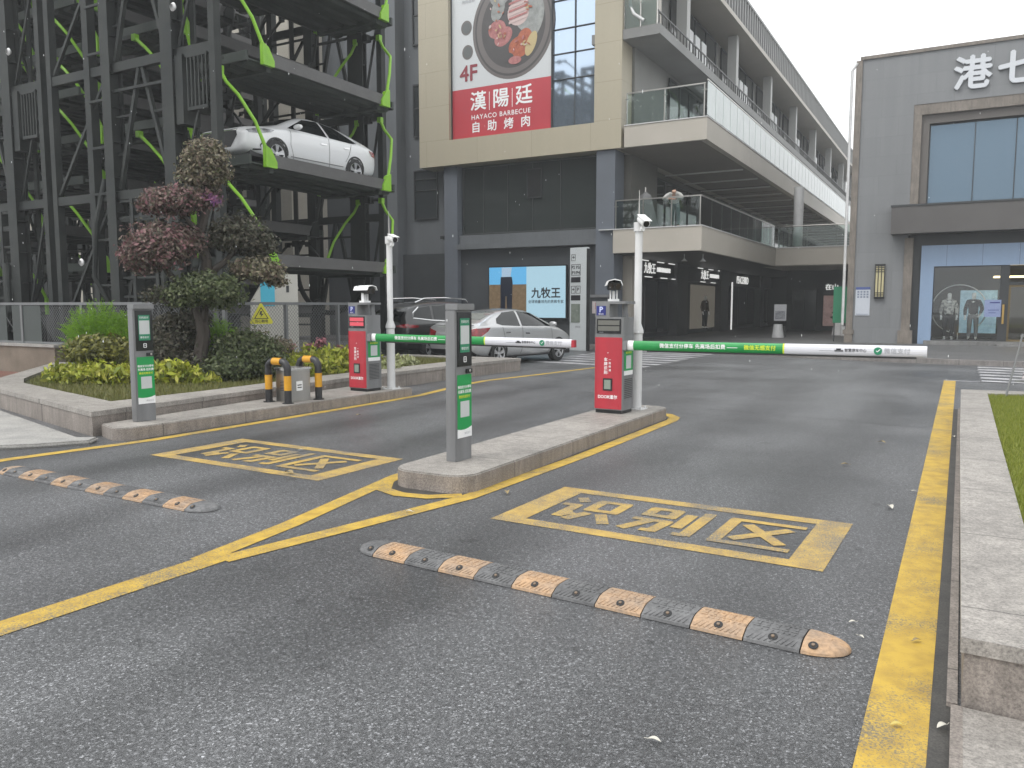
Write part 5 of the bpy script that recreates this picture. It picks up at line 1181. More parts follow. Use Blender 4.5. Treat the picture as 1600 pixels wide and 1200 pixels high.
# ---- dark SUV beside it
S_SUV = [(-2.32, .5, .7, .9, .98, .52), (-2.26, .36, .86, 1.05, 1.2, .64), (-2.12, .3, .92, 1.08, 1.4, .66), (-1.9, .27, .94, 1.08, 1.56, .66), (-1.4, .25, .95, 1.07, 1.67, .66), (-.6, .24, .95, 1.05, 1.71, .66), (.1, .24, .95, 1.04, 1.7, .65),
         (.5, .24, .95, 1.03, 1.64, .65), (.95, .24, .95, 1.02, 1.42, .68), (1.35, .24, .945, 1.0, 1.14, .74), (1.75, .25, .93, .93, 1.06, .76), (2.1, .28, .87, .82, .96, .68), (2.28, .32, .76, .7, .84, .55), (2.35, .4, .62, .62, .7, .42)]
def suv(loc, rz):
    pm = carpaint('dark_grey_car_paint', (0.02, 0.02, 0.021), 0.3, 0.3)
    C = make_car('grey_suv', 'dark grey estate car with silver roof rails behind the left barrier machine', loc, rz, S_SUV, (1.4, -1.38), .36, pm, None, {}, .95)
    for sd in (1, -1):
        C.lay('side_window', [(1.05, 1.1), (.5, 1.5), (-.2, 1.58), (-.28, 1.12)], M_cglass, 'y', sd); C.lay('side_window', [(-.36, 1.12), (-.3, 1.58), (-1.1, 1.56), (-1.2, 1.15)], M_cglass, 'y', sd); C.lay('side_window', [(-1.28, 1.16), (-1.2, 1.55), (-1.62, 1.5), (-1.85, 1.35), (-1.95, 1.22)], M_cglass, 'y', sd)
        C.lay('chrome_trim', ribbon([(1.05, 1.09), (-.3, 1.11), (-1.3, 1.15), (-1.98, 1.22), (-1.9, 1.37), (-1.62, 1.53)], .022), M_chrome, 'y', sd, .012)
        C.lay('door_seam', ribbon([(-.32, 1.08), (-.34, .6), (-.38, .34)], .012), M_seam, 'y', sd, .004); C.lay('door_seam', ribbon([(-1.25, 1.08), (-1.2, .8), (-1.0, .6)], .012), M_seam, 'y', sd, .004)
        C.lay('tail_light', [(-2.22, 1.05), (-1.85, 1.0), (-1.9, .95), (-2.2, .94)], M_tail, 'y', sd, .01); C.lay('tail_light', [(sd * .86, 1.06), (sd * .5, 1.01), (sd * .5, .97), (sd * .86, .94)], M_tail, 'x', -1, .012)
        C.lay('door_handle', ribbon([(-.04, .92), (-.22, .925)], .03), M_chrome, 'y', sd, .02); C.lay('door_handle', ribbon([(-.95, .95), (-1.13, .955)], .03), M_chrome, 'y', sd, .02)
        mb = MB(); mb.tube([(.45, sd * .64, 1.66), (.35, sd * .65, 1.745), (-.6, sd * .66, 1.785), (-1.4, sd * .66, 1.76), (-1.75, sd * .65, 1.64)], .022, 8); mb.build('roof_rail', M_chrome, C.root, smooth=True)
        C.lay('sill_trim', [(.95, .3), (-.95, .3), (-.95, .42), (.95, .42)], M_black, 'y', sd, .01); mirror_part(C, .95, 1.14, sd, pm, 1.06)
    C.lay('rear_window', [(-.62, 1.14), (.62, 1.14), (.56, 1.5), (-.56, 1.5)], M_cglass, 'x', -1, .008); C.lay('rear_bumper', [(-.86, .34), (.86, .34), (.84, .56), (-.84, .56)], M_black, 'x', -1, .01)
    p = C.lay('number_plate', [(-.24, .76), (.24, .76), (.24, .9), (-.24, .9)], M_blue, 'x', -1, .014)
    t_ = text('粤B·', .11, M_txt, p, (-2.36, 0, .83), (90, 0, -90))
    mb = MB(); mb.box(-2.36, -2.1, -.6, .6, 1.63, 1.67); mb.build('roof_spoiler', pm, C.root, bevel=0.01)
    C.lay('windscreen', [(1.25, -.62), (1.25, .62), (.6, .55), (.6, -.55)], M_cglass, 'z', 1)
    return C
suv((-13.75, 20.2, 0), R(80))
# ================================================================ parking tower (steel frame, pallets on green rods)
BBX = thing('beige_building', 'plain beige and grey building standing behind the parking tower', 'building', (-30, 24, 0))
mb = MB(); mb.box(-70, -27.4, 28, 30.4, 0, 10.5); mb.box(-34, -27.42, 28.05, 30.3, 10.5, 17); part(mb, 'wall', mat('pale_beige_wall', (0.36, 0.335, 0.285), 0.7, c2=(0.3, 0.28, 0.235), scale=0.4), BBX)
for k in range(4):
    for z in (1.5, 5.0, 8.4): window(BBX, -40.5 + k * 3, -39.1 + k * 3, z, z + 1.5, 27.93, 2, 1, M_winglass, 0.05, 0.1)
YFR, YRE = 11.62, 17.95
def tower(xr, label, full=True, YFR=YFR, YRE=YRE):
    """xr = x of the right-hand corner post"""
    t = thing('parking_tower', label, 'parking tower', (xr - 2.9, (YFR + YRE) / 2, 0), 0, 'vertical parking towers'); ox = Vector(t.location)
    def tp(mb, name, m=M_steel, **kw):
        o = mb.build(name, m, t, **kw); o.location = -ox; return o
    XL = xr - 5.5; xc1, xc2 = xr - 1.28, xr - 3.3
    for yf, sgn in ((YFR, 1), (YRE, -1)):
        if sgn < 0: xr -= .8; xc1 -= .35
        for x, w in ((xr, 0.17), (xc1, 0.42 if sgn < 0 else .36), (xc2, 0.3), (xr - 4.05, 0.2), (XL, 0.17)):
            mb = MB()
            if w > .25:   # I-section: two flanges and a web
                mb.box(x - w / 2, x + w / 2, yf - .16, yf - .13, 0, 14.6); mb.box(x - w / 2, x + w / 2, yf + .13, yf + .16, 0, 14.6); mb.box(x - .03, x + .03, yf - .13, yf + .13, 0, 14.6)
                for k in range(18): z = 0.6 + k * .76; mb.box(x - w / 2 + .02, x + w / 2 - .02, yf - .128, yf + .128, z, z + .02)
            else: mb.box(x - w / 2, x + w / 2, yf - w / 2, yf + w / 2, 0, 14.6)
            tp(mb, 'column')
        mb = MB()
        for z in (4.0, 6.75, 9.45, 12.2, 14.5):
            mb.bar((XL, yf, z), (xr, yf, z), .13, .2)
            mb.bar((xc2 + .1, yf - .05, z - .5), (xc1 - .1, yf - .05, z - .5), .06)
        tp(mb, 'cross_beam')
        mb = MB(); xm = (xc1 + xc2) / 2
        for z0, z1 in ((1.2, 3.95), (4.15, 6.65), (6.9, 9.35), (9.6, 12.1), (12.4, 14.4)):
            mb.bar((xm - .06, yf, z1), (xc2 + .16, yf, z0), .085); mb.bar((xm + .06, yf, z1), (xc1 - .18, yf, z0), .085)
            mb.bar((xc2 - .15, yf, z1), (XL + .1, yf, z0), .07); mb.bar((xc1 + .2, yf, z0), (xr - .08, yf, z1), .05)
            for q in (.3, .62): 
                zz = z0 + (z1 - z0) * q; mb.bar((xm - .06 - (xm - .22 - xc2) * (1 - q), yf, zz), (xc2 + .12, yf, zz), .045); mb.bar((xm + .06 + (xc1 - .24 - xm) * (1 - q), yf, zz), (xc1 - .15, yf, zz), .045)
        tp(mb, 'diagonal_brace')
        # chain guide: long oval loop plate and sprockets
        mb = MB(); pts = []
        for k in range(25): a = math.pi * k / 24; pts.append((xm + 1.25 * math.cos(a), yf + .35 * sgn, 12.9 + 1.25 * math.sin(a)))
        for k in range(25): a = math.pi + math.pi * k / 24; pts.append((xm + 1.25 * math.cos(a), yf + .35 * sgn, 2.6 + 1.25 * math.sin(a)))
        pts.append(pts[0])
        for a, b in zip(pts[:-1], pts[1:]): mb.bar(a, b, .14, .05, up=(0, 1, 0))
        tp(mb, 'chain_guide')
        # rung ladder beside the middle column and hanging counterweight cage
        mb = MB()
        for x in (xr - 4.05, xc2): pass
        for k in range(14): z = 1 + k * 1.02; mb.bar((xr - 4.0, yf - .1, z), (xc2 - .1, yf - .1, z), .05)
        tp(mb, 'ladder')
        if sgn > 0:
            mb = MB()
            mb.box(xr - .75, xr - .15, yf - .1, yf + .35, 5.55, 5.62); mb.box(xr - .75, xr - .15, yf - .1, yf + .35, 6.6, 6.66)
            for i in range(6): x = xr - .73 + i * .112; mb.bar((x, yf - .08, 5.6), (x, yf - .08, 6.62), .035)
            mb.box(xc1 + .2, xr - .85, yf - .12, yf + .3, 5.3, 6.7)
            tp(mb, 'counterweight_cage')
    mb = MB(); xr += .8; xc1 += .35
    for x, x2 in ((xr, xr - .8), (XL, XL)):
        for z in (0.25, 14.4): mb.bar((x, YFR, z), (x2, YRE, z), .15)
    for x in (xc1, xc2):
        for z in (13.4, 14.4): mb.bar((x, YFR, z), (x, YRE, z), .2)
    tp(mb, 'long_beam')
    mb = MB(); mb.tube([(xm - 1.1, YFR + .1, 1.2), (xm - 1.5, YFR - .2, 2.2), (xm - 1.35, YFR - .2, 3.4), (xm - 1.25, YFR, 4.4)], .06, 8); mb.tube([(xm + .6, YFR - .2, .6), (xm + 1.0, YFR - .25, 1.4), (xm + .9, YFR - .2, 2.6)], .07, 8); tp(mb, 'cable_loop')
    mb = MB(); mb.box(xc2 + .2, xc2 + .75, YFR + .3, YFR + .7, 0.2, 2.1); tp(mb, 'motor_cabinet')
    mb = MB()
    for k in range(9): z = .5 + k * .42; mb.bar((xc2 + .17, YFR - .05, z), (xc1 - .2, YFR - .05, z), .05)
    for x in (xc2 + .6, xc1 - .65): mb.box(x - .05, x + .05, YFR - .1, YFR + .1, .2, 3.9)
    tp(mb, 'guard_frame')
    mb = MB()
    for x, z in ((xr - 4.4, 2.55), (xc1 + .35, 7.6), (xc2 + .5, 9.9)): mb.lathe([(0.05, -.06), (.09, -.02), (.05, .03), (0, .03)], (x, YFR - .2, z), 12, axis='y')
    tp(mb, 'floodlight', M_white)
    return t
tower(-13.35, 'tall dark steel parking tower with the white saloon car, nearest the shopping centre')
tower(-19.25, 'second dark steel parking tower left of the one with the white car')
tower(-25.2, 'third dark steel parking tower mostly beyond the left edge')
tower(-25.6, 'dark steel parking tower in the back row behind the others', YFR=19.2, YRE=25.5)
tower(-31.2, 'farthest dark steel parking tower in the back row', YFR=19.2, YRE=25.5)
def pallet_proto(plain=False):
    p = thing('car_pallet', 'dark steel car pallet hung on bent lime green rods in the parking tower', 'pallet', (0, 0, 0), 0, 'car pallets hung in the parking towers')
    y0, y1, w = -2.12, 2.12, 1.28 if plain else 1.1
    mb = MB(); mb.box(-w + .1, w - .1, y0 - .35, y1 + .35, .02, .05)
    for k in range(4): x = -.75 + k * .5; mb.prism([(x - .17, .021), (x - .12, -.06), (x + .12, -.06), (x + .17, .021)], y0 - .3, y1 + .3, 0, lambda a, b, c: (a, c, b))
    for y in (-1.9, 1.9): mb.box(-w + .1, w - .1, y - .06, y + .06, -.12, -.0)
    mb.box(-w + .1, w - .1, y0 - .4, y0 - .34, .0, .2); mb.box(-w + .1, w - .1, y1 + .34, y1 + .4, .0, .2)
    mb.build('deck', M_steel2, p)
    for sx in (-1, 1):
        mb = MB(); mb.box(min(sx * w, sx * (w - .07)), max(sx * w, sx * (w - .07)), y0 + .12, y1 - .12, .0, .24)
        mb.box(min(sx * w, sx * (w - .16)), max(sx * w, sx * (w - .16)), y0 + .12, y1 - .12, .24, .265)
        mb.build('side_beam', mat('grey_side_beam', (0.095, 0.093, 0.092), 0.5, c2=(0.075, 0.074, 0.073), scale=2), p)
        for sy, ye in ((-1, y0), (1, y1)):
            mb = MB(); mb.prism([(0, -.03), (.32, -.03), (.32, .1), (.16, .36), (.02, .42), (0, .42)], -.05, .05, 0, lambda a, b, c, sx=sx, sy=sy, ye=ye: (sx * w + c, ye + sy * .06 - sy * a + (0), b)); mb.build('bracket', M_steel if plain and (sx, sy) != (1, -1) else M_lime, p)
            mb = MB(); mb.box(sx * .4 - .06, sx * .4 + .06, ye + sy * .58 - .06, ye + sy * .58 + .06, 1.92, 2.06); mb.tube([(sx * w, ye - sy * .02, .3), (sx * (w - .08), ye + sy * .22, .9), (sx * (w - .26), ye + sy * .5, 1.42), (sx * (w - .55), ye + sy * .56, 1.72), (sx * .4, ye + sy * .58, 1.98)], [.042, .038, .038, .038, .042], 8)
            mb.build('hanger_rod', M_steel if plain and (sx, sy) != (1, -1) else M_lime, p, smooth=True)
    for sy, ye in ((-1, y0), (1, y1)):
        mb = MB(); mb.bar((-.42, ye + sy * .58, 2.02), (.42, ye + sy * .58, 2.02), .07, .08); mb.box(-.1, .1, ye + sy * .5 - .05, ye + sy * .5 + .13, 1.93, 2.1); mb.build('hanger_head', M_steel, p)
    return p
PAL = pallet_proto(); PIN = pallet_proto(True)
PIN['label'] = 'dark steel car pallet with a single lime green rod deep inside the parking towers'; PIN['group'] = 'inner car pallets of the parking towers'
def hang(proto, x, yy, zs):
    for z in zs:
        if not proto.get('used_'): proto.location = (x, yy, z); proto['used_'] = 1
        else: dup(proto, (x, yy, z), 0)
Zs = lambda z0, st=2.15: [z0 + st * k for k in range(-2, 9) if .3 < z0 + st * k < 13.2]
hang(PAL, -14.42, 15.02, Zs(2.43))
for x, yy, z0 in ((-17.15, 15.02, 3.5), (-20.4, 15.02, 2.43), (-22.95, 15.02, 3.5), (-25.5, 15.02, 2.43), (-28.3, 15.02, 3.5), (-27.1, 22.4, 2.43), (-29.7, 22.4, 3.5), (-32.3, 22.4, 2.43), (-34.9, 22.4, 3.5)):
    hang(PIN, x, yy, Zs(z0))
for x, yy, z0 in ((-20.4, 15.02, 5.65), (-22.95, 15.02, 6.73), (-25.5, 15.02, 7.8), (-27.1, 22.4, 7.8), (-29.7, 22.4, 6.73)): hang(PIN, x, yy + .12, [z for z in Zs(z0) if z > 5])
for o in list(bpy.data.objects):
    if 'used_' in o: del o['used_']

# ---------------------------------------------------------------- fence round the tower
FW = thing('fence_wall', 'low weathered concrete wall under the fence at the far left', 'wall', (-20, 10.8, 0))
mb = MB(); mb.box(-46, -17.75, 10.66, 10.96, 0, .62); o = mb.build('wall', mat('brown_weathered_concrete', (0.2, 0.165, 0.13), 0.85, c2=(0.13, 0.105, 0.08), scale=1.5, detail=8), FW); o.location = -Vector(FW.location)
mb = MB(); mb.box(-46, -17.7, 10.62, 11.0, .62, .68); o = mb.build('coping', M_conc, FW); o.location = -Vector(FW.location)
def mesh_fence(name, label, a, b, z0, z1, posts, panels=()):
    f = thing(name, label, 'fence', (a[0], a[1], 0)); A = Vector((a[0], a[1], 0)); D = Vector((b[0] - a[0], b[1] - a[1], 0)); L = D.length; d = D / L
    P = lambda s, z: d * s + Vector((0, 0, z))
    M_fw = mat('grey_fence_steel', (0.15, 0.155, 0.16), 0.5, metal=0.2)
    mb = MB(); mb.bar(P(0, z1), P(L, z1), .055, .06); mb.bar(P(0, z0 + .03), P(L, z0 + .03), .04); mb.build('rail', M_fw, f)
    for s in posts: mb = MB(); mb.bar(P(s, 0.1), P(s, z1), .08, .06); mb.build('post', M_fw, f)
    h = z1 - z0 - .06; pitch = .085; mb = MB(); n_ = int(L / pitch)
    nrm = Vector((-d.y, d.x, 0)) * .004
    solid = lambda s: any(p0 < s < p1 for p0, p1 in panels)
    for k in range(-int(h / pitch) - 1, n_ + 1):
        for sg in (1, -1):
            s0 = k * pitch; s1 = s0 + h
            zA, zB = z0 + .05, z0 + .05 + h
            if s0 < 0: zA += -s0; s0 = 0
            if s1 > L: zB -= s1 - L; s1 = L
            if s0 >= L or s1 <= 0 or zB <= zA: continue
            if solid((s0 + s1) / 2): continue
            if sg < 0: zA, zB = z0 + .05 + z1 - .01 - zA, z0 + .05 + z1 - .01 - zB
            mb.tube([P(s0, zA) + nrm * sg, P(s1, zB) + nrm * sg], .0045, 3, cap=False)
    mb.build('wire_mesh', M_fw, f, fix=False)
    for p0, p1 in panels: mb = MB(); mb.box(p0 + .05, p1 - .05, -.01, .01, z0 + .05, z1 - .04); q = mb.build('sheet_panel', mat('green_grey_sheet', (0.042, 0.053, 0.05), 0.5, c2=(0.034, 0.042, 0.04), scale=1), f); q.rotation_euler = (0, 0, math.atan2(d.y, d.x))
    return f
mesh_fence('mesh_fence', 'dark grey sheet and mesh fence on the low wall at the far left', (-46, 10.81), (-12.7, 10.81), .68, 1.6, [L_ for L_ in (46 - 26.0, 46 - 21.5, 46 - 19.2, 46 - 16.9, 46 - 14.6, 46 - 12.4)], [(0, 26.2), (26.35, 27.6)])
mesh_fence('mesh_fence', 'diamond mesh fence with flat rail and a yellow warning sign beside the tower', (-12.7, 10.81), (-12.7, 15.5), .35, 1.6, [0.05, 1.9, 3.55, 4.65])
WS = thing('warning_sign', 'yellow triangular warning sign hanging on the mesh fence', 'sign', (-12.63, 11.95, 1.2), R(62))
mb = MB(); mb.prism([(-.22, -.02), (.22, -.02), (.24, 0.02), (.02, .4), (-.02, .4), (-.24, .02)], -.006, .006, 0, lambda a, b, c: (a, c, b)); mb.build('plate', mat('warning_yellow', (0.55, 0.52, 0.03), 0.5), WS)
mb = MB(); q = [(-.15, .085), (.15, .085), (0, .33)]; i_ = [(-.122, .1), (.122, .1), (0, .3)]
mb.add([(x, -.009, z) for x, z in q + i_], [(0, 1, 4, 3), (1, 2, 5, 4), (2, 0, 3, 5)]); mb.add([(-.02, -.009, .24), (.025, -.009, .25), (.005, -.009, .19), (.05, -.009, .19), (-.02, -.009, .115), (.0, -.009, .17), (-.04, -.009, .17)], [tuple(range(7))])
mb.build('symbol', M_txtk, WS, fix=False); text('当心触电', .07, M_txtk, WS, (0, -.009, .035), bold=.001)
CB = thing('control_cabinet', 'white control cabinet with a sky blue notice inside the fence', 'cabinet', (-13.5, 13.1, 0), R(50))
mb = MB(); mb.prism([(-.5, 0), (.55, 0), (.55, 2.25), (-.1, 2.25), (-.45, 1.65)], -.2, .2, 0, lambda a, b, c: (a, c, b)); mb.build('body', mat('cabinet_white', (0.45, 0.44, 0.4), 0.5), CB)
mb = MB(); mb.box(-.25, .05, -.212, -.203, 1.55, 2.15); mb.build('notice', mat('sky_blue_print', (0.06, 0.4, 0.55), 0.5), CB); mb = MB(); mb.box(.3, .36, -.21, -.203, 1.85, 2.0); mb.build('keyhole_plate', M_frame, CB)

# ================================================================ planting
M_bark = mat('grey_brown_bark', (0.035, 0.028, 0.023), 0.9, c2=(0.06, 0.05, 0.042), scale=9, bump=0.8, bscale=40, stretch=(1, 1, 0.25))
L_dark = leafmat('dark_bronze_leaf', [(0.032, 0.032, 0.022), (0.098, 0.086, 0.063), (0.052, 0.063, 0.034), (0.149, 0.132, 0.103), (0.034, 0.040, 0.023)])
L_red = leafmat('red_bronze_leaf', [(0.055, 0.05, 0.038), (0.27, 0.12, 0.14), (0.06, 0.06, 0.042), (0.15, 0.13, 0.09), (0.31, 0.17, 0.175), (0.05, 0.05, 0.036), (0.12, 0.08, 0.065), (0.2, 0.165, 0.13)])
L_mix = leafmat('olive_bronze_leaf', [(0.056, 0.059, 0.034), (0.210, 0.154, 0.119), (0.112, 0.126, 0.059), (0.280, 0.238, 0.168), (0.063, 0.064, 0.042)])
L_grn = leafmat('mid_green_leaf', [(0.034, 0.048, 0.021), (0.098, 0.127, 0.046), (0.057, 0.075, 0.032), (0.172, 0.190, 0.098)])
L_yel = leafmat('golden_green_leaf', [(0.12, 0.17, 0.014), (0.42, 0.45, 0.045), (0.22, 0.27, 0.025), (0.52, 0.5, 0.1), (0.09, 0.12, 0.018)])
L_fern = leafmat('bright_fern_leaf', [(0.09, 0.21, 0.012), (0.2, 0.38, 0.022), (0.13, 0.27, 0.014), (0.28, 0.45, 0.03)], trans=0.35)
L_pale = leafmat('pale_variegated_leaf', [(0.2, 0.24, 0.08), (0.45, 0.45, 0.28), (0.3, 0.33, 0.14)])
L_pink = leafmat('magenta_flower', [(0.22, 0.07, 0.15), (0.2, 0.09, 0.24), (0.32, 0.13, 0.2)])
L_grass = leafmat('lawn_blade', [(0.13, 0.17, 0.02), (0.22, 0.26, 0.035), (0.3, 0.31, 0.07), (0.17, 0.21, 0.025)], trans=0.3)
L_grass2 = leafmat('planter_blade', [(0.09, 0.105, 0.022), (0.16, 0.165, 0.045), (0.22, 0.2, 0.08), (0.12, 0.14, 0.03)], trans=0.25)
import math as _m
TR = thing('cloud_pruned_tree', 'cloud pruned tree with separate dark red and bronze leaf pads in the planter', 'tree', (-11.35, 9.2, .25))
TB = Vector(TR.location)
YAW, PIT = R(29.237), R(5.574)
def pt(u, v, dist):
    """world point of a photograph pixel at a ground distance from where the photograph was taken (used to read positions off it)"""
    x, y = (u - 800) / 1250, -(v - 600) / 1250
    c = Vector((x, y * _m.cos(PIT) + -1 * -_m.sin(PIT) * -1, 0)); fz = _m.cos(PIT) + y * _m.sin(PIT); up = y * _m.cos(PIT) - _m.sin(PIT)
    wx = x * _m.cos(YAW) - fz * _m.sin(YAW); wy = x * _m.sin(YAW) + fz * _m.cos(YAW); k = dist / _m.hypot(wx, wy)
    return Vector((wx * k, wy * k, 1.55 + up * k))
DT = 15.0
def pads(name, lst, n, size, m, dist=DT):
    B = []
    for (u, v, ru, rv, dd) in lst:
        p = pt(u, v, dist + dd) - TB; s = (dist + dd) / 1250 * 0.97; B.append((p.x, p.y, p.z, ru * s * 1.04, ru * s * .95, rv * s * 1.05))
    return foliage(name, B, n, size, m, TR, shell=.45)
pads('leaf_pad', [(320, 250, 34, 26, 0), (320, 272, 38, 20, .1), (330, 234, 18, 14, 0)], 6500, .036, L_mix)
pads('leaf_pad', [(272, 314, 46, 20, 0), (245, 320, 28, 14, -.1), (316, 308, 30, 16, .2)], 6000, .036, L_red)
pads('leaf_pad', [(248, 384, 48, 32, -.2), (215, 398, 26, 24, -.2), (288, 376, 30, 22, 0), (228, 412, 26, 11, 0)], 10500, .036, L_red)
pads('leaf_pad', [(374, 366, 42, 26, .2), (402, 384, 30, 24, .2), (350, 372, 26, 20, .2)], 7200, .036, L_dark)
pads('leaf_pad', [(408, 424, 36, 17, 0), (384, 418, 26, 12, 0), (430, 437, 17, 11, 0)], 4400, .036, L_mix)
pads('leaf_pad', [(322, 450, 52, 22, -.4), (350, 464, 34, 18, -.4), (293, 460, 34, 18, -.4)], 7000, .036, L_grn)
pads('leaf_pad', [(258, 462, 34, 13, .5), (285, 470, 26, 10, .4)], 1500, .036, L_dark)
pads('leaf_pad', [(300, 500, 28, 14, .3), (268, 505, 26, 16, .4)], 2600, .036, L_dark)
pads('flower_cluster', [(332, 311, 15, 8, -.3)], 80, .034, L_pink)
mb = MB()
def limb(px, r0, r1):
    P = [pt(u, v, DT + d) - TB for u, v, d in px]; rr = [r0 + (r1 - r0) * i / (len(P) - 1) for i in range(len(P))]; mb.tube(P, rr, 9)
limb([(316, 600, -.2), (312, 560, -.1), (318, 520, 0), (310, 480, 0), (325, 440, .1), (322, 405, .1)], .13, .09)
limb([(322, 405, .1), (310, 370, .1), (322, 330, .1), (318, 285, .1), (320, 255, .1)], .1, .03)
limb([(315, 500, 0), (290, 455, .1), (262, 425, 0), (245, 400, 0)], .08, .03); limb([(324, 430, .1), (350, 410, .2), (375, 385, .2)], .08, .03)
limb([(324, 440, .1), (365, 440, .1), (402, 428, .1)], .06, .025); limb([(312, 365, .1), (290, 340, 0), (270, 325, 0)], .05, .02); limb([(318, 505, 0), (322, 480, -.2), (325, 460, -.4)], .07, .03)
mb.build('trunk', M_bark, TR, smooth=True)
def shrub(label, blobs, n, size, m, group=None, name='shrub', stem=True, **kw):
    c = Vector(blobs[0][:3]); t = thing(name, label, 'shrub', (c.x, c.y, .25), 0, group)
    foliage('foliage', [(b[0] - c.x, b[1] - c.y, b[2] - .25, *b[3:]) for b in blobs], n, size, m, t, **kw)
    if stem:
        mb = MB()
        for b in blobs:
            for k in range(4): a = k * 1.6 + b[0]; mb.tube([(b[0] - c.x + .04 * math.cos(a), b[1] - c.y + .04 * math.sin(a), -.02), (b[0] - c.x + b[3] * .6 * math.cos(a), b[1] - c.y + b[4] * .6 * math.sin(a), b[2] - .25 + b[5] * .3)], [.014, .006], 5)
        mb.build('stem', M_bark, t)
    return t
def B(u, v, ru, rv, dist, depth=1.0):
    p = pt(u, v, dist); s = dist / 1250 * .97; return (p.x, p.y, max(p.z, .3), ru * s, ru * s * depth, rv * s)
def fronds(name, label, base, h, spread, n, m, group=None):
    """feathery plant: arching stalks with fine leaflets"""
    rs = np.random.RandomState(n); t = thing('asparagus_fern', label, 'fern', base, 0, group); vs = []; mb = MB()
    for i in range(n):
        a = rs.rand() * 6.283; q = rs.rand() ** .5 * spread; hh = h * (.6 + .5 * rs.rand()); p0 = Vector((rs.normal() * .15, rs.normal() * .15, 0)); tip = Vector((math.cos(a) * q, math.sin(a) * q * .8, hh * (1 - .35 * (q / spread) ** 2)))
        mid = (p0 + tip) / 2 + Vector((0, 0, hh * .22)); P = [p0.lerp(mid, k / 5).lerp(mid.lerp(tip, k / 5), k / 5) for k in range(6)]
        mb.tube(P, [.006, .005, .004, .004, .003, .002], 4, cap=False)
        for k in range(70):
            tt = .2 + .8 * rs.rand(); c = p0.lerp(mid, tt).lerp(mid.lerp(tip, tt), tt); dd = Vector(rs.normal(size=3)); dd.z *= .5; dd = dd.normalized() * (.05 + .07 * rs.rand()) * (1.2 - .6 * tt); w = Vector(rs.normal(size=3)).normalized() * .006
            vs += [tuple(c - w), tuple(c + w), tuple(c + dd)]
    rawmesh('frond', np.array(vs), 3, m, t); mb.build('stem', m, t, fix=False); return t
p = pt(158, 548, 16.0); fronds('f', 'large bright green feathery fern at the back left of the planter', (p.x, p.y, .25), 1.35, .8, 480, L_fern, 'feathery ferns')
p = pt(195, 550, 15.6); fronds('f', 'smaller bright green feathery fern just left of the left payment post', (p.x, p.y, .25), 1.15, .5, 170, L_fern, 'feathery ferns')
p = pt(343, 548, 15.6); fronds('f', 'bright green feathery fern right of the tree trunk', (p.x, p.y, .25), 1.1, .42, 150, L_fern, 'feathery ferns')
shrub('olive yellow leaved shrub below the large fern at the left', [B(160, 545, 44, 20, 15.4), B(130, 552, 26, 16, 15.3), B(192, 552, 25, 20, 15.2)], 5200, .042, leafmat('olive_yellow_leaf', [(0.06, 0.07, 0.018), (0.24, 0.23, 0.045), (0.11, 0.12, 0.03), (0.17, 0.17, 0.06)]))
shrub('dark leaved shrub mass around the foot of the tree trunk', [B(278, 528, 40, 26, 15.5), B(262, 548, 30, 26, 15.2), B(296, 568, 30, 20, 15.0)], 7000, .036, L_dark)
shrub('dark green clipped shrub right of the tree trunk', [B(385, 552, 48, 36, 14.9), B(358, 552, 30, 26, 15.2), B(420, 566, 30, 25, 14.8), B(360, 575, 40, 20, 14.5)], 11000, .036, L_grn)
shrub('small bronze shrub under the warning sign', [B(390, 532, 30, 16, 15.7), B(435, 545, 25, 16, 15.7)], 2400, .036, L_mix)
def bed(label, items, n, size, m, up=.6): # low ground cover, leaves pointing up
    bl = [B(*i) for i in items]; bl = [(b[0], b[1], .25 + b[5] * .75, *b[3:]) for b in bl]; o = foliage('ground_cover', bl, n, size, m, None, shell=.2, aspect=2.6, up=up); return tag(o, label, 'ground cover', kind='stuff')
bed('golden green leafy ground cover in front of the dark shrubs', [(95, 578, 20, 15, 15.3), (122, 580, 20, 17, 15.0), (150, 582, 22, 19, 14.8), (185, 582, 22, 18, 14.5), (212, 582, 20, 18, 14.4), (250, 582, 20, 20, 14.3), (278, 580, 20, 21, 14.2), (305, 580, 16, 17, 14.1), (78, 572, 12, 9, 15.6), (330, 584, 10, 9, 14.1)], 5200, .055, L_yel)
bed('yellow green leafy ground cover behind the left barrier machine', [(455, 565, 24, 20, 15.6), (485, 560, 26, 23, 15.8), (515, 560, 26, 23, 16.0), (545, 560, 24, 22, 16.2), (575, 560, 22, 17, 16.4), (430, 572, 20, 17, 15.2), (470, 575, 26, 16, 15.2), (510, 572, 26, 16, 15.5)], 9000, .05, L_yel)
bed('pale cream variegated ground cover beside the left camera pole', [(590, 560, 16, 12, 16.6), (615, 560, 16, 12, 16.9), (640, 560, 14, 9, 17.3), (605, 568, 22, 9, 16.3)], 2200, .045, L_pale)
shrub('pink flowering sprigs along the mesh fence', [B(500, 535, 9, 8, 17.0), B(485, 542, 8, 7, 16.8), B(455, 540, 7, 7, 16.5), B(530, 542, 7, 6, 17.1)], 240, .042, leafmat('dusty_pink_leaf', [(0.3, 0.1, 0.13), (0.4, 0.17, 0.2), (0.16, 0.09, 0.07)]))
GP = [(-9.78, 6.7), (-9.8, 8.2), (-10.05, 11.0), (-10.1, 14.0), (-10.15, 16.2), (-12.3, 16.2), (-12.35, 10.5), (-17.0, 10.45), (-14.0, 7.95), (-13.2, 7.5)]
tag(blades('grass', scatter(GP, 34000, 3), .25, .075, .012, L_grass2, .9, 5), 'short yellowish grass growing in the tree planter', 'grass', kind='stuff')
LP_ = [(0.38, 3.8), (0.38, 9), (0.39, 13.3), (5.6, 14.0), (5.6, 3.5)]
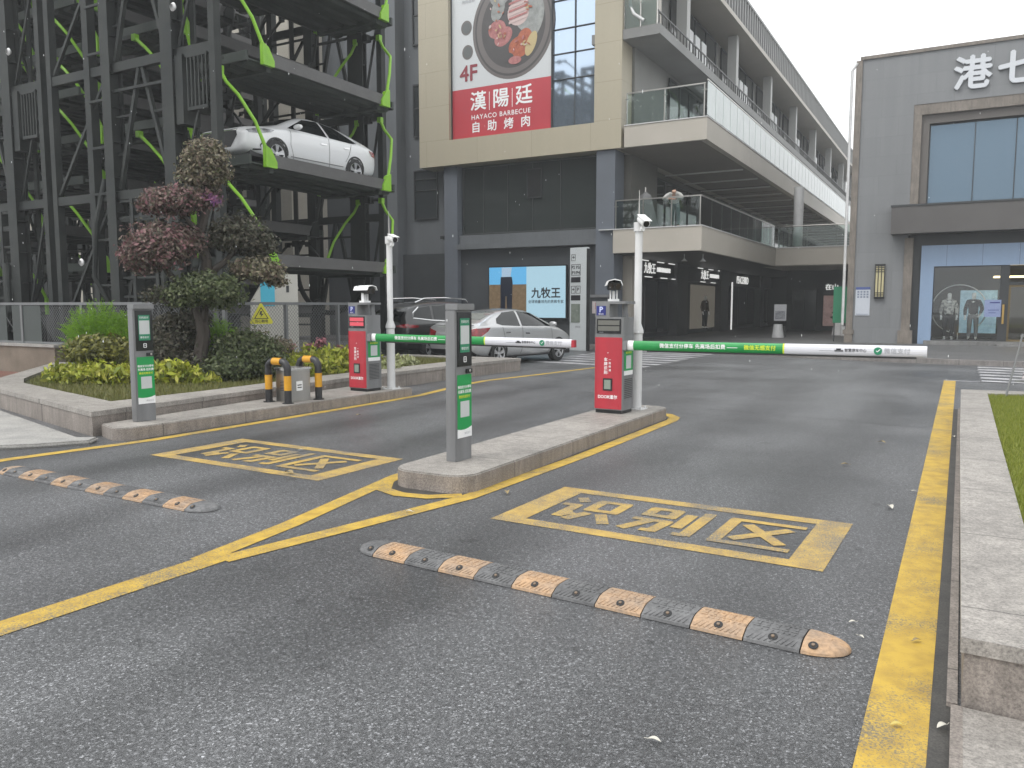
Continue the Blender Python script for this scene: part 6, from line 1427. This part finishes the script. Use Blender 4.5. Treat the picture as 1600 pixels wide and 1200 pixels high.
near = scatter([(0.38, 3.8), (0.38, 9), (0.39, 13.3), (1.6, 13.6), (1.4, 3.7)], 60000, 9)
tag(blades('grass', near, .26, .05, .007, L_grass, .8, 8), 'bright short lawn inside the pale granite border at the right', 'grass', kind='stuff')
mb = MB(); mb.add([(x, y, .263) for x, y in LP_], [tuple(range(5))]); tag(mb.build('lawn', mat('lawn_ground', (0.14, 0.17, 0.025), 0.9, c2=(0.18, 0.2, 0.04), scale=2.5, detail=8, bump=.5, bscale=90)), kind='structure')
# ================================================================ car park equipment
def terminal(loc, rz, label):
    t = thing('payment_post', label, 'payment post', loc, rz, 'slim grey payment posts')
    mb = MB(); mb.box(-.055, .055, -.125, .125, 0, 1.36); mb.build('post', M_silver, t, bevel=.006)
    mb = MB(); mb.box(-.055, .085, -.125, .14, 1.361, 1.42); mb.build('cap', M_silver, t, bevel=.006)
    mb = MB(); mb.box(.0555, .062, -.1, .122, .86, 1.345); sc = mb.build('screen', mat('black_gloss_panel', (0.01, 0.011, 0.012), 0.12), t)
    mb = MB(); mb.box(.0622, .064, -.062, .085, .985, 1.29); s1 = mb.build('green_card', M_green2, t)
    mb = MB(); mb.box(.0642, .0655, -.055, .078, 1.06, 1.225); mb.build('blank_square', mat('pale_square', (0.5, 0.52, 0.52), 0.5), s1)
    text('扫码支付', .03, M_txt, s1, (.0665, .01, 1.258), (90, 0, 90), bold=.0003); text('微信支付', .028, M_txt, s1, (.0665, .01, 1.02), (90, 0, 90), bold=.0003)
    mb = MB(); ringY = [(-.005, .9), (.03, .9), (.03, .945), (-.005, .945)]
    for a, b in zip(ringY, ringY[1:] + ringY[:1]): mb.bar((.0635, a[0], a[1]), (.0635, b[0], b[1]), .006)
    mb.lathe([(0, .0), (.006, .0)], (.064, .012, .925), 8, axis='x'); mb.build('scan_icon', M_txt, t, fix=False)
    mb = MB(); mb.box(.0555, .07, .03, .12, .795, .835); cb = mb.build('camera_slot', M_black, t); mb = MB(); mb.lathe([(0, .074), (.012, .073), (.014, .07)], (0, .085, .815), 12, axis='x'); mb.build('lens', M_stain, cb)
    mb = MB(); mb.box(.0555, .0575, -.1, .122, .28, .785); st = mb.build('sticker', M_green, t); st['label'] = 'green sticker with white and yellow lines'
    text('微信支付分停车', .03, M_txt, st, (.0585, .011, .672), (90, 0, 90), bold=.0008); text('先离场 后扣费', .033, M_txt, st, (.0585, .011, .63), (90, 0, 90), bold=.0008); text('微信无感支付', .03, M_txty, st, (.0585, .011, .585), (90, 0, 90), bold=.0006)
    mb = MB(); mb.box(.0576, .0588, -.055, .085, .4, .545); mb.build('blank_square', mat('pale_square', (0.5, 0.52, 0.52), 0.5), st)
    mb = MB(); mb.prism([(-.1, .215), (.122, .215), (.122, .31), (.07, .293), (.01, .286), (-.05, .287), (-.1, .295)], .0556, .0592, 0, lambda a, b, c: (c, a, b)); bd = mb.build('white_band', M_white2, t); text('微信支付', .024, M_txtg, bd, (.0602, .05, .25), (90, 0, 90))
    return t
terminal((-3.94, 6.05, .15), R(-2), 'slim grey payment post with black screen and green sticker on the traffic island')
terminal((-8.68, 6.28, .15), R(-4), 'slim grey payment post with green sticker on the low step by the planter')

def rprism(w, d, r_, n=5): return rounded(-w / 2, w / 2, -d / 2, d / 2, r_, n)
def paystation(loc, rz, label, lit):
    t = thing('barrier_machine', label, 'barrier machine', loc, rz, 'red and grey barrier machines')
    mb = MB(); mb.box(-.185, .185, -.165, .165, 0, .045); mb.build('plinth', M_black, t)
    mb = MB(); mb.prism(rprism(.41, .37, .03), .045, 1.02); mb.build('body', M_silver, t)
    fr = MB()   # red door: a slightly bowed plate on the front
    fr.prism([(-.19, -.186), (-.15, -.2), (.15, -.2), (.19, -.186)], .06, .99); rd = fr.build('door', M_red, t)
    mb = MB(); mb.box(-.065, .065, -.208, -.2, .3, .46); w_ = mb.build('card_window', M_black, rd); mb = MB(); mb.box(-.045, .045, -.2105, -.2082, .32, .44); mb.build('pane', mat('grey_green_lcd', (0.22, 0.26, 0.22), 0.25), w_)
    text('DOOR道尔', .055, M_txt, rd, (0, -.202, .215), bold=.0012)
    for i, ch in enumerate('车牌识别'): text(ch, .052, M_txt, rd, (-.03, -.202, .70 - i * .055), bold=.0008)
    for i, ch in enumerate('一路畅通'): text(ch, .034, M_txt, rd, (.028, -.202, .70 - i * .045), bold=.0003)
    text('+', .04, M_txt, rd, (0, -.202, .79))
    hd = MB(); hd.prism(rprism(.405, .36, .03), 1.021, 1.25); hd.build('head', M_silver, t)
    mb = MB(); mb.box(-.17, .17, -.188, -.18, 1.04, 1.23); pn = mb.build('display_panel', mat('black_gloss_panel', (0.01, 0.011, 0.012), 0.12), t)
    m_ = mat('red_led_row', (0.2, 0.02, 0.03), 0.4, emit=(0.9, 0.12, 0.16), estr=.5) if lit else mat('unlit_led_row', (0.13, 0.13, 0.115), 0.5)
    mb = MB(); mb.box(-.15, .15, -.191, -.1885, 1.15, 1.21); mb.box(-.15, .15, -.191, -.1885, 1.075, 1.135); q = mb.build('display_row', m_, pn)
    text('DOOR', .018, M_txtg, pn, (-.1, -.191, 1.055), bold=.0002)
    # hood with open window
    mb = MB(); mb.box(-.2, -.025, -.17, .1, 1.251, 1.42); mb.box(-.024, .0, -.17, .1, 1.251, 1.42); mb.box(.1, .14, .02, .1, 1.251, 1.42); mb.box(-.2, .22, -.17, .16, 1.421, 1.455); mb.box(.141, .15, .02, .1, 1.251, 1.3); mb.build('hood', M_silver, t)
    mb = MB(); mb.box(-.18, -.05, -.178, -.1705, 1.275, 1.395); p_ = mb.build('parking_sign', M_blue, t); text('P', .1, mat('pale_blue_print', (0.5, 0.55, 0.8), 0.4), p_, (-.115, -.179, 1.345), bold=.003); text('停车场', .024, M_txt, p_, (-.115, -.179, 1.288))
    # green sticker and vents on the lane side
    mb = MB(); mb.prism([(-.15, .56), (.13, .56), (.13, .9), (.11, .93), (-.13, .93), (-.15, .9)], .2055, .208, 0, lambda a, b, c: (c, a, b)); st = mb.build('sticker', M_green, t)
    mb = MB(); mb.box(.2055, .2078, -.15, .13, .5, .558); mb.build('white_band', M_white2, t)
    text('微信支付分停车', .034, M_txt, st, (.2095, -.01, .875), (90, 0, 90), bold=.0008); text('先离场 后扣费', .034, M_txt, st, (.2095, -.01, .835), (90, 0, 90), bold=.0008); text('微信无感支付', .032, M_txty, st, (.2095, -.01, .79), (90, 0, 90), bold=.0008)
    mb = MB(); mb.box(.2082, .2095, -.09, .07, .585, .755); mb.build('blank_square', mat('pale_square', (0.5, 0.52, 0.52), 0.5), st)
    mb = MB()
    for k in range(11): mb.box(.204, .209, -.13, .11, .2 + k * .024, .211 + k * .024)
    mb.build('vent', mat('vent_dark', (0.05, 0.05, 0.05), 0.6), t)
    return t
paystation((-3.96, 9.83, .155), R(-2), 'red and grey barrier machine with dark display on the traffic island', False)
paystation((-8.62, 10.4, .15), R(-3), 'red and grey barrier machine with two red lit rows in front of the planter', True)
def anpr(loc, rz, label):
    t = thing('camera', label, 'camera', loc, rz, 'white weatherproof cameras')
    mb = MB(); mb.box(-.07, .07, -.06, .06, 0, .03); mb.tube([(0, 0, .03), (0, 0, .13)], .02); mb.box(-.05, -.035, -.03, .03, .03, .16); mb.box(.035, .05, -.03, .03, .03, .16); mb.build('bracket', M_white2, t)
    mb = MB(); mb.prism([(-.085, .0), (.085, .0), (.085, .075), (.06, .1), (-.06, .1), (-.085, .075)], -.13, .16, 0, lambda a, b, c: (a, c, b + .16)); hb = mb.build('housing', M_black, t)
    mb = MB(); mb.prism([(-.1, .04), (-.075, .095), (-.0, .112), (.075, .095), (.1, .04), (.108, .04), (.08, .105), (0, .124), (-.08, .105), (-.108, .04)], -.2, .17, 0, lambda a, b, c: (a, c, b + .16)); mb.build('sun_shield', M_white2, t)
    for x in (-.045, .045): mb = MB(); mb.lathe([(0, -.136), (.03, -.136), (.034, -.13)], (x, 0, .21), 14, axis='y'); mb.build('lens', mat('lens_dark', (0.03, 0.025, 0.02), 0.08), hb)
    hb.rotation_euler = (R(8), 0, 0)
    return t
anpr((-3.96, 9.78, 1.61), R(26), 'white hooded camera facing us on top of the island barrier machine')
anpr((-8.62, 10.42, 1.605), R(78), 'white hooded camera turned right on top of the left barrier machine')
def boom(base, L, rz, label, gw, wc, tilt=0.0):
    t = thing('boom_barrier', label, 'boom barrier', base, rz, 'green and white barrier arms')
    t.rotation_euler = (0, tilt, rz)
    h, d = .062, .032
    def seg(x0, x1, m, name):
        mb = MB(); mb.prism([(d * math.cos(a), h * math.sin(a)) for a in [2 * math.pi * k / 16 for k in range(16)]], x0, x1, 0, lambda a, b, c: (c, a, b)); return mb.build(name, m, t)
    mb = MB(); mb.box(-.14, -.06, -.06, .06, -.06, .06); mb.tube([(-.1, .02, -.0), (-.1, .12, 0)], .05, 12); mb.build('mount', M_silver, t); seg(-.06, 0.02, M_white2, 'sleeve')
    g = seg(0.021, gw, mat('arm_green', (0.012, 0.27, 0.06), 0.35, c2=(0.01, 0.22, 0.05), scale=4), 'green_section'); w = seg(gw + .02, L, mat('arm_white', (0.62, 0.62, 0.66), 0.4), 'white_section'); seg(gw + .001, gw + .019, M_txty, 'joint_band')
    text('微信支付分停车 先离场后扣费 ——', .062, M_txt, g, (gw * .2, -.0335, .004), bold=.0012, align='LEFT', spacing=1.02); text('微信无感支付', .062, M_txty, g, (gw * .2 + 1.05, -.0335, .004), bold=.0014, align='LEFT')
    f = (L - gw)
    mb = MB(); mb.box(0, .09, -.0345, -.0325, -.014, .004); mb.box(.018, .068, -.0345, -.0325, .004, .02); q = mb.build('car_icon', M_txtk, w); q.location = (gw + f * .38, 0, 0)
    text('智慧停车中心', .038, M_txtk, w, (gw + f * .45, -.0335, 0), bold=.0006, align='LEFT'); mb = MB(); mb.box(0, .26, -.0345, -.0325, -.008, -.004); q = mb.build('thin_line', M_txtg, w); q.location = (gw + f * .27, 0, 0)
    mb = MB(); mb.lathe([(0, -.0345), (.042, -.0345)], (0, 0, 0), 20, axis='y'); q = mb.build('round_emblem', M_green2, w, fix=False); q.location = (gw + f * .68, 0, 0)
    mb = MB(); mb.add([(-.02, -.0355, .002), (-.006, -.0355, -.014), (.026, -.0355, .018), (.02, -.0355, .022), (-.006, -.0355, -.004), (-.015, -.0355, .006)], [tuple(range(6))]); q = mb.build('tick', M_txt, w, fix=False); q.location = (gw + f * .68, 0, 0)
    text('微信支付', .065, M_txtg, w, (gw + f * .72, -.0335, 0), bold=.0002, align='LEFT')
    mb = MB(); mb.box(.2, L - .1, -.012, .012, -.078, -.056); mb.build('rubber_edge', M_rubber, t)
    return t, L
t_, L_ = boom((-3.66, 9.7, 1.045), 3.36, R(-1.5), 'long green and white barrier arm closed across the right lane', 1.87, None, R(-.25))
t2, L2 = boom((-8.3, 10.28, 1.04), 3.55, R(-1), 'green and white barrier arm with red tip across the left lane', 2.1, None, R(.3))
mb = MB(); mb.box(L2, L2 + .05, -.032, .032, -.05, .05); mb.build('red_tip', M_red, t2)
def pole(loc, h, label, sqz=False):
    t = thing('camera_pole', label, 'camera pole', loc, 0, 'white camera poles')
    mb = MB(); mb.box(-.12, .12, -.12, .12, 0, .012); mb.lathe([(.014, .0), (.014, .03)], (.09, .09, .012), 8); mb.lathe([(.014, .0), (.014, .03)], (-.09, -.09, .012), 8); mb.lathe([(.014, .0), (.014, .03)], (.09, -.09, .012), 8); mb.build('base_plate', M_white, t)
    mb = MB(); mb.tube([(0, 0, .012), (0, 0, 1.02), (0, 0, 1.06)], [.07, .07, .07], 16); mb.lathe([(.07, 1.02), (.082, 1.03), (.082, 1.07), (.05, 1.16), (.05, h - .1)], n=16); mb.lathe([(.05, h - .12), (.07, h - .12), (.07, h), (.0, h)], n=16); mb.build('shaft', M_white, t, smooth=True)
    mb = MB(); mb.tube([(0, 0, h), (0, 0, h + .42)], [.012, .004], 6); mb.build('lightning_rod', M_stain, t)
    return t
def polecam(loc, rz, label, pitch=12, up=False):
    t = thing('camera', label, 'camera', loc, rz, 'white weatherproof cameras'); t.scale = (.8, .8, .8)
    mb = MB(); mb.tube([(0, .0, -.07), (0, -.22, -.07)], .022, 10); mb.tube([(0, -.18, -.07), (0, -.18, .0)], .018, 8); mb.lathe([(.02, -.03), (.04, -.02), (.04, 0.02), (.02, .03)], (0, -.18, -.04), 12); mb.build('arm', M_white2, t)
    mb = MB(); mb.prism([(-.06, -.045), (.06, -.045), (.07, .02), (.045, .06), (-.045, .06), (-.07, .02)], -.16, .14, 0, lambda a, b, c: (a, c, b)); h_ = mb.build('housing', M_white2, t, bevel=.012); h_.location = (0, -.2, .07); h_.rotation_euler = (R(pitch), 0, 0)
    mb = MB(); mb.lathe([(0, -.166), (.05, -.166), (.055, -.15)], (0, 0, 0), 16, axis='y'); mb.build('lens', M_black, h_, fix=False)
    mb = MB(); mb.prism([(-.068, .062), (.068, .062), (.068, .07), (-.068, .07)], -.22, .15, 0, lambda a, b, c: (a, c, b)); mb.build('sun_shield', M_white2, h_)
    return t
pole((-3.8, 10.25, .155), 2.5, 'white camera pole with a stepped base standing on the traffic island')
pole((-8.38, 10.78, .15), 2.55, 'white camera pole with a stepped base standing on the low granite step')
polecam((-3.8, 10.25, 2.6), R(40), 'white bullet camera near the top of the island camera pole', 22)
polecam((-8.38, 10.78, 2.6), R(58), 'white bullet camera near the top of the left camera pole', 14)
# steel box between two yellow and black guards
SB = thing('steel_box', 'stainless steel equipment box with lid between the striped guards', 'box', (-8.6, 8.72, .15), R(-3))
mb = MB(); mb.box(-.15, .15, -.2, .2, 0, .46); mb.build('body', M_stain, SB, bevel=.008); mb = MB(); mb.box(-.17, .17, -.22, .22, .461, .5); mb.build('lid', mat('bright_steel', (0.65, 0.64, 0.62), 0.2, metal=0.9), SB, bevel=.008)
mb = MB()
for k in range(7): mb.box(-.05, .05, -.206, -.199, .17 + k * .022, .178 + k * .022)
mb.build('vent', M_frame, SB); mb = MB(); mb.box(.151, .155, -.08, .04, .16, .3); nl = mb.build('notice', M_white2, SB); mb = MB(); mb.box(.1552, .157, -.06, .02, .2, .215); mb.box(.1552, .157, -.06, .02, .235, .25); mb.build('print', M_txtk, nl)
M_gy = mat('yellow_guard_band', (0.6, 0.3, 0.01), 0.45, c2=(0.5, 0.24, 0.01), scale=6); M_gk = mat('black_guard_tube', (0.018, 0.018, 0.02), 0.4)
def guard(loc, rz, label):
    t = thing('bollard_guard', label, 'guard rail', loc, rz, 'striped tube guards'); w, h, r_ = .2, .6, .052; rr = .11
    pts = [(-w, 0, 0), (-w, 0, h - rr)] + [(-w + rr - rr * math.cos(a), 0, h - rr + rr * math.sin(a)) for a in [math.pi / 2 * k / 6 for k in range(1, 7)]] + [(w - rr + rr * math.sin(a), 0, h - rr + rr * math.cos(a)) for a in [math.pi / 2 * k / 6 for k in range(0, 7)]] + [(w, 0, 0)]
    mb = MB(); mb.tube(pts, r_, 14); mb.build('tube', M_gk, t, smooth=True)
    mb = MB()
    for x in (-w, w): mb.tube([(x, 0, .19), (x, 0, .4)], r_ + .002, 14)
    mb.tube([(-.085, 0, h), (.085, 0, h)], r_ + .002, 14); mb.build('yellow_band', M_gy, t, smooth=True)
    mb = MB()
    for x in (-w, w): mb.lathe([(r_ + .03, 0), (r_ + .03, .012), (r_, .013)], (x, 0, 0), 14)
    mb.build('foot_flange', M_gk, t); return t
guard((-8.6, 8.42, .15), R(-3), 'yellow and black striped tube guard in front of the steel box'); guard((-8.58, 9.03, .15), R(-3), 'yellow and black striped tube guard behind the steel box')

# ---------------------------------------------------------------- speed bumps
M_by = mat('worn_yellow_rubber', (0.42, 0.27, 0.155), 0.7, c2=(0.28, 0.21, 0.155), scale=7, detail=8, fine=.2, fscale=60, bump=.4, bscale=60)
M_bk = mat('grey_black_rubber', (0.15, 0.15, 0.152), 0.7, c2=(0.09, 0.09, 0.092), scale=7, detail=8, fine=.2, fscale=60, bump=.4, bscale=60)
HP_ = [(-.132, 0), (-.128, .014), (-.075, .042), (-.04, .048), (.04, .048), (.075, .042), (.128, .014), (.132, 0)]
def bump(loc, rz, label, n, sl, first_black):
    t = thing('speed_bump', label, 'speed bump', loc, rz, 'rubber speed bumps'); L = n * sl
    def bolt(par, x):
        mb = MB(); mb.lathe([(0, .0022), (.02, .002), (.022, .0)], n=14)
        o = mb.build('bolt_hole', M_black, par); o.location = (x, -.092, .0355); o.rotation_euler = (R(28), 0, 0)
        mb = MB(); mb.lathe([(0, .006), (.008, .005), (.01, .0)], n=6); q = mb.build('bolt', mat('rusty_bolt', (0.2, 0.15, 0.11), 0.5, metal=.5), par); q.location = (x, -.093, .0375); q.rotation_euler = (R(28), 0, 0)
    for i in range(n):
        m = M_bk if (i % 2 == 0) == first_black else M_by; x0 = -L / 2 + i * sl + .003; x1 = x0 + sl - .006
        mb = MB(); mb.prism(HP_, x0, x1, 0, lambda a, b, c: (c, a, b))
        # tread: slanted ribs and raised chevrons
        for k in range(9):
            xa = x0 + .015 + k * (sl - .03) / 9; mb.bar((xa, -.122, .019), (min(xa + .05, x1 - .004), -.05, .0475), .008, .006)
            mb.bar((xa, .122, .019), (min(xa + .05, x1 - .004), .05, .0475), .008, .006)
        for k in range(5): xa = x0 + .02 + k * (sl - .04) / 5; mb.bar((xa, -.03, .049), (xa + .03, -.03, .049), .012, .005); mb.bar((xa, .03, .049), (xa + .03, .03, .049), .012, .005); mb.bar((xa + .02, -.015, .049), (xa + .02, .02, .049), .01, .005)
        s = mb.build('section', m, t); bolt(s, (x0 + x1) / 2)
    for sg in (-1, 1):
        m = (M_bk if first_black else M_by) if sg < 0 else (M_by if (first_black == (n % 2 == 0)) else M_bk)
        m = M_bk if (sg < 0) != first_black else M_by
        mb = MB(); vs = []; K = 9
        for j in range(K):
            f = math.sin(math.pi / 2 * j / (K - 1)); x = sg * (L / 2 + .004 + .19 * f); c_ = max(math.sqrt(max(1 - f * f, 0)), .02)
            vs += [(x, a * c_, max(b * (c_ ** .7), .001)) for a, b in HP_]
        q_ = len(HP_); fs = [(j * q_ + i, j * q_ + i + 1, (j + 1) * q_ + i + 1, (j + 1) * q_ + i) for j in range(K - 1) for i in range(q_ - 1)] + [tuple(range(q_))]
        mb.add(vs, fs)
        for rr_ in (.55,): 
            pts = [(sg * (L / 2 + .01 + .19 * rr_ * math.sin(a)), .1 * rr_ * math.cos(a), .0485 * (1 - rr_ * .35 * math.sin(a)) ** .8 - .004 * rr_ * abs(math.cos(a)) ) for a in [math.pi * k / 10 for k in range(1, 10)]]
            mb.tube(pts, .004, 4)
        e = mb.build('end_cap', m, t, smooth=True); bolt(e, sg * (L / 2 + .05))
    return t
bump((-1.83, 3.845, .003), R(-3.6), 'worn yellow and grey rubber speed bump across the near right lane', 10, .256, False)
bump((-6.34, 4.13, .003), R(-1.6), 'worn yellow and grey rubber speed bump across the near left lane', 10, .256, True)

# ---------------------------------------------------------------- fallen leaves and small litter
M_lf = [mat('pale_dry_leaf', (0.5, 0.48, 0.42), 0.7), mat('brown_dry_leaf', (0.26, 0.2, 0.1), 0.8), mat('yellow_dry_leaf', (0.45, 0.36, 0.1), 0.7)]
def leaf(x, y, L, a, mi, label, z=.004):
    mb = MB(); n_ = 7; vs = []
    for i in range(n_):
        f = i / (n_ - 1); w = math.sin(math.pi * f) ** .8 * L * .2 + .0005; zz = .004 + .012 * math.sin(f * 3.1) * (L / .08)
        vs += [(f * L - L / 2, -w, zz + w * .35), (f * L - L / 2, 0, zz - w * .1), (f * L - L / 2, w, zz + w * .35)]
    fs = []
    for i in range(n_ - 1): fs += [(i * 3, i * 3 + 1, i * 3 + 4, i * 3 + 3), (i * 3 + 1, i * 3 + 2, i * 3 + 5, i * 3 + 4)]
    mb.add(vs, fs); mb.tube([(L / 2 - .002, 0, .006), (L * .72, .004, .008)], .0012, 4)
    o = mb.build('fallen_leaf', M_lf[mi], None, fix=False); o.location = (x, y, z); o.rotation_euler = (0, 0, a)
    return tag(o, label, 'leaf', 'leaves fallen on the ground')
for (u, v, L, mi, lab) in [(1391, 795, .1, 0, 'pale curled leaf on the asphalt beside the right yellow line'), (1472, 1140, .055, 0, 'pale leaf on the dark strip between the yellow line and the border'), (1432, 1005, .05, 1, 'brown leaf on the wide yellow line'),
                           (1401, 1138, .05, 2, 'narrow yellow leaf near the bottom of the wide yellow line'), (1022, 1162, .05, 0, 'pale leaf on the open asphalt at the bottom of the picture'), (792, 772, .1, 1, 'long thin leaf on the asphalt beside the island tip'),
                           (639, 802, .06, 0, 'small pale leaf on the asphalt below the island tip'), (452, 741, .12, 1, 'dry leaf on the left marked box'), (1428, 770, .05, 0, 'tiny pale leaf beside the right yellow line'), (1378, 693, .09, 1, 'long dry leaf on the right lane'),
                           (1320, 728, .08, 1, 'flat dry leaf on the right lane near the marked box'), (1332, 976, .04, 0, 'small pale leaf above the end of the speed bump'), (1345, 999, .035, 0, 'tiny pale leaf beside the yellow end of the speed bump'),
                           (1490, 684, .07, 0, 'pale leaf in the gutter along the granite border'), (470, 705, .05, 0, 'small pale leaf on the left marked box words'), (560, 650, .08, 1, 'dry leaf by the left yellow line')]:
    p = pt(u, v, 1.0); d_ = Vector((p.x, p.y, p.z - 1.55)); k = -1.55 / d_.z
    leaf(d_.x * k, d_.y * k, L, random.random() * 6, mi, lab, .009)

# ---------------------------------------------------------------- light rain: separate drops in the air over the road
rs = np.random.RandomState(21); mb = MB()
for i in range(200):
    a = R(29 + 33 * (2 * rs.rand() - 1)); d = 2.5 + 9 * rs.rand() ** .7; h = 1.55 + d * (-.1 + .55 * rs.rand()); r_ = (.0004 + .0005 * rs.rand()) * (1 + d * .22); L = r_ * (2.5 + 3 * rs.rand())
    mb.lathe([(0, -L), (r_ * .8, -L * .5), (r_, 0), (r_ * .7, L * .5), (0, L)], (-d * math.sin(a), d * math.cos(a), h), 6)
tag(mb.build('rain', mat('rain_drop', (0.85, 0.87, 0.88), 0.15, spec=0.8), smooth=True), 'fine bright raindrops falling over the car park entrance', 'rain', kind='stuff')

# ---------------------------------------------------------------- thin rainy-day haze over the whole place
mb = MB(); mb.box(-153, 123, -63, 203, -1.2, 18.6); hz = mb.build('haze', bpy.data.materials.new('pale_haze')); tag(hz, kind='stuff')
hm = hz.data.materials[0]; hm.use_nodes = True; hn = hm.node_tree.nodes; hn.clear()
ho = hn.new('ShaderNodeOutputMaterial'); pv = hn.new('ShaderNodeVolumePrincipled'); pv.inputs['Color'].default_value = (0.93, 0.95, 0.96, 1); pv.inputs['Density'].default_value = 0.0018; pv.inputs['Anisotropy'].default_value = 0.2
hm.node_tree.links.new(pv.outputs[0], ho.inputs['Volume'])
